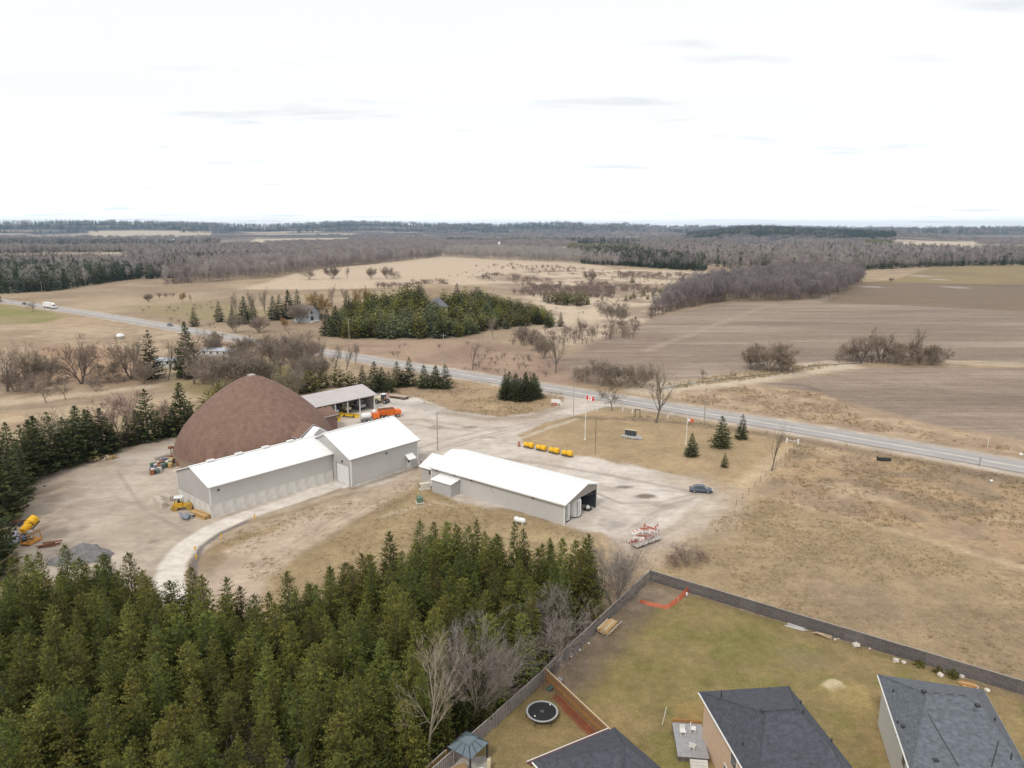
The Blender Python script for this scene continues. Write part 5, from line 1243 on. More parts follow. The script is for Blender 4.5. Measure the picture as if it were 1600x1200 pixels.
def wall_box(x0, x1, y0, y1, z0, z1, zr, yr=None, th=0.2, skip=(), zb=None):
    """four walls, with gable tops at the x ends"""
    yr = (y0 + y1) / 2 if yr is None else yr
    L = MB(); E = MB()
    if 'front' not in skip: L.b2((x0, y0, z0), (x1, y0 + th, z1))
    if 'back' not in skip: L.b2((x0, y1 - th, z0), (x1, y1, zb or z1))
    for nm, xa, xb in (('left', x0, x0 + th), ('right', x1 - th, x1)):
        if nm in skip: continue
        pts = [(y0 + th, z0), (y1 - th, z0), (y1 - th, zb or z1), (yr, zr), (y0 + th, z1)]
        vs = [(xa, p[0], p[1]) for p in pts] + [(xb, p[0], p[1]) for p in pts]
        E.add(vs, [(4, 3, 2, 1, 0), (5, 6, 7, 8, 9)] + [(i, (i + 1) % 5, (i + 1) % 5 + 5, i + 5) for i in range(5)])
    return L, E

SA = radians(48.9)
SO = Vector((-57.6, 127.9, 0))
def S2W(x, y, z=0.0):
    return SO + Vector((cos(SA) * x - sin(SA) * y, sin(SA) * x + cos(SA) * y, z))

def wall_lamp(parent, p, d=(0, -1, 0)):
    m = MB(); m.box(p, (0.34, 0.3, 0.26)); return m.build("wall_lamp", dark, parent)

# ------------------------------------------------------------------ long low shed
sh = thing("storage_shed", "long low shed with white steel roof, grey siding and a concrete lower wall", "shed", SO, SA)
Lx, Wy, ZC, ZE, ZR = 27.7, 14.0, 2.55, 6.35, 8.75
L, E = wall_box(0, Lx, 0, Wy, ZC, ZE, ZR, th=0.22)
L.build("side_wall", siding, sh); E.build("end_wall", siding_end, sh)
core = MB(); core.b2((0.1, 0.1, -0.2), (Lx, Wy - 0.1, ZC)); core.build("foundation", concrete, sh)
pm = MB(); pm.b2((0.01, -0.06, 0), (2.29, 0.1, ZC - 0.02)); pme = pm.mesh("concrete_panel", concrete)
for k in range(12):
    link_obj("concrete_panel", pme, (0.05 + k * 2.3, -0.03 - 0.012 * (k % 2), 0), 0, parent=sh)
for k in range(6):
    link_obj("concrete_panel", pme, (-0.03 - 0.012 * (k % 2), 0.05 + (k + 1) * 2.3, 0), -pi / 2, parent=sh)
a, b = gable_roof(0, Lx, 0, Wy, ZE, ZR, 0.4)
a.build("roof_slope", white_roof, sh); b.build("roof_slope", white_roof, sh)
tr = MB(); tr.b2((-0.03, -0.03, ZC), (0.16, 0.16, ZE)); tr.b2((-0.03, Wy - 0.16, ZC), (0.16, Wy + 0.03, ZE)); tr.build("corner_trim", white_trim, sh)
gu = MB(); gu.b2((-0.4, -0.56, ZE - 0.12), (Lx, -0.42, ZE + 0.04)); gu.build("gutter", white_trim, sh)
roof_ribs(sh, 0, Lx, 0, Wy, ZE, ZR, Wy / 2, .4)
for k, x in enumerate((4.0, 10.0, 16.0, 22.0)):
    v = MB(); v.box((x, Wy / 2, ZR + 0.33), (1.5, 0.75, 0.34)); v.build("ridge_vent", white_trim, sh)
wall_lamp(sh, (1.7, -0.15, ZE - 1.1))
# ------------------------------------------------------------------ taller shed
T = thing("tall_shed", "taller white roofed grey shed with a white roll-up door and small entrance canopy", "shed", S2W(27.8, -6.5), SA)
TL, TW, TE, TR = 18.9, 17.8, 6.35, 10.3
L, E = wall_box(0, TL, 0, TW, 0.45, TE, TR, th=0.22)
L.build("side_wall", siding, T)
# left end wall leaves a doorway
ew = MB()
ew.b2((0, 0.22, 4.55), (0.22, 5.6, TE)); ew.b2((0, 0.22, 0.45), (0.22, 0.75, 4.55)); ew.b2((0, 5.2, 0.45), (0.22, 5.6, 4.55))
ew.b2((0, 5.6, 0.45), (0.22, TW - 0.22, TE))
ew.add([(0, 0.22, TE), (0, TW - 0.22, TE), (0, TW / 2, TR), (0.22, 0.22, TE), (0.22, TW - 0.22, TE), (0.22, TW / 2, TR)], [(2, 1, 0), (3, 4, 5), (0, 1, 4, 3), (1, 2, 5, 4), (2, 0, 3, 5)])
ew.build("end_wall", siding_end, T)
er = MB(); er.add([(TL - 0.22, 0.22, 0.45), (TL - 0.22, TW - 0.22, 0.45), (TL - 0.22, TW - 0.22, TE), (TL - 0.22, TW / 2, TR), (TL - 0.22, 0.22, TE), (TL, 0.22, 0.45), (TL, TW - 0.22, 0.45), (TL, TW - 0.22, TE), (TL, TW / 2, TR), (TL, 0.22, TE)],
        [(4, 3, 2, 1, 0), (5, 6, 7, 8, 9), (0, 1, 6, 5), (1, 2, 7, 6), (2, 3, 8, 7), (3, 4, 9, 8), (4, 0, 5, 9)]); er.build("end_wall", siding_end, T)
bs_ = MB(); bs_.b2((0.03, 0.03, -0.2), (TL - 0.03, TW - 0.03, 0.44)); bs_.build("foundation", concrete, T)
a, b = gable_roof(0, TL, 0, TW, TE, TR, 0.45)
a.build("roof_slope", white_roof, T); b.build("roof_slope", white_roof, T)
roof_ribs(T, 0, TL, 0, TW, TE, TR, TW / 2, .45)
dr = thing("roll_up_door", None, None); dr.parent = T
for k in range(6):
    s = MB(); s.b2((0.05, 0.78, 0.1 + k * 0.74), (0.13, 5.17, 0.1 + k * 0.74 + 0.71)); s.build("door_section", door_white, dr)
fr = MB(); fr.b2((-0.05, 0.62, 0), (0.0, 0.78, 4.7)); fr.b2((-0.05, 5.17, 0), (0.0, 5.33, 4.7)); fr.b2((-0.05, 0.78, 4.55), (0.0, 5.17, 4.7)); fr.build("door_frame", grey_trim, T)
sl = MB(); sl.b2((-1.6, 0.7, 0.0), (-0.02, 5.3, 0.07)); sl.build("door_sill", concrete, T)
ct = MB(); ct.b2((-0.04, -0.04, 0.45), (0.2, 0.18, TE - 0.05)); ct.b2((TL - 0.2, -0.04, 0.45), (TL + 0.04, 0.18, TE - 0.05)); ct.build("corner_trim", white_trim, T)
gu = MB(); gu.b2((-0.45, -0.62, TE - 0.14), (TL + 0.45, -0.47, TE + 0.04)); gu.build("gutter", grey_trim, T)
wall_lamp(T, (9.6, -0.15, TE - 1.0)); 
wl_ = MB(); wl_.box((-0.15, 2.9, 5.3), (0.3, 0.34, 0.26)); wl_.build("wall_lamp", dark, T)
dd = MB(); dd.b2((15.6, -0.06, 0.45), (16.6, 0.0, 2.6)); d_ = dd.build("door", door_white, T)
dg = MB(); dg.b2((15.8, -0.09, 1.6), (16.35, -0.065, 2.35)); dg.build("door_window", glass_d, d_)
cy = MB(); cy.slab([(15.0, -1.5, 2.75), (17.2, -1.5, 2.75), (17.2, 0, 3.7), (15.0, 0, 3.7)], 0.12); c_ = cy.build("canopy", white_roof, T)
cb = MB(); cb.add([(15.05, -1.4, 2.65), (15.05, 0, 2.65), (15.05, 0, 3.5), (15.1, -1.4, 2.65), (15.1, 0, 2.65), (15.1, 0, 3.5)], [(0, 1, 2), (5, 4, 3), (0, 2, 5, 3)]); cb.build("canopy_cheek", grey_trim, c_)
bo = MB(); bo.tube([(19.3, -0.6, 0), (19.3, -0.6, 1.3)], 0.12, 8); tag(bo.build("bollard", dark), "dark steel bollard at the tall shed's right corner", "bollard"); bol = bpy.data.objects["bollard"]; bol.location = S2W(27.8, -6.5); bol.rotation_euler = (0, 0, SA)
# link roof between the tall shed and the dome
K = thing("link_house", "small white gabled roof joining the tall shed to the brown dome", "shed", S2W(29.0, 11.4), SA)
w_ = MB(); w_.b2((0, 0.0, 0), (6.4, 2.6, 6.6)); w_.add([(0, 0, 6.6), (6.4, 0, 6.6), (3.2, 0, 8.95), (0, 2.6, 6.6), (6.4, 2.6, 6.6), (3.2, 2.6, 8.95)], [(0, 1, 2), (5, 4, 3)]); w_.build("wall", siding_end, K)
w_ = MB(); w_.slab([(-0.3, -0.3, 6.6), (3.2, -0.3, 9.1), (3.2, 3.2, 9.1), (-0.3, 3.2, 6.6)], 0.15); w_.build("roof_slope", white_roof, K)
w_ = MB(); w_.slab([(6.7, -0.3, 6.6), (6.7, 3.2, 6.6), (3.2, 3.2, 9.1), (3.2, -0.3, 9.1)], 0.15); w_.build("roof_slope", white_roof, K)
# ------------------------------------------------------------------ salt dome
D = thing("salt_dome", "large brown shingled salt dome rising to a point beside the white roofed sheds", "dome", S2W(28.5, 33.6), SA)
prof = [(19.2, 2.0), (18.85, 3.0), (18.0, 5.0), (16.5, 7.5), (14.4, 9.9), (11.9, 12.3), (9.0, 14.7), (5.9, 16.8), (2.9, 18.4), (1.2, 19.0), (0.9, 19.08)]
dm = MB(); dm.lathe(prof, 72); dm.build("shingle_roof", shingle_brown, D, True)
cw = MB(); cw.lathe([(19.0, -0.2), (19.0, 1.95), (19.25, 1.95), (19.25, 2.08), (18.7, 2.2)], 72); cw.build("ring_wall", mat("dome_wall", (0.30, 0.225, 0.17), 0.9, var=0.2), D)
cc = MB(); cc.lathe([(1.0, 19.0), (1.0, 19.3), (0.5, 19.5), (0.02, 19.55)], 16); cc.build("cap", mat("dome_cap", (0.36, 0.31, 0.28), 0.7), D)
# entry hood towards the link roof and the porch towards the open shed
hd = MB(); hd.slab([(-0.3, -20.0, 6.75), (3.7, -20.0, 9.45), (3.7, -9.0, 9.45), (-0.3, -12.5, 6.75)], 0.2); hd.slab([(7.7, -20.0, 6.75), (7.7, -12.5, 6.75), (3.7, -9.0, 9.45), (3.7, -20.0, 9.45)], 0.2); h_ = hd.build("entry_hood", shingle_brown, D)
ht = MB(); ht.tube([(-0.35, -20.05, 6.7), (-0.35, -14.0, 6.7)], 0.13, 4); ht.tube([(-0.3, -20.05, 6.8), (3.7, -20.05, 9.5), (7.7, -20.05, 6.8)], 0.1, 4); ht.build("hood_flashing", steel, h_)
hw = MB(); hw.b2((0.0, -19.6, 0), (0.2, -13.5, 6.6)); hw.b2((7.2, -19.6, 0), (7.4, -13.5, 6.6)); hw.build("hood_wall", shingle_brown, h_)
po = MB(); po.b2((12, 1.2, 0), (25.0, 1.4, 4.0)); po.b2((12, 7.6, 0), (25.0, 7.8, 4.0)); po.b2((24.8, 1.4, 3.4), (25.0, 7.6, 4.0)); p_ = po.build("porch_wall", mat("dome_porch", (0.20, 0.12, 0.10), 0.9, var=0.2), D)
pr_ = MB(); pr_.slab([(11.0, 0.9, 4.0), (25.3, 0.9, 4.0), (25.3, 4.5, 5.9), (9.5, 4.5, 5.9)], 0.2); pr_.slab([(11.0, 8.1, 4.0), (9.5, 4.5, 5.9), (25.3, 4.5, 5.9), (25.3, 8.1, 4.0)], 0.2); pr_.build("porch_roof", shingle_brown, p_)
pf = MB(); pf.tube([(11.0, 0.85, 4.05), (25.3, 0.85, 4.05)], 0.13, 4); pf.build("porch_fascia", steel, p_)
# ------------------------------------------------------------------ open equipment shed
OS = thing("open_shed", "open fronted equipment shed with a pale grey roof and white posts behind the dome", "shed", S2W(50.5, 44.6), SA)
grey_roof = stripes(mat("grey_steel_roof", (0.47, 0.43, 0.42), 0.55, var=0.07, vscale=0.3), 0, 0.9, 0.4)
OL, OW = 24.0, 13.6
a, b = gable_roof(0, OL, 0, OW, 4.6, 6.7, 0.5); a.build("roof_slope", grey_roof, OS); b.build("roof_slope", grey_roof, OS)
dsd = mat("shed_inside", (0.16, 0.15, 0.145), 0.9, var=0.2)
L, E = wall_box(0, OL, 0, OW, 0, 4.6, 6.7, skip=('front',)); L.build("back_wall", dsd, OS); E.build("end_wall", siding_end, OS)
for x in (0.2, 5.0, 9.4, 13.8, 18.2, 23.7):
    p_ = MB(); p_.b2((x - 0.14, 0.0, 0), (x + 0.14, 0.28, 4.55)); p_.build("post", white_trim, OS)
bm_ = MB(); bm_.b2((0, 0.02, 4.2), (OL, 0.26, 4.56)); bm_.build("front_beam", grey_trim, OS)
# ------------------------------------------------------------------ front garage
GA = radians(-38.2); GO = Vector((-17.5, 146.1, 0))
def G2W(x, y, z=0.0):
    return GO + Vector((cos(GA) * x - sin(GA) * y, sin(GA) * x + cos(GA) * y, z))
G = thing("garage", "long white roofed grey garage with an open gable end, right of the sheds", "garage", GO, GA)
GL, GW, GE, GR, GY, GB = 34.8, 11.4, 4.25, 6.05, 7.2, 4.95
L, E = wall_box(0, GL, 0, GW, 0, GE, GR, GY, th=0.2, skip=('right',), zb=GB); L.build("side_wall", siding, G); E.build("end_wall", siding_end, G)
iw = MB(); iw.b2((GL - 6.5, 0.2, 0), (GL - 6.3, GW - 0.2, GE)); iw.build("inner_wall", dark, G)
a, b = gable_roof(0, GL, 0, GW, GE, GR, 0.5, yr=GY, ze1=GB); a.build("roof_slope", white_roof, G); b.build("roof_slope", white_roof, G)
roof_ribs(G, 0, GL, 0, GW, GE, GR, GY, .5, ze1=GB)
gb_ = MB(); gb_.add([(GL - 0.12, 0.2, GE - 0.35), (GL - 0.12, GW - 0.2, GE - 0.35), (GL - 0.12, GW - 0.2, GB), (GL - 0.12, GY, GR), (GL - 0.12, 0.2, GE)], [(0, 1, 2, 3, 4)])
gb_.add([(GL, 0.2, GE - 0.35), (GL, GW - 0.2, GE - 0.35), (GL, GW - 0.2, GB), (GL, GY, GR), (GL, 0.2, GE)], [(0, 1, 2, 3, 4)]); gb_.b2((GL - 0.12, 0.2, GE - 0.38), (GL, GW - 0.2, GE - 0.34)); gb_.build("gable_face", mat("gable_tan", (0.30, 0.275, 0.25), 0.8), G)
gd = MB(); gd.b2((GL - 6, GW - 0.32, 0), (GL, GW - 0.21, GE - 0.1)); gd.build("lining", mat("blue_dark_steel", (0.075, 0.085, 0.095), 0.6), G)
for (x, y) in ((GL - 0.2, GW - 0.45), (GL - 3.2, GW - 0.45)):
    p_ = MB(); p_.b2((x - 0.12, y - 0.12, 0), (x + 0.12, y + 0.12, GE)); p_.build("post", dark, G)
br = MB(); br.tube([(GL - 0.3, GW - 0.6, 4.0), (GL - 2.4, GW - 0.6, 1.6)], 0.1, 4); br.tube([(GL - 0.2, 6.4, 3.9), (GL - 0.2, GW - 0.4, 3.0)], 0.1, 4); br.build("brace", dark, G)
ct = MB(); ct.b2((-0.04, -0.04, 0), (0.2, 0.16, GE)); ct.b2((GL - 0.2, -0.04, 0), (GL + 0.03, 0.16, GE)); ct.build("corner_trim", white_trim, G)
gu = MB(); gu.b2((-0.5, -0.66, GE - 0.17), (GL + 0.5, -0.52, GE + 0.02)); gu.build("gutter", white_trim, G)
cn_ = MB(); cn_.b2((1.2, -0.06, GE - 0.62), (17, 0, GE - 0.54)); cn_.tube([(17, -0.03, GE - 0.58), (17, -0.03, GE - 1.7), (17.9, -0.03, GE - 1.9)], 0.05, 4); cn_.build("conduit", grey_trim, G)
for x in (1.9, 7.0, 11.8, 27.5): wall_lamp(G, (x, -0.14, GE - 0.5))
lb = MB(); lb.b2((3.0, -2.8, 0), (8.4, -0.01, 2.75)); lb.add([(3.0, -2.8, 2.75), (3.0, -0.01, 2.75), (3.0, -0.01, 3.05), (8.4, -2.8, 2.75), (8.4, -0.01, 2.75), (8.4, -0.01, 3.05)], [(0, 1, 2), (5, 4, 3), (0, 2, 5, 3)]); l_ = lb.build("lean_to", mat("lean_to_grey", (0.435, 0.43, 0.42), 0.6, var=0.05), G)
lr = MB(); lr.slab([(2.8, -3.1, 2.82), (8.6, -3.1, 2.82), (8.6, -0.02, 3.25), (2.8, -0.02, 3.25)], 0.1); lr.build("lean_to_roof", white_roof, l_)
# lower wing at the left end
wg = MB(); wg.b2((-4.6, 1.6, 0), (-0.02, 9.6, 2.9)); w_ = wg.build("wing_wall", siding_end, G)
a, b = gable_roof(-4.6, -0.5, 1.6, 9.6, 2.9, 4.7, 0.45); a.build("wing_roof", white_roof, w_); b.build("wing_roof", white_roof, w_)
ww = MB(); ww.b2((-2.2, 1.52, 1.5), (-1.3, 1.59, 2.5)); ww.build("wing_window", glass_d, w_)
ww = MB(); ww.b2((-0.9, 0.9, 1.1), (-0.1, 1.58, 1.9)); ww.build("window_box", white_p, w_)
# two white tanks under the open gable
for k, (x, y, lab) in enumerate(((GL - 1.75, 2.05, "white upright tank inside the garage's open end, nearest the grey side wall"), (GL - 1.2, 5.1, "white upright tank inside the garage's open end, next to the dark bay"))):
    t_ = thing("storage_tank", lab, "tank", G2W(x, y), GA, "white tanks in the garage end")
    m = MB(); m.lathe([(1.3, 0.15), (1.32, 0.6), (1.32, 3.2), (1.1, 3.55), (0.35, 3.75), (0.02, 3.76)], 24); m.build("tank_shell", white_p, t_, True)
    m = MB(); m.tube([(1.2, -0.75, 0.1), (1.2, -0.75, 3.3)], 0.1, 6); m.tube([(1.36, -0.35, 0.6), (1.36, -0.35, 3.3)], 0.05, 4); m.build("pipe", steel, t_)
    m = MB(); m.lathe([(1.42, 0.0), (1.42, 0.15), (0.1, 0.15)], 20); m.build("base", black, t_)
m = thing("pallet", "small dark and white pallet load by the garage's open bay", "pallet", G2W(GL - 0.6, 9.0), GA); q_ = MB(); q_.b2((-.7, -.6, 0), (.7, .6, .35)); q_.build("pallet_base", dark, m); q_ = MB(); q_.lathe([(.4, .35), (.45, .6), (.3, .95), (0.02, 1.0)], 12); q_.build("sack", white_p, m)
# small fixtures round the garage
t_ = thing("propane_tank", "white propane cylinder lying between the garage and the spruces", "tank", gp(812, 819), radians(-30))
m = MB(); n_ = 9; m.tube([(-1.25 + 0.0, 0, 0.85), (-1.1, 0, .85), (-0.85, 0, .85), (0.85, 0, .85), (1.1, 0, .85), (1.25, 0, .85)], [0.12, 0.4, 0.52, 0.52, 0.4, 0.12], 14); m.build("shell", white_p, t_, True)
m = MB(); m.b2((-.8, -.35, 0), (-.6, .35, .45)); m.b2((.6, -.35, 0), (.8, .35, .45)); m.build("cradle", concrete, t_)
m = MB(); m.lathe([(0.16, 1.3), (0.16, 1.5), (0.02, 1.55)], 8); m.build("valve_dome", steel, t_)
t_ = thing("transformer", "green pad mounted transformer box on the grass left of the garage", "transformer", gp(656, 785), 0.3); m = MB(); m.b2((-.6, -.6, .12), (.6, .6, 1.15)); m.add([(-.62, -.62, 1.15), (.62, -.62, 1.15), (.62, .62, 1.15), (-.62, .62, 1.15), (-.5, -.1, 1.4), (.5, -.1, 1.4), (.5, .5, 1.4), (-.5, .5, 1.4)], [(0, 1, 5, 4), (1, 2, 6, 5), (2, 3, 7, 6), (3, 0, 4, 7), (4, 5, 6, 7)]); m.build("cabinet", mat("pad_green", (0.13, 0.19, 0.13), 0.6), t_); m = MB(); m.b2((-.8, -.8, 0), (.8, .8, .12)); m.build("pad", concrete, t_)
t_ = thing("condenser", "cream air conditioning unit on the grass at the garage's left end", "air conditioner", gp(664, 764), GA + 1.0); m = MB(); m.b2((-1.1, -.5, .15), (1.1, .5, 1.35)); m.build("casing", mat("unit_cream", (0.60, 0.55, 0.47), 0.6), t_); m = MB(); m.tube([(-1.12, 0, .75), (-1.105, 0, .75)], .38, 14); m.build("fan_grille", dark, t_); m = MB(); m.b2((-1.2, -.6, 0), (1.2, .6, .15)); m.build("slab", concrete, t_)

# ------------------------------------------------------------------ vehicles
def wheel(parent, p, r=0.33, w=0.22, n=14):
    m = MB(); m.lathe([(r * 0.6, -w / 2), (r * 0.93, -w / 2), (r, -w / 4), (r, w / 4), (r * 0.93, w / 2), (r * 0.6, w / 2)], n)
    m.v = [(x, z, y) for x, y, z in m.v]; m.f = [f[::-1] for f in m.f]
    o = m.build("wheel", black, parent, True); o.location = p
    h = MB(); h.tube([(0, -w * .42, 0), (0, w * .42, 0)], r * 0.6, n); h.build("rim", steel, o)
    return o

def car(name, label, cat, p, rz, paint, L=4.6, W=1.8, H=1.45, group=None, suv=False):
    t = thing(name, label, cat, p, rz, group)
    hw = W / 2
    def loft(secs):
        m = MB(); k = len(secs[0][1])
        for x, pr in secs: m.v += [(x, a, b) for a, b in pr]
        for i in range(len(secs) - 1):
            for j in range(k):
                m.f.append((i * k + j, i * k + (j + 1) % k, (i + 1) * k + (j + 1) % k, (i + 1) * k + j)); m.mi.append(0)
        m.f += [tuple(range(k))[::-1], tuple((len(secs) - 1) * k + j for j in range(k))]; m.mi += [0, 0]
        return m
    def sec(w, zb, zt, sh=0.08):
        return [(-w, zb + .1), (-w + .06, zb), (w - .06, zb), (w, zb + .1), (w, zt - sh), (w - .14, zt), (-w + .14, zt), (-w, zt - sh)]
    xs = [(-L / 2, hw * .82, .38, .72), (-L / 2 + .12, hw * .94, .28, .86), (-L * .3, hw, .22, .92), (0, hw, .22, .92), (L * .24, hw, .22, .90), (L * .40, hw * .96, .25, .80), (L / 2 - .1, hw * .86, .3, .66), (L / 2, hw * .76, .36, .58)]
    loft([(x, sec(w, a, b)) for x, w, a, b in xs]).build("body", paint, t, True)
    r0, r1 = (-L * .46, -L * .40) if suv else (-L * .40, -L * .24)
    def gsec(w, z0, z1, k): return [(-w, z0), (w, z0), (w * k, z1), (-w * k, z1)]
    loft([(r0, gsec(hw * .86, .88, .9, .95)), (r1, gsec(hw * .9, .88, H - .06, .80)), (-L * .05, gsec(hw * .92, .88, H, .80)), (L * .08, gsec(hw * .92, .88, H - .03, .80)), (L * .27, gsec(hw * .88, .86, .89, .95))]).build("windows", glass_d, t)
    m = MB(); m.add([(r1 + .05, -hw * .70, H - .03), (L * .07, -hw * .70, H), (L * .07, hw * .70, H), (r1 + .05, hw * .70, H - .03), (r1 + .05, -hw * .74, H - .09), (L * .07, -hw * .74, H - .06), (L * .07, hw * .74, H - .06), (r1 + .05, hw * .74, H - .09)], [(0, 1, 2, 3), (0, 4, 5, 1), (1, 5, 6, 2), (2, 6, 7, 3), (3, 7, 4, 0)]); m.v = [(x, y, z + .035) for x, y, z in m.v]; m.build("roof", paint, t)
    for sx in (-1, 1):
        for sy in (-1, 1):
            wheel(t, (sx * L * .30, sy * (hw - .08), .33))
    for sy in (-1, 1):
        m = MB(); m.box((L / 2 - .06, sy * hw * .58, .62), (.12, .34, .13)); m.build("headlight", mat("lamp_glass", (0.7, 0.7, 0.7), 0.2), t)
        m = MB(); m.box((-L / 2 + .05, sy * hw * .64, .74), (.12, .3, .14)); m.build("tail_light", red_p, t)
    return t
blue_car = mat("dark_blue_car", (0.085, 0.095, 0.125), 0.22, metal=0.3, var=0.05, spec=0.6)
g = (gp(1079, 767) + gp(1111, 770)) / 2
car("parked_car", "dark blue grey car parked on the gravel beside the front lawn", "car", g, radians(-10), blue_car, 4.75, 1.85, 1.5)
def road_at(px, off=0.0):
    """place on the road below pixel column px, with the road's heading"""
    best = None
    for i in range(len(rc) - 1):
        for k in range(40):
            q = rc[i] + (rc[i + 1] - rc[i]) * k / 40
            sx = 800 + FPX * q[0] / (q[1] * cos(PITCH) + CH * sin(PITCH))
            if best is None or abs(sx - px) < best[0]:
                d = rc[i + 1] - rc[i]; best = (abs(sx - px), q, math.atan2(d[1], d[0]))
    q, a = best[1], best[2]
    return Vector((q[0] - sin(a) * off, q[1] + cos(a) * off, float(hgt(q[0], q[1])) + 0.115)), a
for px, off, c, lab in ((260, 1.9, mat("blue_grey_car", (0.16, 0.18, 0.22), 0.3, metal=0.2), "small blue grey car driving on the far road, nearest the viewer"), (43, -1.9, mat("black_car", (0.035, 0.035, 0.04), 0.3), "dark car on the far road behind the white lorry"), (16, 1.9, white_p, "white car on the far road, farthest left")):
    p, a = road_at(px, off); car("road_car", lab, "car", p, a, c, 4.6, 1.85, 1.5, "cars on the county road")
p, a = road_at(82, -1.9)
t = thing("lorry", "white lorry with a long box trailer on the far road", "lorry", p, a)
m = MB(); m.b2((-7.5, -1.3, 1.1), (4.6, 1.3, 4.0)); m.build("trailer_box", white_p, t)
m = MB(); m.b2((-7.4, -.5, .8), (4.6, .5, 1.09)); m.build("chassis", dark, t)
m = MB(); m.prism([(5.1, -1.2), (7.2, -1.2), (7.2, 1.2), (5.1, 1.2)], .7, 2.9); m.add([(5.1, -1.1, 2.9), (5.1, 1.1, 2.9), (5.1, 1.1, 3.9), (5.1, -1.1, 3.9), (6.9, 1.1, 2.95), (6.9, -1.1, 2.95)], [(0, 1, 2, 3), (3, 2, 4, 5), (0, 3, 5), (1, 4, 2)]); m.b2((7.2, -1.0, .7), (9.0, 1.0, 1.9)); m.build("cab", white_p, t)
m = MB(); m.b2((7.21, -1.05, 2.0), (7.25, 1.05, 2.75)); m.build("windscreen", glass_d, t)
for x in (-6.3, -5.0, 4.7, 6.0, 8.2):
    for y in (-1.1, 1.1): wheel(t, (x, y, .5), .5, .35)

# ------------------------------------------------------------------ yard equipment
def ribbed_tank(name, label, p, rz, group=None, s=1.0):
    t = thing(name, label, "spreader", p, rz, group); t.scale = (s, s, s)
    prof = []
    for k in range(7):
        x0 = -1.55 + k * .24; prof += [(.62, x0), (.70, x0 + .06), (.70, x0 + .16), (.62, x0 + .22)]
    m = MB(); m.lathe([(.1, -1.6), (.5, -1.58)] + prof + [(.5, .15), (.1, .2)], 16); m.v = [(z, x, y + 1.05) for x, y, z in m.v]; m.build("ribbed_drum", yellow, t, True)
    m = MB(); m.lathe([(.05, -.02), (.78, 0), (.84, .1), (.84, .55), (.78, .62), (.78, .7), (.84, .78), (.84, 1.25), (.76, 1.34), (.05, 1.36)], 18); m.v = [(z + .35, x, y + 1.12) for x, y, z in m.v]; m.build("drum", yellow, t, True)
    m = MB(); m.b2((-1.8, -.55, .18), (1.8, -.4, .34)); m.b2((-1.8, .4, .18), (1.8, .55, .34)); m.b2((-1.7, -.4, .2), (-1.5, .4, .32)); m.b2((1.4, -.4, .2), (1.6, .4, .32)); m.tube([(1.8, 0, .3), (2.5, 0, .35)], .05, 4); m.build("frame", dark, t)
    for y in (-.62, .62): wheel(t, (-.3, y, .3), .3, .18)
    m = MB(); m.b2((-.15, -.5, 1.0), (.2, .5, 1.8)); m.build("engine_cover", yellow_d, t)
    return t
ya = gp(826, 700); yb = gp(886, 713)
for k, lab in enumerate(("yellow two drum tank unit next to the red barrel, first of the row of four", "second yellow two drum tank unit from the red barrel", "third yellow two drum tank unit from the red barrel", "yellow two drum tank unit at the row's far end from the barrel")):
    q = ya.lerp(yb, k / 3)
    if k == 0: ty = ribbed_tank("tank_unit", lab, q, atan2(yb.y - ya.y, yb.x - ya.x), "yellow tank units at the lawn edge", 0.82)
    else: copy_tree(ty, q, ty.rotation_euler.z + R.uniform(-.06, .06), lab)
t = thing("traffic_drum", "faded red traffic barrel at the end of the yellow tank row", "barrel", gp(811, 697)); m = MB(); m.lathe([(.34, 0.12), (.33, .5), (.31, .5), (.3, 1.1), (.2, 1.2), (.02, 1.22)], 14); m.build("barrel_body", mat("faded_red", (0.36, 0.14, 0.10), 0.7), t, True); m = MB(); m.lathe([(.42, 0), (.42, .12), (.02, .12)], 14); m.build("foot", black, t)
# back corner of the yard
lt = ribbed_tank("tank_unit", "yellow ribbed tank tilted upward at the back corner of the yard", gp(50, 832), radians(78), None, 1.0); lt.rotation_euler = (0, -0.42, radians(78)); lt.location.z = .7
t = thing("spreader_frame", "orange and yellow spreader frame with a wooden chute beside the yellow ribbed tank", "spreader", gp(49, 848), radians(80))
m = MB(); m.tube([(-1.4, -.8, .2), (-1.2, -.7, 2.2), (1.2, -.7, 2.0), (1.5, -.8, .2)], .09, 5); m.tube([(-1.4, .8, .2), (-1.2, .7, 2.2), (1.2, .7, 2.0), (1.5, .8, .2)], .09, 5); m.b2((-1.4, -.9, .15), (1.5, .9, .4)); m.build("frame", mat("orange_rust", (0.55, 0.25, 0.05), 0.8, var=0.3), t)
m = MB(); m.box((.1, .1, 1.3), (2.6, .4, .1), 0.3, 0, 0.5); m.build("chute", cream, t)
m = MB(); m.lathe([(.1, 1.6), (.55, 1.65), (.62, 2.0), (.4, 2.25), (.03, 2.3)], 12); m.build("hopper_cap", steel, t)
t = thing("pipe_bundle", "pale blue grey drainage pipes lying by the windbreak at the yard's back corner", "pipes", gp(24, 846), radians(-62))
for k, (y, z) in enumerate(((-.5, .35), (.25, .35), (-.1, .98))):
    m = MB(); m.tube([(-2.3, y, z), (2.3, y, z)], .35, 12); m.build("pipe", mat("pipe_lilac", (0.42, 0.42, 0.50), 0.6, var=0.15), t, True)
t = thing("scrap_heap", "heap of blue and dark steel scrap between the pipes and the orange frame", "scrap", gp(36, 846))
for k in range(9):
    m = MB(); m.box((R.uniform(-1.3, 1.3), R.uniform(-1, 1), R.uniform(.15, .6)), (R.uniform(.5, 1.6), R.uniform(.15, .5), R.uniform(.1, .4)), R.uniform(0, 3), 0, R.uniform(-.3, .3)); m.build("steel_piece", blue_s if k % 2 else dark, t)
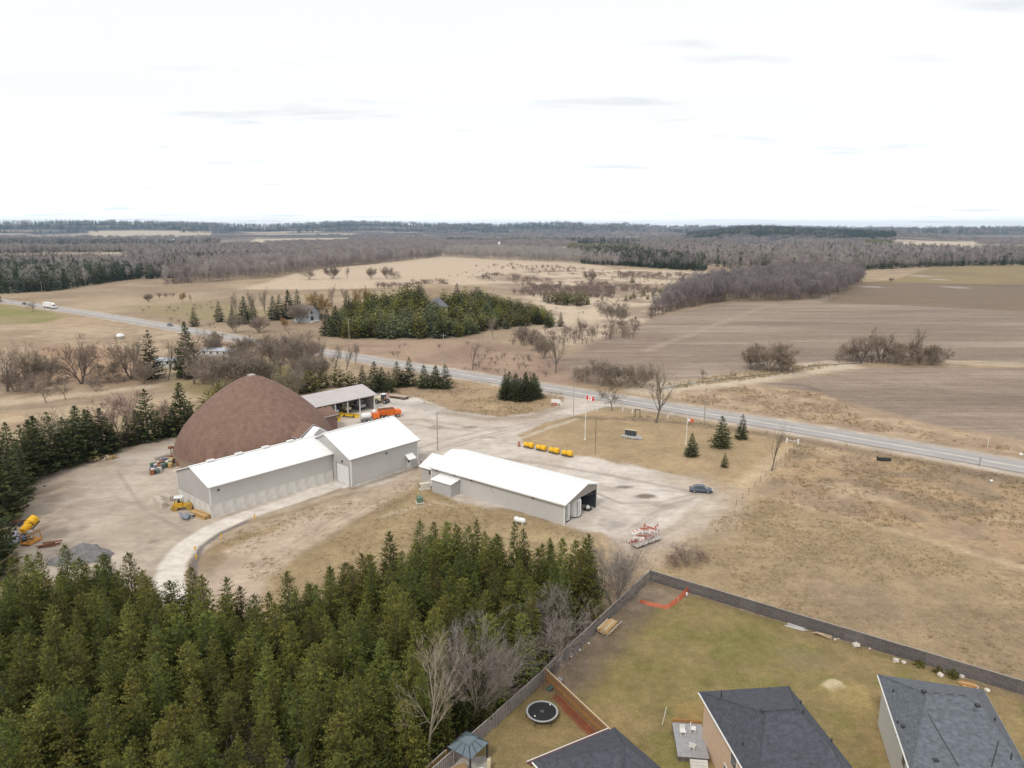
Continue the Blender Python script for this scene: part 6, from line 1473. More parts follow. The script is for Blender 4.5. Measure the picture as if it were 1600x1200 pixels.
t = thing("scrap_heap", "dark rusty machine parts behind the yellow ribbed tank", "scrap", gp(30, 822))
for k in range(10):
    m = MB(); m.box((R.uniform(-2.2, 2.2), R.uniform(-1, 1), R.uniform(.15, .7)), (R.uniform(.5, 1.8), R.uniform(.12, .4), R.uniform(.1, .5)), R.uniform(0, 3), 0, R.uniform(-.4, .4)); m.build("machine_part", rust if k % 3 == 0 else dark, t)
t = thing("scrap_heap", "low pile of rust red bars beside the grey gravel heap", "scrap", gp(80, 854))
for k in range(9):
    m = MB(); m.box((R.uniform(-.6, .6), R.uniform(-.9, .9), .12 + .09 * k), (R.uniform(2.4, 3.8), .16, .14), R.uniform(.1, .7)); m.build("bar", rust, t)
def heap(name, p, rx, ry, h, m_, seed, kind="stuff", label=None, cat=None):
    n_ = 36; vs = []; fs = []; rings = 14
    for i in range(rings + 1):
        r_ = i / rings
        for k in range(n_):
            a = 2 * pi * k / n_
            x, y = rx * r_ * cos(a), ry * r_ * sin(a)
            f = float(fbm(np.array([x + 50]), np.array([y + 50]), 1.4, 4, seed)[0])
            z = h * (max(0, 1 - r_) ** 0.9) * (0.55 + .9 * f) + (-0.25 if i == rings else 0)
            vs.append((x * (0.85 + .3 * f), y * (0.85 + .3 * f), z))
    for i in range(rings):
        for k in range(n_): fs.append((i * n_ + k, (i + 1) * n_ + k, (i + 1) * n_ + (k + 1) % n_, i * n_ + (k + 1) % n_))
    m = MB(); m.add(vs, fs); o = m.build(name, m_, None, True); o.location = p
    return tag(o, label, cat, None, kind)
heap("gravel_heap", gp(132, 870), 4.6, 3.2, 2.6, mat("grey_gravel", (0.185, 0.175, 0.172), 0.95, var=0.3, vscale=1.5, bump=0.9, bscale=6), 5)
heap("gravel_heap", gp(104, 876), 3.0, 2.4, 1.2, MATS["grey_gravel"], 6)
heap("sand_heap", gp(262, 716), 3.2, 2.2, 0.8, mat("dark_sand", (0.20, 0.17, 0.15), 0.95, var=0.3, vscale=1.5, bump=0.6), 7)
# broken timber by the windbreak
t = thing("timber_pile", "loose pile of broken pale timber along the windbreak edge", "timber", gp(160, 718), 0.3)
for k in range(22):
    m = MB(); m.box((R.uniform(-3.6, 3.6), R.uniform(-.9, .9), R.uniform(.1, .8)), (R.uniform(.8, 2.6), R.uniform(.15, .5), R.uniform(.1, .3)), R.uniform(0, 3), 0, R.uniform(-.35, .35)); m.build("plank", (wood_new, cream, concrete, rust, blue_s)[(k * 7) % 5] if k % 4 == 0 else (wood_new if k % 2 else cream), t)
# barrels, crates and oddments at the dome's left foot
bc = [wood_new, white_p, rust, mat("green_barrel", (0.08, 0.15, 0.10), 0.6), mat("teal_barrel", (0.14, 0.20, 0.20), 0.6), cream, concrete, mat("violet_crate", (0.17, 0.14, 0.21), 0.7), rust, wood_brown, white_p, mat("navy", (0.08, 0.09, 0.14), 0.7)]
bn = ["tan", "white", "rusty", "dark green", "grey green", "cream", "grey", "dull violet", "rusty", "brown", "white", "navy"]
for k in range(42):
    u = R.random(); q = gp(238 + 44 * u + R.uniform(-2, 2), 738 - 15 * u + R.uniform(-8, 4)); c = k % 12
    if k % 3 == 2:
        m = MB(); m.box((0, 0, .45), (1.1, .9, .9), R.uniform(0, 3)); m.box((0, 0, .93), (1.16, .96, .07), 0); o = m.build("crate", bc[c]); lab = bn[c] + " crate among the barrels at the dome's left foot"; cat_ = "crate"
    else:
        m = MB(); m.lathe([(.02, 0), (.36, 0), (.38, .05), (.36, .3), (.38, .34), (.36, .62), (.38, .66), (.36, .95), (.02, .97)], 12); o = m.build("barrel", bc[c], None, True); lab = bn[c] + " barrel in the clutter at the dome's left foot"; cat_ = "barrel"
    o.location = q; o.scale = (R.uniform(1.0, 1.35),) * 3; tag(o, lab, cat_, "clutter at the dome's left foot")
t = thing("hoarding", "long rust and cream boards stacked on trestles at the dome's left foot", "boards", gp(270, 722), radians(20))
for k in range(5):
    m = MB(); m.box((0, (k - 2) * .3, 1.0 + .05 * (k % 2)), (5.2, .26, .12)); m.build("board", cream if k % 2 else rust, t)
m = MB(); [m.b2((x - .1, -.8, 0), (x + .1, .8, .94)) for x in (-1.8, 1.8)]; m.build("trestle", dark, t)
t = thing("canopy_frame", "dark post with a small hood beside the dome's left base", "post", gp(268, 714)); m = MB(); m.tube([(0, 0, 0), (0, 0, 2.2)], .09, 6); m.build("post", dark, t); m = MB(); m.box((0, 0, 2.4), (1.0, .8, .5)); m.build("hood", rust, t)
# front corner of the long shed
for k, (x, y) in enumerate(((248, 785), (252, 790), (262, 781))):
    t = tag(MB().b2((-1.5, -.45, 0), (1.5, .45, .95)).b2((-1.2, -.2, .951), (1.2, .2, 1.1)).build("concrete_block", mat("block_tan", (0.50, 0.44, 0.37), 0.9, var=0.12)), ("tan concrete block at the shed's end, outermost of three", "tan concrete block at the shed's end, nearest the viewer", "tan concrete block at the shed's end, nearest the wall")[k], "block", "concrete blocks at the shed's end"); t.location = gp(x, y); t.rotation_euler = (0, 0, SA - pi / 2 + (0.0, .05, .2)[k])
t = thing("compactor", "small yellow road roller with a flat white canopy at the shed corner", "roller", gp(284, 796), SA - 0.6)
m = MB(); m.b2((-1.3, -.7, .7), (.3, .7, 1.5)); m.b2((.3, -.55, .7), (1.4, .55, 1.2)); m.build("body", yellow_d, t)
for x in (-1.2, 1.5):
    m = MB(); m.tube([(x, -.75, .6), (x, .75, .6)], .6, 14); m.build("drum", mat("drum_yellow", (0.40, 0.25, 0.05), 0.6, var=0.3), t)
m = MB(); [m.tube([(x, y, 1.4), (x, y, 2.6)], .05, 4) for x in (-1.0, .3) for y in (-.6, .6)]; m.build("canopy_post", dark, t)
m = MB(); m.b2((-1.2, -.75, 2.6), (.5, .75, 2.72)); m.build("canopy", white_p, t)
m = MB(); m.b2((-.6, -.3, 1.5), (-.2, .3, 2.1)); m.build("seat", dark, t)
t = thing("beam_stack", "stack of yellow and brown timber beams lying along the shed corner", "beams", gp(314, 806), SA - pi / 2 + 0.12)
for i in range(3):
    for j in range(6 - i):
        m = MB(); m.box((R.uniform(-.15, .15), (j - 2.5) * .32 + i * .1, .14 + i * .27), (5.0, .29, .25)); m.build("beam", (wood_new, wood_brown, wood_new)[(i + j) % 3], t)
t = thing("sheet_pile", "scattered bright steel sheets beside the timber beams", "sheets", gp(293, 808), SA - pi / 2)
for k in range(10):
    m = MB(); m.box((R.uniform(-1.4, 1.4), R.uniform(-.8, .8), .08 + .06 * k), (R.uniform(1.2, 2.8), R.uniform(.3, .8), .05), R.uniform(-.6, .6), 0, R.uniform(-.08, .08)); m.build("sheet", steel if k % 3 else blue_s, t)
# vehicles of the yard behind the sheds
def truck(name, label, p, rz, cab, bed, group=None, bedh=1.0, plow=None):
    t = thing(name, label, "truck", p, rz, group)
    m = MB(); m.b2((1.2, -1.15, .9), (3.0, 1.15, 2.7)); m.b2((3.0, -1.0, .9), (4.3, 1.0, 1.7)); m.build("cab", cab, t)
    m = MB(); m.b2((3.0, -1.0, 1.85), (3.04, 1.0, 2.55)); m.b2((1.5, -1.18, 1.85), (2.8, 1.18, 2.5)); m.build("windows", glass_d, t)
    m = MB(); m.b2((-3.4, -1.2, 1.0), (1.0, -1.08, 1.1 + bedh)); m.b2((-3.4, 1.08, 1.0), (1.0, 1.2, 1.1 + bedh)); m.b2((.88, -1.08, 1.0), (1.0, 1.08, 1.3 + bedh)); m.b2((-3.4, -1.08, 1.0), (-3.28, 1.08, 1.0 + bedh)); m.b2((-3.28, -1.08, 1.0), (.88, 1.08, 1.12)); m.build("dump_bed", bed, t)
    m = MB(); m.b2((-3.3, -.45, .6), (4.2, .45, .9)); m.build("chassis", dark, t)
    for x in (-2.6, -1.5, 3.3):
        for y in (-1.0, 1.0): wheel(t, (x, y, .5), .5, .34)
    if plow:
        m = MB(); m.add([(4.9, -1.7, .1), (4.9, 1.7, .1), (5.2, 1.7, .55), (5.2, -1.7, .55), (5.0, 1.7, 1.0), (5.0, -1.7, 1.0), (4.8, -1.7, .1), (4.8, 1.7, .1), (5.1, 1.7, .55), (5.1, -1.7, .55), (4.9, 1.7, 1.0), (4.9, -1.7, 1.0)], [(0, 1, 2, 3), (3, 2, 4, 5), (9, 8, 7, 6), (11, 10, 8, 9), (5, 4, 10, 11), (1, 0, 6, 7), (0, 3, 9, 6), (3, 5, 11, 9), (2, 1, 7, 8), (4, 2, 8, 10)]); m.build("plough_blade", plow, t)
    return t
truck("plough_truck", "grey and white truck parked in the open shed's middle bay", S2W(61.5, 51), SA - pi / 2, white_p, steel, "trucks in the open shed", 1.1, yellow_d)
truck("plough_truck", "pale tan truck parked in the open shed's bay right of the middle", S2W(66.0, 51), SA - pi / 2, cream, steel, "trucks in the open shed", 1.2)
truck("plough_truck", "grey truck parked in the open shed's rightmost bay", S2W(71.0, 50.5), SA - pi / 2, steel, cream, "trucks in the open shed", 1.2)
t = thing("grader", "yellow roofed dark tractor in front of the open shed's left bay", "tractor", S2W(57.6, 44.6), SA - pi / 2 + .2)
m = MB(); m.b2((-1.6, -.7, .8), (1.2, .7, 1.6)); m.b2((-.9, -.75, 1.6), (.5, .75, 2.5)); m.build("body", mat("violet_dark", (0.06, 0.05, 0.10), 0.5), t); m = MB(); m.b2((-1.1, -.85, 2.5), (.7, .85, 2.66)); m.build("roof", mat("pale_yellow", (0.66, 0.58, 0.22), 0.5), t)
for x in (-1.1, 1.0):
    for y in (-.9, .9): wheel(t, (x, y, .55), .55, .35)
for k, (q, a, L_, lab) in enumerate((((546, 652), SA - 1.15, 6.2, "long yellow snow plough blade lying in front of the open shed"), ((524, 657), SA - 1.3, 3.4, "shorter yellow snow plough blade beside the dome porch"))):
    t = thing("snow_plough", lab, "snow plough", gp(*q), a, "loose plough blades")
    m = MB(); pts = [(.0, .05), (.3, .4), (.34, .8), (.1, 1.15), (-.02, 1.12), (.2, .8), (.18, .4), (-.1, .08)]; n_ = len(pts)
    m.add([(-L_ / 2, y, z) for y, z in pts] + [(L_ / 2, y, z) for y, z in pts], [tuple(range(n_))[::-1], tuple(range(n_, 2 * n_))] + [(i, (i + 1) % n_, (i + 1) % n_ + n_, i + n_) for i in range(n_)]); m.build("mouldboard", mat("plough_yellow", (0.70, 0.47, 0.03), 0.5, var=0.15), t)
    m = MB(); [m.box((x, -.35, .5), (.1, .8, .5)) for x in (-L_ * .25, L_ * .25)]; m.b2((-L_ * .3, -.75, .3), (L_ * .3, -.6, .5)); m.build("push_frame", dark, t)
t = thing("orange_hopper", "big orange dump body with an open rusty top behind the tall shed", "dump body", gp(604, 652), radians(22))
hx = MB(); o4 = [(-2.6, -1.4), (2.4, -1.5), (2.4, 1.5), (-2.6, 1.4)]; b4 = [(-2.2, -.9), (2.0, -1.0), (2.0, 1.0), (-2.2, .9)]
hx.add([(x, y, .7) for x, y in b4] + [(x, y, 2.6) for x, y in o4] + [(x * .95, y * .93, 2.6) for x, y in o4] + [(x * .93, y * .85, 1.6) for x, y in b4], [(3, 2, 1, 0), (0, 1, 5, 4), (1, 2, 6, 5), (2, 3, 7, 6), (3, 0, 4, 7), (4, 5, 9, 8), (5, 6, 10, 9), (6, 7, 11, 10), (7, 4, 8, 11)]); hx.build("hopper_shell", orange, t)
hx = MB(); hx.add([(x * .95, y * .93, 2.55) for x, y in o4] + [(x * .9, y * .8, 1.6) for x, y in b4], [(4, 5, 1, 0), (5, 6, 2, 1), (6, 7, 3, 2), (7, 4, 0, 3), (7, 6, 5, 4)]); hx.build("hopper_lining", rust, t)
hx = MB(); hx.prism([(2.4, -1.2), (4.2, -1.1), (4.2, 1.1), (2.4, 1.2)], .8, 2.1); hx.build("engine_hood", orange, t)
for x in (-1.6, -.4, 3.2):
    for y in (-1.15, 1.15): wheel(t, (x, y, .55), .55, .4)
t = thing("orange_sprayer", "orange truck with a white tank and grey running gear beside the orange dump body", "truck", gp(578, 658), radians(30))
m = MB(); m.lathe([(.05, -1.5), (.6, -1.45), (.85, -1.2), (.85, 1.2), (.6, 1.45), (.05, 1.5)], 16); m.v = [(z - 1.0, x, y + 1.75) for x, y, z in m.v]; m.build("tank", white_p, t, True)
m = MB(); m.b2((.7, -1.1, .7), (2.6, 1.1, 2.3)); m.build("cab", orange, t)
m = MB(); m.lathe([(.1, 2.3), (.55, 2.35), (.6, 2.9), (.3, 3.2), (.02, 3.25)], 12); m.v = [(x + 1.4, y, z) for x, y, z in m.v]; m.build("beacon_tank", white_p, t, True)
m = MB(); m.b2((-2.6, -.8, .6), (.7, .8, .95)); m.build("chassis", steel, t)
for x in (-2.0, -.8, 1.8):
    for y in (-1.0, 1.0): wheel(t, (x, y, .5), .5, .36)
t = thing("loader", "cream and rust wheel loader parked beyond the open shed's right end", "loader", gp(598, 630), radians(-20))
m = MB(); m.b2((-2.4, -.9, .9), (-.2, .9, 1.9)); m.build("engine_cover", cream, t); m = MB(); m.b2((-.2, -.8, 1.0), (1.2, .8, 1.5)); m.build("frame", rust, t)
m = MB(); m.b2((-.1, -.75, 1.5), (1.0, .75, 3.0)); m.build("cab_glass", glass_d, t); m = MB(); m.b2((-.25, -.9, 3.0), (1.15, .9, 3.15)); m.build("cab_roof", white_p, t)
m = MB(); [m.tube([(1.0, y, 1.6), (2.4, y, 3.4), (2.2, y, 4.1)], .12, 5) for y in (-.6, .6)]; m.build("lift_arm", mat("pink_rust", (0.5, 0.32, 0.26), 0.8), t)
for x in (-1.5, 1.3):
    for y in (-1.0, 1.0): wheel(t, (x, y, .7), .7, .5)
t = thing("flat_trailer", "rusty flat deck trailer beside the wheel loader", "trailer", gp(622, 622), radians(-28))
for k in range(8):
    m = MB(); m.b2((-3.6, -1.2 + k * .3, .8), (3.6, -.92 + k * .3, .88)); m.build("plank", mat("deck_pale", (0.42, 0.34, 0.28), 0.9, var=0.2), t)
m = MB(); m.b2((-3.7, -1.3, .55), (3.7, 1.3, .79)); m.build("deck_frame", rust, t)
for x in (2.0, 3.0):
    for y in (-1.2, 1.2): wheel(t, (x, y, .4), .4, .25)
# barricades by the fence corner
strip = bpy.data.materials.new("red_white_stripe"); strip.use_nodes = True
n = strip.node_tree; b_ = n.nodes["Principled BSDF"]; b_.inputs["Roughness"].default_value = 0.6
tcx = n.nodes.new("ShaderNodeTexCoord"); sx_ = n.nodes.new("ShaderNodeSeparateXYZ"); n.links.new(tcx.outputs["Object"], sx_.inputs[0])
ad = n.nodes.new("ShaderNodeMath"); n.links.new(sx_.outputs[0], ad.inputs[0]); n.links.new(sx_.outputs[2], ad.inputs[1])
ml = n.nodes.new("ShaderNodeMath"); ml.operation = 'MULTIPLY'; ml.inputs[1].default_value = 1.1; n.links.new(ad.outputs[0], ml.inputs[0])
fr_ = n.nodes.new("ShaderNodeMath"); fr_.operation = 'FRACT'; n.links.new(ml.outputs[0], fr_.inputs[0])
gt = n.nodes.new("ShaderNodeMath"); gt.operation = 'GREATER_THAN'; gt.inputs[1].default_value = 0.66; n.links.new(fr_.outputs[0], gt.inputs[0])
mx = n.nodes.new("ShaderNodeMix"); mx.data_type = 'RGBA'; mx.inputs[6].default_value = (0.68, 0.63, 0.60, 1); mx.inputs[7].default_value = (0.55, 0.14, 0.09, 1); n.links.new(gt.outputs[0], mx.inputs[0]); n.links.new(mx.outputs[2], b_.inputs["Base Color"])
def barricade(label, p, rz, tilt=0.0, L_=1.9, sgn=False):
    t = thing("barricade", label, "barricade", p, rz, "red and white barricades by the fence corner"); t.rotation_euler = (tilt, 0, rz)
    for z in ((.35, 1.0), (.6, 1.15), (.8, 1.2))[int(abs(tilt) * 100) % 3]:
        m = MB(); m.b2((-L_ / 2, -.04, z), (L_ / 2, .04, z + .36)); m.build("board", (strip, mat("barricade_white", (0.66, 0.62, 0.59), 0.7, var=0.2), strip, mat("barricade_red", (0.40, 0.15, 0.11), 0.75, var=0.25), mat("barricade_white", (0.66, 0.62, 0.59)))[R.randrange(5)], t)
    for x in (-L_ * .4, L_ * .4):
        m = MB(); m.tube([(x, -.4, 0), (x, -.05, 1.5)], .04, 4); m.tube([(x, .4, 0), (x, .05, 1.5)], .04, 4); m.build("leg", white_p, t)
    return t
b0, b1 = gp(986, 853), gp(1026, 838)
ba = atan2(b1.y - b0.y, b1.x - b0.x)
for k in range(12):
    q = b0.lerp(b1, (k % 6) / 5.0) + Vector((R.uniform(-.3, .3), (k // 6) * 2.0 - .3 + R.uniform(-.6, .6), 0))
    barricade("striped red and white barricade " + ("at the left end of the front row", "second in the front row", "third in the front row", "fourth in the front row", "fifth in the front row", "at the right end of the front row", "at the left end of the back row", "second in the back row", "third in the back row", "fourth in the back row", "fifth in the back row", "at the right end of the back row")[k], q, ba + R.uniform(-1.5, 1.5), R.uniform(-.7, .7), R.uniform(1.6, 2.5))
t = thing("road_sign", "folded red diamond road sign sticking up from the barricades", "sign", b0.lerp(b1, .55) + Vector((0, 1.6, 0)), ba + .3); m = MB(); m.tube([(0, 0, 0), (0, 0, 2.4)], .05, 5); m.build("post", dark, t); m = MB(); m.box((0, -.07, 2.2), (.8, .05, .8), 0, 0, pi / 4); m.build("plate", mat("salmon", (0.55, 0.24, 0.16), 0.6), t)
t = thing("sign_trailer", "low trailer with a scuffed white side board under the barricades", "trailer", b0.lerp(b1, .45) + Vector((.4, -.9, 0)), ba)
m = MB(); m.b2((-3.2, -.8, .45), (3.2, .8, .6)); m.build("deck", mat("scuffed_deck", (0.36, 0.30, 0.27), 0.85, var=0.3), t); m = MB(); m.b2((-3.2, -.86, .5), (3.2, -.8, 1.0)); m.build("side_board", mat("scuffed_white", (0.60, 0.56, 0.54), 0.7, var=0.25, vscale=2), t)
for x in (-1.2, 1.0):
    for y in (-.75, .75): wheel(t, (x, y, .32), .32, .2)
print("yard", round(time.time() - T0, 1))

# ------------------------------------------------------------------ houses of the back row
def shingle(name, col):
    m = bpy.data.materials.new(name); m.use_nodes = True
    n = m.node_tree; b = n.nodes["Principled BSDF"]; b.inputs["Roughness"].default_value = 0.85; b.inputs["Specular IOR Level"].default_value = 0.35
    tcn = n.nodes.new("ShaderNodeTexCoord"); mp_ = n.nodes.new("ShaderNodeMapping"); mp_.inputs["Scale"].default_value = (1.0, 1.0, 3.2); n.links.new(tcn.outputs["Object"], mp_.inputs[0])
    a = n.nodes.new("ShaderNodeTexNoise"); a.inputs["Scale"].default_value = 1.9; a.inputs["Detail"].default_value = 3; n.links.new(mp_.outputs[0], a.inputs["Vector"])
    c = n.nodes.new("ShaderNodeTexNoise"); c.inputs["Scale"].default_value = 9; c.inputs["Detail"].default_value = 2; n.links.new(mp_.outputs[0], c.inputs["Vector"])
    s = n.nodes.new("ShaderNodeMath"); n.links.new(a.outputs["Fac"], s.inputs[0]); n.links.new(c.outputs["Fac"], s.inputs[1])
    r = n.nodes.new("ShaderNodeMapRange"); r.inputs[1].default_value = 0.75; r.inputs[2].default_value = 1.25; r.inputs[3].default_value = 0.70; r.inputs[4].default_value = 1.35; n.links.new(s.outputs[0], r.inputs[0])
    v = n.nodes.new("ShaderNodeVectorMath"); v.operation = 'SCALE'; v.inputs[0].default_value = col; n.links.new(r.outputs[0], v.inputs["Scale"]); n.links.new(v.outputs[0], b.inputs["Base Color"])
    sp = n.nodes.new("ShaderNodeSeparateXYZ"); n.links.new(tcn.outputs["Object"], sp.inputs[0])
    w = n.nodes.new("ShaderNodeMath"); w.operation = 'MULTIPLY'; w.inputs[1].default_value = 14; n.links.new(sp.outputs[2], w.inputs[0])
    f = n.nodes.new("ShaderNodeMath"); f.operation = 'FRACT'; n.links.new(w.outputs[0], f.inputs[0])
    bp = n.nodes.new("ShaderNodeBump"); bp.inputs["Strength"].default_value = 0.5; bp.inputs["Distance"].default_value = 0.03; n.links.new(f.outputs[0], bp.inputs["Height"]); n.links.new(bp.outputs[0], b.inputs["Normal"])
    return m
slate = shingle("slate_shingle", (0.064, 0.067, 0.082)); ash = shingle("ash_shingle", (0.108, 0.120, 0.137))

def house(name, label, C, R1, R2, ze, roofm, wallm, vents, valley=None):
    """C: eave corners back-left, back-right, front-right, front-left; R1, R2: ridge ends"""
    C = [Vector((c[0], c[1], ze)) for c in C]; R1, R2 = Vector(R1), Vector(R2)
    ctr = (C[0] + C[1] + C[2] + C[3]) / 4; ctr.z = 0
    t = thing(name, label, "house", ctr)
    l = lambda p: Vector(p) - ctr
    faces = [(C[1], C[0], R1, R2), (C[0], C[3], R1), (C[3], C[2], R2, R1), (C[2], C[1], R2)]
    for f in faces:
        m = MB(); pts = [l(p) + Vector((0, 0, .12)) for p in f]; m.slab(pts, 0.12); m.build("roof_slope", roofm, t)
    rc_ = MB()
    for a, b in ((R1, R2), (C[0], R1), (C[1], R2), (C[3], R1), (C[2], R2)):
        rc_.tube([l(a) + Vector((0, 0, .13)), l(b) + Vector((0, 0, .13))], .07, 4)
    rc_.build("ridge_cap", roofm, t)
    fa = MB()
    for a, b in zip(C, C[1:] + C[:1]):
        fa.tube([l(a) + Vector((0, 0, -.02)), l(b) + Vector((0, 0, -.02))], .1, 4)
    fa.build("eaves_trim", white_trim, t)
    cen = sum(C, Vector()) / 4
    W = []
    for c in C:
        d = cen - c; d.z = 0; W.append(c + d.normalized() * 0.75)
    ws = []
    for a, b in zip(W, W[1:] + W[:1]):
        m = MB(); d = (b - a); d.z = 0; nn = Vector((d.y, -d.x, 0)).normalized()
        if (a + nn - cen).length < (a - cen).length: nn = -nn
        q = [l(a), l(b), l(b) - nn * .2, l(a) - nn * .2]
        m.prism([(p.x, p.y) for p in q], -0.2, ze - .02); ws.append(m.build("wall", wallm, t))
    sf = MB(); sf.add([l(c) + Vector((0, 0, -.06)) for c in C], [(0, 1, 2, 3)]); sf.build("soffit", white_trim, t)
    for (p, kind) in vents:
        v = MB(); p = l(p)
        if kind == 'box': v.box(p + Vector((0, 0, .14)), (.42, .38, .26)); nm = "roof_vent"
        elif kind == 'pipe': v.tube([p - Vector((0, 0, .2)), p + Vector((0, 0, .5))], .07, 6); nm = "vent_pipe"
        else: v.box(p + Vector((0, 0, .06)), (.65, .2, .12), kind); nm = "ridge_vent"
        v.build(nm, dark if kind != 'skylight' else white_p, t)
    if valley:
        for a, b in valley:
            v = MB(); v.tube([l(a), l(b)], .05, 4); v.build("valley_flashing", dark, t)
    return t, W, ctr, ws

def on_slope(px, py, f):
    """point of roof face f (3 corners) seen at a pixel"""
    a, b, c = [Vector(q) for q in f[:3]]; nn = (b - a).cross(c - a); d = Vector(ray(px, py)); o = Vector((0, 0, CH))
    tt = nn.dot(a - o) / nn.dot(d); return o + d * tt

ze = 5.6
C2 = [(20.0, 67.4), (30.0, 68.35), (31.55, 54.6), (21.5, 53.6)]; A1, A2 = (24.5, 60.5, 8.25), (27.9, 60.9, 8.25)
fL = ((20, 67.4, ze), (21.5, 53.6, ze), A1); fB = ((20, 67.4, ze), (30, 68.35, ze), A2); fR = ((30, 68.35, ze), (31.55, 54.6, ze), A2); fF = ((21.5, 53.6, ze), (31.55, 54.6, ze), A2)
vents = [(on_slope(1127, 1086, fL), 'pipe'), (on_slope(1160, 1166, fL), 'pipe'), (Vector(A1) + Vector((-.1, .25, 0)), 'box'), (on_slope(1251, 1101, fR), 'pipe'), (on_slope(1299, 1161, fR), 'pipe'), (on_slope(1255, 1115, fF), 'pipe')]
vents += [(Vector(A1).lerp(Vector(A2), u) + Vector((0, .25, 0)), 0.1) for u in (.2, .45, .7, .95)]
brick = mat("peach_brick", (0.66, 0.48, 0.345), 0.9, var=0.1, vscale=2.5, bump=0.2, bscale=30)
h2, W2, ct2, ws2 = house("house", "two storey house with a dark slate hip roof and peach brick side wall", C2, A1, A2, ze, slate, brick, vents, [(on_slope(1293, 1159, fF) + Vector((0, 0, .14)), on_slope(1318, 1200, fF) + Vector((0, 0, .14)))])
def window_on(t, ctr, a, b, u, z, w, h, m=glass_d):
    d = (b - a); d.z = 0; d.normalize(); nn = Vector((d.y, -d.x, 0)); cen = ctr
    p = a + (b - a) * u; p.z = 0
    if (p + nn - cen).length < (p - cen).length: nn = -nn
    ang = atan2(d.y, d.x)
    f = MB(); f.box(p - ctr + nn * .03 + Vector((0, 0, z)), (w + .24, .12, h + .24), ang); o = f.build("window", white_trim, t)
    g_ = MB(); g_.box(p - ctr + nn * .08 + Vector((0, 0, z)), (w, .06, h), ang); g_.build("pane", m, o)
    return o
window_on(h2, ct2, W2[0], W2[3], .62, 4.2, 1.1, 1.3); window_on(h2, ct2, W2[0], W2[3], .84, 4.2, 1.1, 1.3); window_on(h2, ct2, W2[0], W2[3], .5, 1.6, .9, 1.1)
for u in (.25, .4): window_on(h2, ct2, W2[0], W2[3], u, 4.6, .16, .16)
window_on(h2, ct2, W2[0], W2[1], .3, 4.2, 1.4, 1.3); window_on(h2, ct2, W2[0], W2[1], .7, 4.2, 1.4, 1.3); window_on(h2, ct2, W2[0], W2[1], .5, 1.4, 2.2, 1.9)
C3 = [(40.7, 70.4), (50.75, 67.75), (46.7, 54.0), (36.4, 56.0)]; B1, B2 = (41.9, 63.6, 8.1), (46.6, 62.9, 8.1)
gL = ((40.7, 70.4, ze), (36.4, 56, ze), B1); gB = ((40.7, 70.4, ze), (50.75, 67.75, ze), B2); gR = ((50.75, 67.75, ze), (46.7, 54, ze), B2); gF = ((36.4, 56, ze), (46.7, 54, ze), B2)
vents = [(Vector(B1) + Vector((-.05, .3, 0)), 'box'), (on_slope(1395, 1083, gL), 'pipe'), (on_slope(1402, 1132, gL), 'pipe'), (on_slope(1412, 1137, gL), 'box'), (on_slope(1462, 1190, gF), 'box'), (on_slope(1554, 1128, gR), 'pipe'), (on_slope(1580, 1184, gR), 'pipe'), (on_slope(1527, 1104, gR), 'box')]
vents += [(Vector(B1).lerp(Vector(B2), u) + Vector((0, .25, 0)), -.15) for u in (.25, .5, .75)]
pale_sid = mat("pale_grey_siding", (0.56, 0.555, 0.525), 0.7, var=0.05)
h3, W3, ct3, ws3 = house("house", "house with an ash grey hip roof and pale grey side wall at the right", C3, B1, B2, ze, ash, pale_sid, vents, [(on_slope(1450, 1118, gF) + Vector((0, 0, .15)), on_slope(1498, 1200, gF) + Vector((0, 0, .15))), (on_slope(1560, 1160, gF) + Vector((0, 0, .15)), on_slope(1549, 1200, gF) + Vector((0, 0, .15)))])
for u, z in ((.22, 4.7), (.4, 4.6), (.55, 4.4)): window_on(h3, ct3, W3[0], W3[3], u, z, .22, .22)
window_on(h3, ct3, W3[0], W3[3], .8, 4.2, 1.1, 1.3); window_on(h3, ct3, W3[0], W3[1], .3, 4.2, 1.4, 1.3); window_on(h3, ct3, W3[0], W3[1], .7, 1.5, 2.0, 1.9)
C1 = [(10.2, 61.8), (17.2, 51.0), (8.6, 46.5), (1.9, 57.2)]
h1, W1, ct1, ws1 = house("house", "house roof corner of slate shingles at the bottom edge beside the brown fence", C1, (10.2, 55.8, 8.4), (9.4, 52.4, 8.4), ze, slate, brick, [])
m = MB(); a_, b_ = Vector((10.2, 61.8, 0)), Vector((1.9, 57.2, 0)); d_ = (b_ - a_).normalized(); n__ = Vector((d_.y, -d_.x, 0)); n__ = n__ if n__.y > 0 else -n__
m.slab([a_ + n__ * .12 + Vector((0, 0, 5.2)), b_ + n__ * .12 + Vector((0, 0, 5.2)), b_ + n__ * 1.0 + Vector((0, 0, 4.9)), a_ + n__ * 1.0 + Vector((0, 0, 4.9))], .12); m.v = [tuple(Vector(q) - ct1) for q in m.v]; m.build("lower_eave", mat("maroon_eave", (0.13, 0.055, 0.055), 0.8), h1)
m = MB(); m.tube([a_ + n__ * 1.05 + Vector((0, 0, 4.92)) - ct1, b_ + n__ * 1.05 + Vector((0, 0, 4.92)) - ct1], .06, 4); m.build("gutter", white_trim, h1)
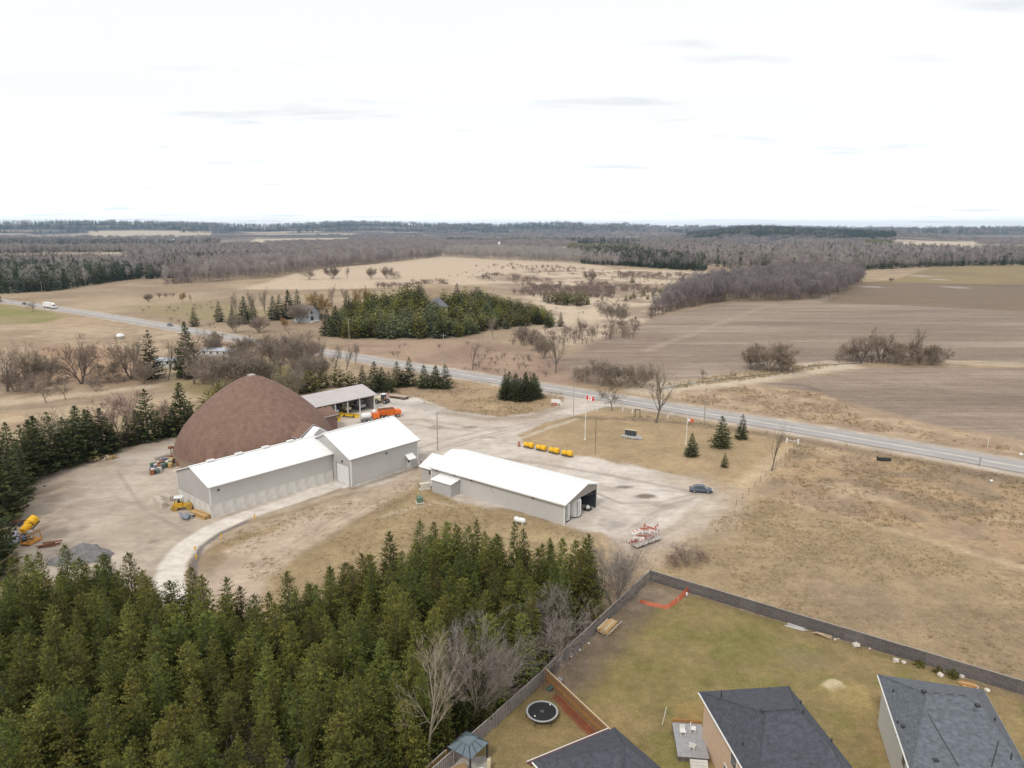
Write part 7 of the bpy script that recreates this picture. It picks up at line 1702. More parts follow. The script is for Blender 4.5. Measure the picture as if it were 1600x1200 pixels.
# deck with furniture beside the peach house
dk = thing("deck", "grey timber deck with steps against the peach brick house", "deck", (19.2, 66.4, 0), radians(-6))
for k in range(16):
    m = MB(); m.b2((-1.7, -2.6 + k * .33, .52), (1.5, -2.6 + k * .33 + .31, .6)); m.build("deck_board", mat("deck_grey", (0.33, 0.325, 0.335), 0.85, var=0.15), dk)
m = MB(); m.b2((-1.65, -2.55, 0), (1.45, 2.6, .5)); m.build("deck_frame", wood_grey, dk)
m = MB(); [m.b2((-.5, -3.0 - .3 * k, 0), (1.3, -2.7 - .3 * k, .45 - .14 * k)) for k in range(3)]; m.build("steps", concrete, dk)
m = MB(); m.b2((-1.7, 2.72, 0), (1.5, 2.82, .95)); m.build("rail_board", wood_brown, dk)
for k, (x, y, lab) in enumerate(((-.7, .9, "white garden chair on the grey deck, nearest the rail"), (.5, 1.3, "white garden chair on the grey deck, against the brick wall"), (-.2, -1.4, "white garden chair on the grey deck, nearest the steps"))):
    t = thing("garden_chair", lab, "chair", Vector((19.2, 66.4, .6)) + Vector((x, y, 0)), k * 1.3, "garden chairs on the deck")
    m = MB(); m.b2((-.3, -.3, .38), (.3, .3, .46)); m.build("seat", white_p, t); m = MB(); m.b2((-.3, .24, .46), (.3, .3, .95)); m.build("backrest", white_p, t)
    m = MB(); [m.b2((x2 - .04, y2 - .04, 0), (x2 + .04, y2 + .04, .38)) for x2 in (-.25, .25) for y2 in (-.25, .25)]; m.build("legs", white_p, t)
t = tag(MB().tube([(0, 0, 0), (0, 0, 2.4)], .05, 6).build("clothes_pole", white_p), "white leaning pole standing by the grey deck's outer corner", "pole"); t.location = gp(1035, 1132); t.rotation_euler = (0.1, .12, 0)

# ------------------------------------------------------------------ board fences
BW = 0.145
def bay_mesh(m_, h, seed, w=2.4):
    rg = random.Random(seed); b = MB(); k = int(w / BW)
    for i in range(k):
        hh = h + rg.uniform(-.015, .015); o_ = .02 if i % 2 else -.02
        b.b2((i * w / k + .004, o_ - .012, .05), ((i + 1) * w / k - .004, o_ + .012, hh))
    return b.mesh("board_panel", m_)
rail_me = MB().b2((0, -.06, .35), (2.4, -.035, .45)).b2((0, -.06, 1.3), (2.4, -.035, 1.4)).mesh("rail", wood_grey)
def fence(name, label, a, b, m_, h=1.85, capm=wood_cap, seed=1, postm=None):
    a, b = Vector(a[:2]).to_3d(), Vector(b[:2]).to_3d(); d = b - a; L_ = d.length; n_ = max(1, round(L_ / 2.4)); s = L_ / n_ / 2.4
    t = thing(name, label, "fence", a, atan2(d.y, d.x), None)
    bays = [bay_mesh(m_, h, seed + i) for i in range(3)]
    pmesh = MB().b2((-.06, -.06, -.2), (.06, .06, h + .08)).mesh("post", postm or m_)
    cmesh = MB().b2((0, -.07, h + .02), (2.4, .07, h + .06)).mesh("cap_rail", capm)
    for i in range(n_):
        x = i * L_ / n_; dz = R.uniform(-.02, .02)
        o = link_obj("board_panel", bays[i % 3], (x, 0, dz), 0, (s, 1, 1), t)
        link_obj("cap_rail", cmesh, (x, 0, dz), 0, (s, 1, 1), t)
        link_obj("rail", rail_me, (x, 0, 0), 0, (s, 1, h / 1.85), t)
        link_obj("post", pmesh, (x, .09, 0), 0, 1, t)
    link_obj("post", pmesh, (L_, .09, 0), 0, 1, t)
    return t
FA, FB, FJ, FC = gp(1015, 908), gp(1600, 1087), gp(850, 1066), gp(690, 1212)
dirA = (FB - FA).normalized()
wood_grey2 = mat("grey_timber_light", (0.20, 0.185, 0.18), 0.9, var=0.25, vscale=2.0)
fence("board_fence", "weathered grey board fence running along the back gardens beside the vacant field", FA, FA + dirA * 64, wood_grey, 1.85, wood_cap, 3)
fence("board_fence", "weathered grey board fence between the spruce plantation and the wide garden", FA, FJ, wood_grey2, 1.85, wood_cap, 7)
fence("board_fence", "pale weathered fence between the leafless trees and the trampoline garden", FJ, FC + (FC - FJ).normalized() * 3, mat("grey_timber_pale", (0.285, 0.255, 0.24), 0.9, var=0.25, vscale=2.0), 1.75, wood_cap, 11)
FD = gp(946, 1158)
fence("board_fence", "new brown board fence dividing the trampoline garden from the wide garden", FJ + Vector((.2, -.1, 0)), FD + (FD - FJ).normalized() * 3, wood_brown, 1.9, mat("pale_new_cap", (0.52, 0.43, 0.32), 0.85), 15)
fence("board_fence", "short new timber fence beside the gazebo at the bottom edge", gp(697, 1196), gp(655, 1235), mat("tan_timber", (0.40, 0.26, 0.11), 0.85, var=0.2, vscale=2), 1.8, wood_cap, 19)

# ------------------------------------------------------------------ things in the gardens
tr_ = thing("trampoline", "round trampoline with a black mat and grey rim on the lawn", "trampoline", gp(847, 1121))
def ring(R_, r_, z, n=40, k=6):
    m = MB(); vs = []; fs = []
    for i in range(n):
        a = 2 * pi * i / n
        for j in range(k):
            b = 2 * pi * j / k; rr = R_ + r_ * cos(b); vs.append((rr * cos(a), rr * sin(a), z + r_ * sin(b)))
    for i in range(n):
        for j in range(k): fs.append((i * k + j, ((i + 1) % n) * k + j, ((i + 1) % n) * k + (j + 1) % k, i * k + (j + 1) % k))
    return m.add(vs, fs)
ring(1.8, .06, .8).build("frame_ring", steel, tr_, True)
m = MB(); m.lathe([(1.62, .79), (1.62, .80), (.02, .80)], 40); m.build("jumping_mat", black, tr_)
m = MB(); m.lathe([(1.63, .785), (1.75, .80), (1.63, .81)], 60); m.build("pad", mat("rim_grey", (0.30, 0.32, 0.33), 0.7), tr_)
m = MB(); [m.box((1.69 * cos(a), 1.69 * sin(a), .82), (.16, .03, .03), a) for a in np.linspace(0, 2 * pi, 64, endpoint=False)]; tag(m.build("springs", white_p, tr_), kind="stuff")
ring(.17, .02, .815, 20, 4).build("emblem_ring", steel, tr_)
for k in range(6):
    a = k * pi / 3; m = MB(); m.tube([(1.8 * cos(a), 1.8 * sin(a), .8), (1.8 * cos(a), 1.8 * sin(a), 0)], .04, 5); m.build("leg", dark, tr_)
for k, (x, y, lab) in enumerate(((-.85, -.95, "white ball lying on the trampoline near the viewer"), (.95, 1.0, "white ball lying on the trampoline's far edge"))):
    m = MB(); m.lathe([(.01, -.1), (.07, -.07), (.1, 0), (.07, .07), (.01, .1)], 10); o = m.build("ball", white_p, None, True); o.location = gp(847, 1121) + Vector((x, y, .9)); tag(o, lab, "ball")
gz_ = thing("gazebo", "hard topped garden gazebo with blue grey roof panels and dark posts", "gazebo", (-4.5, 63.6, 0), radians(54))
gzm = mat("gazebo_roof", (0.135, 0.175, 0.20), 0.45, var=0.08); e_ = 1.38; pts = [(-e_, -e_), (e_, -e_), (e_, e_), (-e_, e_)]
for i in range(4):
    a, b = pts[i], pts[(i + 1) % 4]; c_ = .45
    m = MB(); m.slab([(a[0] * 1.1, a[1] * 1.1, 2.3), (b[0] * 1.1, b[1] * 1.1, 2.3), (b[0] * c_, b[1] * c_, 2.95), (a[0] * c_, a[1] * c_, 2.95)], .05); rp = m.build("roof_panel", gzm, gz_)
    m = MB()
    for u in (.33, .67):
        p0 = [a[j] * 1.1 * (1 - u) + b[j] * 1.1 * u for j in (0, 1)]; p1 = [a[j] * c_ * (1 - u) + b[j] * c_ * u for j in (0, 1)]; m.tube([(p0[0], p0[1], 2.34), (p1[0], p1[1], 2.98)], .03, 4)
    m.tube([(a[0] * 1.1, a[1] * 1.1, 2.34), (a[0] * c_, a[1] * c_, 2.98)], .04, 4); m.build("seam", dark, rp)
    m = MB(); m.slab([(a[0] * .52, a[1] * .52, 3.0), (b[0] * .52, b[1] * .52, 3.0), (b[0] * .06, b[1] * .06, 3.38), (a[0] * .06, a[1] * .06, 3.38)], .04); m.build("top_panel", gzm, gz_)
    m = MB(); m.b2((a[0] - .08, a[1] - .08, 0), (a[0] + .08, a[1] + .08, 2.32)); m.build("post", dark, gz_)
    m = MB(); m.tube([(a[0], a[1], 2.27), (b[0], b[1], 2.27)], .07, 4); m.build("beam", dark, gz_)
tag(MB().b2((-7.0, 60.0, -.1), (-2.2, 64.6, .05)).build("patio", mat("patio_stone", (0.43, 0.39, 0.35), 0.9, var=0.2, vscale=1.5)), kind="structure")
t = thing("wicker_box", "brown wicker storage box under the gazebo roof", "box", (-5.2, 62.2, .05), .4); m = MB(); m.b2((-.6, -.45, 0), (.6, .45, .6)); m.build("box_body", mat("wicker", (0.30, 0.17, 0.09), 0.9, var=0.3, vscale=8), t); m = MB(); m.b2((-.65, -.5, .6), (.65, .5, .68)); m.build("lid", mat("wicker_lid", (0.38, 0.24, 0.13), 0.9), t)
t = thing("garden_table", "white and black garden table at the gazebo's front", "table", (-3.6, 61.6, .05), .2); m = MB(); m.b2((-.8, -.5, .66), (.8, .5, .72)); m.build("tabletop", white_p, t); m = MB(); m.b2((-.5, -.25, .72), (.5, .25, .75)); m.build("glass_inset", black, t)
for x in (-.7, .7):
    for y in (-.4, .4): m = MB(); m.b2((x - .04, y - .04, 0), (x + .04, y + .04, .66)); m.build("leg", dark, t)
tag(MB().b2((-2.55, 62.4, .05), (-2.2, 62.75, 1.4)).build("heater_cabinet", cream), "slim cream cabinet beside the gazebo's right post", "cabinet")
# lumber, stones, safety net
lu = thing("lumber_stack", "neat stack of new yellow lumber on bearers by the plantation fence", "lumber", gp(949, 984), atan2((FA - FJ).y, (FA - FJ).x))
for i in range(4):
    for j in range(8):
        m = MB(); x = R.uniform(-.25, .25); m.b2((-1.5 + x, -.75 + j * .19, .2 + i * .16), (1.5 + x, -.75 + j * .19 + .17, .2 + i * .16 + .14)); m.build("plank", wood_new if (i + j) % 5 else mat("lumber_pale", (0.58, 0.50, 0.38), 0.85, var=0.15), lu)
for x in (-1.0, 0, 1.0):
    m = MB(); m.b2((x - .08, -1.0, 0), (x + .08, 1.0, .19)); m.build("bearer", wood_brown, lu)
for k in range(7):
    m = MB(); m.box((-1.6 + .5 * k, -1.0, .5), (.1, .09, 1.5), R.uniform(-.3, .3), 0, R.uniform(-.2, .2), .65); m.build("stake", mat("stake_white", (0.58, 0.55, 0.50), 0.85), lu)
pl = thing("board_pile", "pile of weathered white boards on the grass by the long fence", "boards", gp(1243, 980), radians(-28))
for k in range(9):
    m = MB(); m.box((R.uniform(-.3, .3), -.5 + k * .12, .06 + .03 * (k % 3)), (R.uniform(2.0, 2.9), .13, .05), R.uniform(-.08, .08)); m.build("board", mat("board_white", (0.50, 0.47, 0.45), 0.85, var=0.15), pl)
net = bpy.data.materials.new("safety_net"); net.use_nodes = True
nb = net.node_tree.nodes["Principled BSDF"]; nb.inputs["Base Color"].default_value = (0.58, 0.13, 0.05, 1); nb.inputs["Roughness"].default_value = 0.6
t = thing("safety_fence", "sagging orange plastic safety fence round the bare earth in the garden corner", "fence", (0, 0, 0))
path = [gp(998, 940), gp(1010, 946), gp(1043, 952), gp(1060, 941), gp(1082, 921)]
hts = [.2, .45, .4, .75, 1.15]
for a, b, ha, hb in zip(path[:-1], path[1:], hts[:-1], hts[1:]):
    m = MB(); L_ = (b - a).length; k = max(2, int(L_ / .25)); sag = Vector((-(b - a).y, (b - a).x, 0)).normalized()
    for i in range(k):       # vertical strands
        u = i / k; p = a.lerp(b, u); h_ = (ha * (1 - u) + hb * u) * R.uniform(.8, 1.15); q = p + sag * (.55 * (1 - h_ / 1.4))
        m.add([p, p + (b - a) * (.55 / k), q + (b - a) * (.55 / k) + Vector((0, 0, h_)), q + Vector((0, 0, h_)), p + sag * .015, p + (b - a) * (.55 / k) + sag * .015, q + sag * .015 + (b - a) * (.55 / k) + Vector((0, 0, h_)), q + sag * .015 + Vector((0, 0, h_))], [(0, 1, 2, 3), (7, 6, 5, 4), (0, 3, 7, 4), (1, 5, 6, 2), (3, 2, 6, 7)])
    for z in (.15, .4, .65, .9): m.tube([a + sag * .55 * (1 - ha / 1.4) * z + Vector((0, 0, ha * z)), b + sag * .55 * (1 - hb / 1.4) * z + Vector((0, 0, hb * z))], .03, 4)
    m.build("net_panel", net, t)
    m = MB(); m.tube([a, a + Vector((0, 0, ha + .1))], .03, 5); m.build("stake", mat("stake_white", (0.58, 0.55, 0.5)), t)
m = MB(); m.lathe([(.16, 0), (.18, .4), (.02, .42)], 10); o = m.build("bucket", white_p); o.location = gp(1073, 930); tag(o, "white bucket beside the orange safety fence", "bucket")
def boulder(label, px, py, r_, seed, m_=stone_m, name="boulder", grp=None):
    me = bpy.data.meshes.new(name); b = bmesh.new(); bmesh.ops.create_icosphere(b, subdivisions=2, radius=r_); rg = random.Random(seed)
    for v in b.verts: v.co *= rg.uniform(.8, 1.15); v.co.z *= .75
    b.to_mesh(me); b.free(); me.materials.append(m_); o = bpy.data.objects.new(name, me); COL.objects.link(o); o.location = gp(px, py) + Vector((0, 0, r_ * .45)); return tag(o, label, "boulder", grp)
pale_st = mat("pale_boulder", (0.56, 0.50, 0.44), 0.95, var=0.2)
for k, (px, py, r_, lab) in enumerate(((1338, 1010, .5, "tall pale boulder at the long fence's foot"), (1305, 1000, .22, "small pale stone left of the tall boulder"), (1400, 1034, .42, "rough tan boulder by the fence post"), (1412, 1036, .3, "lesser tan stone touching the rough boulder"), (1469, 1056, .4, "rounded white boulder behind the grey roofed house"), (1503, 1058, .3, "white boulder close to the fence behind the grey roof"), (1443, 1032, .16, "tiny pale stone against the fence boards"), (1525, 1075, .3, "pale flat stone by the timber pile"), (1542, 1080, .35, "broad pale stone by the timber pile"), (1310, 998, .15, "tiny stone beside the bent planks"), (1359, 1014, .16, "tiny stone right of the tall boulder"))):
    boulder(lab, px, py, r_, 30 + k, pale_st, "boulder", "stones along the long fence")
for k in range(4):
    q = ((1375, 716 + 0), (0, 0))[0] if False else ((916, 1002), (888, 1022), (872, 1036), (902, 1012))[k]
    boulder("white stone at the foot of the plantation fence, " + ("uppermost of four", "third from the top", "lowest of four", "second from the top")[k], q[0] + 4, q[1] + 4, .15, 60 + k, white_p, "stone", "white stones along the plantation fence")
t = thing("timber_pile", "tan offcuts stacked by the fence behind the grey roofed house", "timber", gp(1512, 1072), radians(-20))
for k in range(9): m = MB(); m.box((R.uniform(-.2, .2), (k % 3) * .3 - .3, .08 + .12 * (k // 3)), (1.6, .26, .1), R.uniform(-.15, .15)); m.build("offcut", wood_new if k % 2 else wood_brown, t)
t = thing("bent_planks", "bent planks propped at the foot of the long fence", "planks", gp(1283, 995), radians(-35))
for k in range(4): m = MB(); m.tube([(-1.4 + k * .1, k * .12, .05), (-.6, k * .12, .35), (1.3, k * .1, .1 + .1 * k)], .06, 5); m.build("plank", mat("plank_tan", (0.42, 0.32, 0.22), 0.9), t)
for k, (px, py, lab) in enumerate(((1436, 1040, "green shrub at the long fence's foot, leftmost of three"), (1466, 1052, "yellowish shrub at the long fence's foot, middle of three"), (1489, 1058, "olive shrub at the long fence's foot, rightmost of three"))):
    V, F, S = spruce_arrays(0.7 + .15 * k, .55, 800 + k, 6, 7, 4, .3, .1, .5, .3); o = link_obj("shrub", leafmesh("shrub", V, F, cedar_m, S), gp(px, py), k); tag(o, lab, "shrub")
t = thing("garden_clutter", "dark green toy slide and folded chairs in the corner of the trampoline garden", "toys", gp(868, 1075), -1.0)
m = MB(); m.slab([(-.3, -1.2, .1), (.3, -1.2, .1), (.3, .4, 1.1), (-.3, .4, 1.1)], .08); m.build("slide", mat("slide_green", (0.07, 0.11, 0.09), 0.5), t)
m = MB(); [m.box((x, .6, .5), (.07, .07, 1.0)) for x in (-.3, .3)]; m.box((0, .6, 1.0), (.7, .5, .06)); m.build("ladder", steel, t)
m = MB(); m.box((.9, -.3, .35), (.5, .08, .7), .3, 0, .3); m.box((1.2, .2, .35), (.5, .08, .7), .9, 0, .3); m.build("folded_chair", dark, t)
t = thing("toy_truck", "yellow toy lorry beside the red mulch bed", "toy", gp(915, 1122), 1.2); m = MB(); m.b2((-.35, -.2, .15), (.1, .2, .5)); m.b2((.1, -.18, .15), (.4, .18, .4)); m.build("toy_body", yellow, t); m = MB(); [m.tube([(x, -.22, .12), (x, .22, .12)], .12, 8) for x in (-.2, .25)]; m.build("toy_wheels", black, t)

# ------------------------------------------------------------------ front lawn: flags, signs, memorial, posts
flag_red = mat("flag_red", (0.62, 0.03, 0.04), 0.8, var=0.05); flag_white = mat("flag_white", (0.78, 0.77, 0.76), 0.8, var=0.04)
def flagpole(label, base, topy):
    g = gp(*base); h = top_z(g, topy); t = thing("flagpole", label, "flagpole", g)
    m = MB(); m.tube([(0, 0, 0), (0, 0, h)], [.11, .06], 8); m.build("pole", white_p, t); m = MB(); m.lathe([(.02, -.1), (.12, 0), (.02, .1)], 10, (0, 0, h + .1)); m.build("finial", white_p, t); m = MB(); m.lathe([(.35, 0), (.35, .15), (.1, .2)], 12); m.build("footing", concrete, t); return g, h
def flagcloth(mb, x0, x1, z0, z1, mi, n=8):
    vs = []; 
    for s in (-.008, .008):
        for i in range(n + 1):
            x = x0 + (x1 - x0) * i / n; y = .16 * sin(x * 2.4) + s; d = -.16 * x
            vs += [(x, y, z0 + d), (x, y, z1 + d)]
    k = 2 * (n + 1); fs = []
    for i in range(n): fs += [(2 * i, 2 * i + 2, 2 * i + 3, 2 * i + 1), (k + 2 * i + 1, k + 2 * i + 3, k + 2 * i + 2, k + 2 * i)]
    mb.add(vs, fs, mi)
g, h = flagpole("tall white flagpole carrying the maple leaf flag on the front lawn", (914, 687), 617)
t = thing("flag", "red and white maple leaf flag flying from the taller pole", "flag", g + Vector((.1, 0, h - 1.2)), radians(-25))
m = MB(); t.scale = (.58,) * 3; flagcloth(m, 0, .9, 0, 1.8, 0); flagcloth(m, .9, 2.7, 0, 1.8, 1, 12); flagcloth(m, 2.7, 3.6, 0, 1.8, 0); m.build("cloth", [flag_red, flag_white], t)
leaf = [(0, 1), (.16, .68), (.36, .78), (.28, .36), (.52, .60), (.58, .46), (.92, .52), (.80, .22), (.94, .12), (.48, -.26), (.54, -.44), (.06, -.36), (.05, -.86)]
leaf = leaf + [(-x, y) for x, y in leaf[::-1][:-1]]
for s in (-.03, .03):
    m = MB(); vs = [(1.8 + x * .68, .16 * sin((1.8 + x * .68) * 2.4) + s, .92 + y * .70 - .16 * (1.8 + x * .68)) for x, y in leaf]; cvs = [(1.8, .16 * sin(1.8 * 2.4) + s, .9 - .288)]
    k = len(vs); m.add(vs + cvs, [(i, (i + 1) % k, k) for i in range(k)]); m.build("maple_leaf", flag_red, t)
g, h = flagpole("shorter white flagpole on the right of the front lawn", (1072, 694), 653)
t = thing("flag", "red orange flag with a white patch on the shorter pole", "flag", g + Vector((.1, 0, h - .9)), radians(-5)); t.scale = (.62,) * 3
m = MB(); flagcloth(m, 0, 1.0, .1, 1.2, 1); flagcloth(m, 1.0, 2.4, 0, 1.2, 0); m.build("cloth", [mat("flag_orange", (0.66, 0.10, 0.04), 0.8), flag_white], t)
for (b, tp, lab, w) in (((930, 709), 655, "thin dark pole standing at the gravel edge near the flagpole", .06), ((1543, 700), 684, "thin white marker post beyond the road at the right", .05), ((833, 612), 594, "thin grey post left of the spruce clump", .07)):
    g = gp(*b); h = top_z(g, tp); o = MB().tube([(0, 0, 0), (0, 0, h)], w, 6).build("marker_pole", dark if w == .06 else white_p); o.location = g; tag(o, lab, "pole")
t = thing("roadside_sign", "small sign post on the near verge at the right of the road", "sign", gp(1530, 729)); m = MB(); m.tube([(0, 0, 0), (0, 0, 2.3)], .05, 5); m.build("post", dark, t); m = MB(); m.box((0, -.06, 2.0), (.5, .04, .6)); m.build("plate", steel, t)
t = thing("memorial_stone", "black polished slab with a pale top set on grey boulders in the lawn", "memorial", gp(985, 684), radians(-24))
m = MB(); m.add([(-1.5, -.15, .55), (1.5, -.15, .35), (1.5, .25, .35), (-1.5, .25, .55), (-1.6, .3, 2.0), (1.5, .3, 1.9), (1.5, .7, 1.9), (-1.6, .7, 2.0)], [(3, 2, 1, 0), (0, 1, 5, 4), (1, 2, 6, 5), (2, 3, 7, 6), (3, 0, 4, 7), (4, 5, 6, 7)]); m.build("slab", mat("black_granite", (0.018, 0.022, 0.022), 0.15, var=0.2, spec=0.6), t)
m = MB(); m.add([(-1.65, .25, 2.01), (1.55, .25, 1.91), (1.55, .75, 1.91), (-1.65, .75, 2.01), (-1.65, .25, 2.12), (1.55, .25, 2.02), (1.55, .75, 2.02), (-1.65, .75, 2.12)], [(0, 1, 5, 4), (1, 2, 6, 5), (2, 3, 7, 6), (3, 0, 4, 7), (4, 5, 6, 7)]); m.build("cap", cream, t)
gm_ = mat("grey_boulder", (0.36, 0.355, 0.35), 0.95, var=0.25)
for k, (x, y, r_) in enumerate(((-1.9, -.4, .55), (-1.1, -.6, .6), (-.2, -.7, .55), (.7, -.8, .6), (1.6, -.8, .7), (2.4, -.5, .65), (2.2, .3, .6), (3.0, -.7, .5))):
    me = bpy.data.meshes.new("boulder"); b = bmesh.new(); bmesh.ops.create_icosphere(b, subdivisions=2, radius=r_); rg = random.Random(k)
    for v in b.verts: v.co *= rg.uniform(.82, 1.15); v.co.z *= .8
    b.to_mesh(me); b.free(); me.materials.append(gm_); o = link_obj("boulder", me, (x, y, .3), 0, 1, t)
t = thing("sign_stand", "dark two post sign frame beside the road behind the lawn", "sign", gp(996, 652), radians(-30))
for x in (-.75, .75): m = MB(); m.b2((x - .08, -.08, 0), (x + .08, .08, 2.5)); m.build("post", dark, t)
m = MB(); m.b2((-.67, -.05, 2.25), (.67, .05, 2.45)); m.build("crossbar", dark, t); 
t = thing("notice_board", "white and red notice boards at the gate beside the spruce clump", "sign", gp(869, 634), radians(-20))
m = MB(); m.b2((-1.6, -.05, .9), (1.4, .05, 2.1)); m.build("board", white_p, t)
for x in (-1.3, 1.1): m = MB(); m.b2((x - .06, .06, 0), (x + .06, .18, 2.2)); m.build("post", dark, t)
m = MB(); m.b2((-.9, -.3, 0), (.4, -.1, 1.0)); m.build("panel", mat("faded_red2", (0.42, 0.17, 0.13), 0.7), t); m = MB(); m.b2((1.6, -.4, 0), (1.8, -.2, 1.5)); m.build("side_post", white_p, t)
for k, (px, py, lab) in enumerate(((913, 640, "white guard post at the yard entrance, tallest of the row"), (933, 643, "white guard post just right of the left flagpole"), (973, 643, "white guard post right of the multi-stemmed leafless tree"), (988, 646, "white guard post just left of the two post sign frame"), (1043, 655, "white guard post right of the tall leafless tree"), (704, 601, "white guard post right of the roadside spruces"))):
    g = gp(px, py); o = MB().tube([(0, 0, 0), (0, 0, 1.2 if k else 1.7)], .16, 8).lathe([(.16, 1.2 if k else 1.7), (.02, 1.28 if k else 1.8)], 8).build("guard_post", white_p); o.location = g; tag(o, lab, "post", "white guard posts along the road")
o = MB().tube([tuple(gp(973, 643) + Vector((0, 0, .9))), tuple(gp(980, 645) + Vector((0, 0, .45))), tuple(gp(988, 646) + Vector((0, 0, .3)))], .05, 4).build("chain", steel); tag(o, "slack chain hanging between two white guard posts", "chain")
t = thing("gate", "white two post gate with a single bar at the field entrance", "gate", gp(1238, 693)); a = gp(1229, 692) - gp(1238, 693); b = gp(1247, 694) - gp(1238, 693)
for q in (a, b): m = MB(); m.tube([q, q + Vector((0, 0, 1.35))], .2, 8); m.build("post", white_p, t)
m = MB(); m.tube([a + Vector((0, 0, .9)), (a + b) / 2 + Vector((0, 0, .7)), b + Vector((0, 0, .9))], .06, 5); m.build("bar", white_p, t)
t = thing("culvert_pipe", "short black curved pipe lying in the weedy field near the road", "pipe", gp(1381, 720), radians(-12)); m = MB(); n_ = 10
vs = [(x, .5 * cos(a) * s, .08 + .75 * sin(a) * s) for s in (1.0, .86) for x in (-1.5, 1.5) for a in np.linspace(.1, pi - .1, n_)]
fs = [(i, i + 1, n_ + i + 1, n_ + i) for i in range(n_ - 1)] + [(2 * n_ + i, 3 * n_ + i, 3 * n_ + i + 1, 2 * n_ + i + 1) for i in range(n_ - 1)] + [(i, 2 * n_ + i, 2 * n_ + i + 1, i + 1) for i in range(n_ - 1)] + [(n_ + i, n_ + i + 1, 3 * n_ + i + 1, 3 * n_ + i) for i in range(n_ - 1)]
m.add(vs, fs); m.build("half_pipe", black, t); m = MB(); m.b2((-1.52, -.5, 0), (-1.4, .5, .95)); m.build("end_collar", black, t)
boulder("white stone on the verge at the right edge beyond the road", 1595, 711, .45, 90, white_p); boulder("white stone in the weedy field below the roadside sign", 1549, 752, .35, 91, white_p)
# field fence on the right of the lawn: thin stakes
sk = thing("stake_fence", "line of thin weathered stakes between the front lawn and the weedy field", "fence", (0, 0, 0)); fa_, fb_ = gp(1150, 790), gp(1240, 700)
for k in range(12):
    p = fa_.lerp(fb_, k / 11); m = MB(); m.tube([p, p + Vector((.05, 0, 1.25))], .05, 5); m.build("stake", bark, sk)
for z in (.5, 1.0): m = MB(); m.tube([fa_ + Vector((0, 0, z)), fb_ + Vector((0, 0, z))], .012, 3); m.build("wire", steel, sk)

# ------------------------------------------------------------------ poles and wires
pole_m = mat("utility_pole", (0.33, 0.29, 0.25), 0.9, var=0.15)
def upole(label, base, topy, arm=True, rz=0.6):
    g = gp(*base); h = top_z(g, topy); t = thing("utility_pole", label, "pole", g, rz, "utility poles along the road")
    m = MB(); m.tube([(0, 0, 0), (0, 0, h)], [.16, .11], 7); m.build("pole", pole_m, t)
    if arm: m = MB(); m.b2((-1.1, -.06, h - .9), (1.1, .06, h - .76)); m.build("crossarm", pole_m, t)
    m = MB(); [m.lathe([(.05, 0), (.07, .1), (.02, .2)], 6, (x, 0, h - .76 if arm else h - .05)) for x in (-.9, 0, .9)]; m.build("insulators", steel, t)
    return g + Vector((0, 0, h - .55))
UP = [upole(l, b, t) for b, t, l in (((546, 534), 497, "utility pole beyond the road below the cedar knoll's left side"), ((694, 576), 521, "utility pole across the road above the roadside spruces"), ((914, 600), 562, "utility pole across the road above the notice boards"), ((1100, 665), 606, "utility pole on the near verge right of the flag lawn"))]
UL = [upole(l, b, t, True, 0.2) for b, t, l in (((18, 462), 448, "utility pole before the far conifer belt, leftmost"), ((66, 458), 440, "utility pole before the far conifer belt, second from left"), ((112, 456), 441, "utility pole before the far conifer belt, third from left"), ((196, 452), 441, "utility pole before the far conifer belt, fourth from left"))]
def wires(label, pts, n_=3):
    t = thing("power_line", label, "wires", (0, 0, 0))
    for k in range(n_):
        m = MB()
        for a, b in zip(pts[:-1], pts[1:]):
            o_ = Vector((0, 0, -.45 * k)); seg = [a.lerp(b, u) + o_ + Vector((0, 0, -1.6 * 4 * u * (1 - u))) for u in np.linspace(0, 1, 9)]
            m.tube(seg, .022, 3, cap=False)
        m.build("wire", dark, t)
wires("sagging power wires between the poles along the county road", [gp(340, 500) + Vector((0, 0, 12))] + UP[:2] + [UP[2], gp(1180, 620) + Vector((0, 0, 11)), gp(1700, 690) + Vector((0, 0, 11))])
wires("faint power wires along the far conifer belt", UL, 2)
t = thing("street_light", "road lamp with a curved arm at the yard entrance", "street light", gp(896, 648), radians(150)); h = top_z(gp(896, 648), 588)
m = MB(); m.tube([(0, 0, 0), (0, 0, h - .6)], [.11, .07], 7); m.build("pole", steel, t); m = MB(); m.tube([(0, 0, h - .6), (.7, 0, h - .15), (1.8, 0, h)], .05, 5); m.build("arm", steel, t); m = MB(); m.box((2.1, 0, h), (.7, .28, .16)); m.build("lamp_head", steel, t)
t = thing("yard_light", "tall slim grey yard lamp pole behind the white garage roof", "lamp post", gp(684, 704)); h = top_z(gp(684, 704), 645)
m = MB(); m.tube([(0, 0, 0), (0, 0, h)], [.15, .11], 7); m.build("pole", pole_m, t); m = MB(); m.box((.3, 0, h), (.7, .3, .18)); m.build("lamp_head", steel, t)
# sprinkler pole and survey stakes by the loop
for k, (px, py, c, lab) in enumerate(((305, 862, yellow, "yellow hydrant marker at the dark edge of the gravel loop, upper one"), (306, 868, white_p, "white marker between the two yellow ones by the gravel loop"), (307, 874, yellow, "yellow hydrant marker at the dark edge of the gravel loop, lower one"), (398, 811, yellow, "yellow marker on the grass wedge below the long shed"), (346, 842, yellow, "yellow marker on the gravel loop's inner grass edge"))):
    o = MB().tube([(0, 0, 0), (0, 0, .9)], .09, 6).box((0, 0, .75), (.3, .12, .3)).build("marker_post", c); o.location = gp(px, py); tag(o, lab, "marker", "markers by the gravel loop")

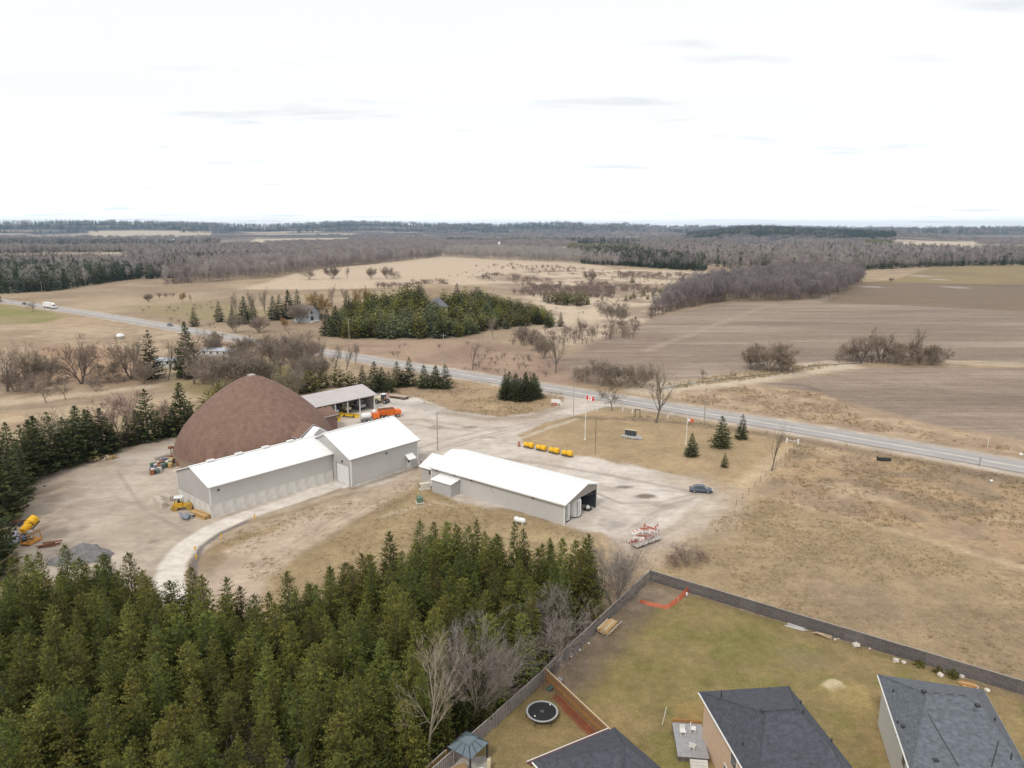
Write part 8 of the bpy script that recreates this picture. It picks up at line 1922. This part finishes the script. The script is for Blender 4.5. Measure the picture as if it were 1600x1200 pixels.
# ------------------------------------------------------------------ farther buildings
def simple_house(name, label, base, w, d, h, rh, wallm, roofm, rz=0.0, wins=3, cat="house", extra=None):
    t = thing(name, label, cat, base, rz); L, E = wall_box(-w / 2, w / 2, -d / 2, d / 2, -.5, h, h + rh); L.build("wall", wallm, t); E.build("wall", wallm, t)
    a, b = gable_roof(-w / 2, w / 2, -d / 2, d / 2, h, h + rh, .4); a.build("roof_slope", roofm, t); b.build("roof_slope", roofm, t)
    for k in range(wins):
        m = MB(); x = -w / 2 + w * (k + .5) / wins; m.b2((x - .5, -d / 2 - .06, h * .45), (x + .5, -d / 2, h * .45 + 1.2)); o = m.build("window", white_trim, t); m = MB(); m.b2((x - .4, -d / 2 - .1, h * .45 + .1), (x + .4, -d / 2 - .061, h * .45 + 1.1)); m.build("pane", glass_d, o)
    return t
brown_roof = mat("far_brown_roof", (0.20, 0.165, 0.15), 0.9, var=0.15); pale_blue = mat("pale_blue_siding", (0.52, 0.56, 0.60), 0.7, var=0.05)
fh = simple_house("farmhouse", "farmhouse with a brown gabled roof and pale blue gable among the garden spruces", gp(480, 502), 11, 9, 5.6, 3.6, pale_blue, brown_roof, radians(-25), 4)
m = MB(); m.b2((5.6, -3.2, 1.0), (5.7, -.8, 3.4)); m.b2((5.5, -2.6, 4.6), (5.62, -1.4, 6.2)); m.build("gable_window", glass_d, fh); m = MB(); m.b2((5.5, -4, 0), (7.4, 3, .9)); m.build("porch", white_p, fh)
kh = thing("hip_house", "house with a dark grey pyramid roof and tan wall half hidden on the knoll", "house", gp(684, 487), 0.2); m = MB(); m.b2((-5.5, -5, -.5), (5.5, 5, 3.4)); m.build("wall", mat("tan_wall", (0.46, 0.36, 0.25), 0.9), kh)
m = MB(); q = [(-6.2, -5.7, 3.4), (6.2, -5.7, 3.4), (6.2, 5.7, 3.4), (-6.2, 5.7, 3.4)]; m.add(q + [(-.8, 0, 8.4), (.8, 0, 8.4)], [(0, 1, 5, 4), (1, 2, 5), (2, 3, 4, 5), (3, 0, 4), (3, 2, 1, 0)]); m.build("roof", mat("far_slate", (0.14, 0.14, 0.155), 0.85, var=0.15), kh)
for x in (-3, 0, 3): m = MB(); m.b2((x - .6, -5.08, 1), (x + .6, -5.0, 2.4)); m.build("window", glass_d, kh)
mh = mat("mobile_wall", (0.62, 0.62, 0.62), 0.6); mr_ = mat("mobile_roof", (0.40, 0.42, 0.46), 0.6)
simple_house("mobile_home", "white mobile home right of the dark pointed spruce among the creek trees", gp(264, 572), 9, 5, 2.6, .9, mh, mr_, radians(15), 3)
simple_house("mobile_home", "long grey mobile home with red trim behind the leafless thicket", gp(345, 556), 15, 5, 2.6, .9, mh, mr_, radians(-8), 5)
simple_house("mobile_home", "white mobile home behind the spreading maple near the road", gp(437, 549), 9, 5, 2.6, .9, mh, mr_, radians(-30), 3)
simple_house("shed_small", "small reddish shed under the trees beside the road", gp(440, 557), 5, 4, 2.4, 1.2, mat("red_shed", (0.30, 0.12, 0.10), 0.8), mr_, radians(-20), 1, "shed")
sb = thing("round_bale_shelter", "small white domed shelter standing in the straw field", "shelter", gp(188, 530)); m = MB(); m.lathe([(2.0, 0), (2.0, 1.6)], 14); m.build("drum_wall", mat("tan_drum", (0.36, 0.31, 0.24), 0.8), sb); m = MB(); m.lathe([(2.1, 1.6), (1.8, 2.3), (1.1, 2.75), (.05, 2.95)], 14); m.build("dome_top", white_p, sb, True)
g = gp(780, 391); t = thing("silo", "white farm silo on the middle horizon", "silo", g); m = MB(); m.lathe([(3.6, 0), (3.6, 19)], 16); m.build("shaft", white_p, t, True); m = MB(); m.lathe([(3.7, 19), (3.0, 21), (1.4, 22.4), (.05, 22.8)], 16); m.build("dome_cap", white_p, t, True)
simple_house("barn", "barn with a teal green roof beside the white silo", gp(766, 391), 30, 14, 7, 5, mat("barn_wall", (0.5, 0.5, 0.48), 0.8), mat("teal_roof", (0.16, 0.25, 0.25), 0.5), .1, 2, "barn")
for k, (px, py, w, d, h, c, rz, lab) in enumerate(((267, 377, 36, 16, 8, mh, .1, "white farm building on the left horizon side"), (301, 378, 52, 16, 7, mh, 0, "long white farm building right of the first"), (313, 377, 22, 14, 9, mh, .3, "white farm building at the right end of the far group"),
                                  (55, 362, 40, 20, 9, mh, .2, "tiny white building under the leftmost hills"), (323, 362.5, 44, 22, 12, mh, -.1, "tiny white building high on the left hills"), (407, 359.5, 34, 20, 10, mh, 0, "tiny white house below the central hills"),
                                  (1057, 361.5, 90, 30, 10, mh, 0, "pale farm shed on the right of the middle horizon"), (880, 360.5, 120, 30, 9, mh, .05, "long pale greenhouse on the middle horizon"), (503, 360, 130, 24, 10, mat("far_red", (0.34, 0.16, 0.13), 0.8), 0, "long red barn on the far middle horizon"))):
    simple_house("farm_building", lab, gp(px, py), w, d, h, h * .4, c, mr_ if k < 3 else c, rz, 0, "farm building")
print("done", round(time.time() - T0, 1), len(bpy.data.objects))
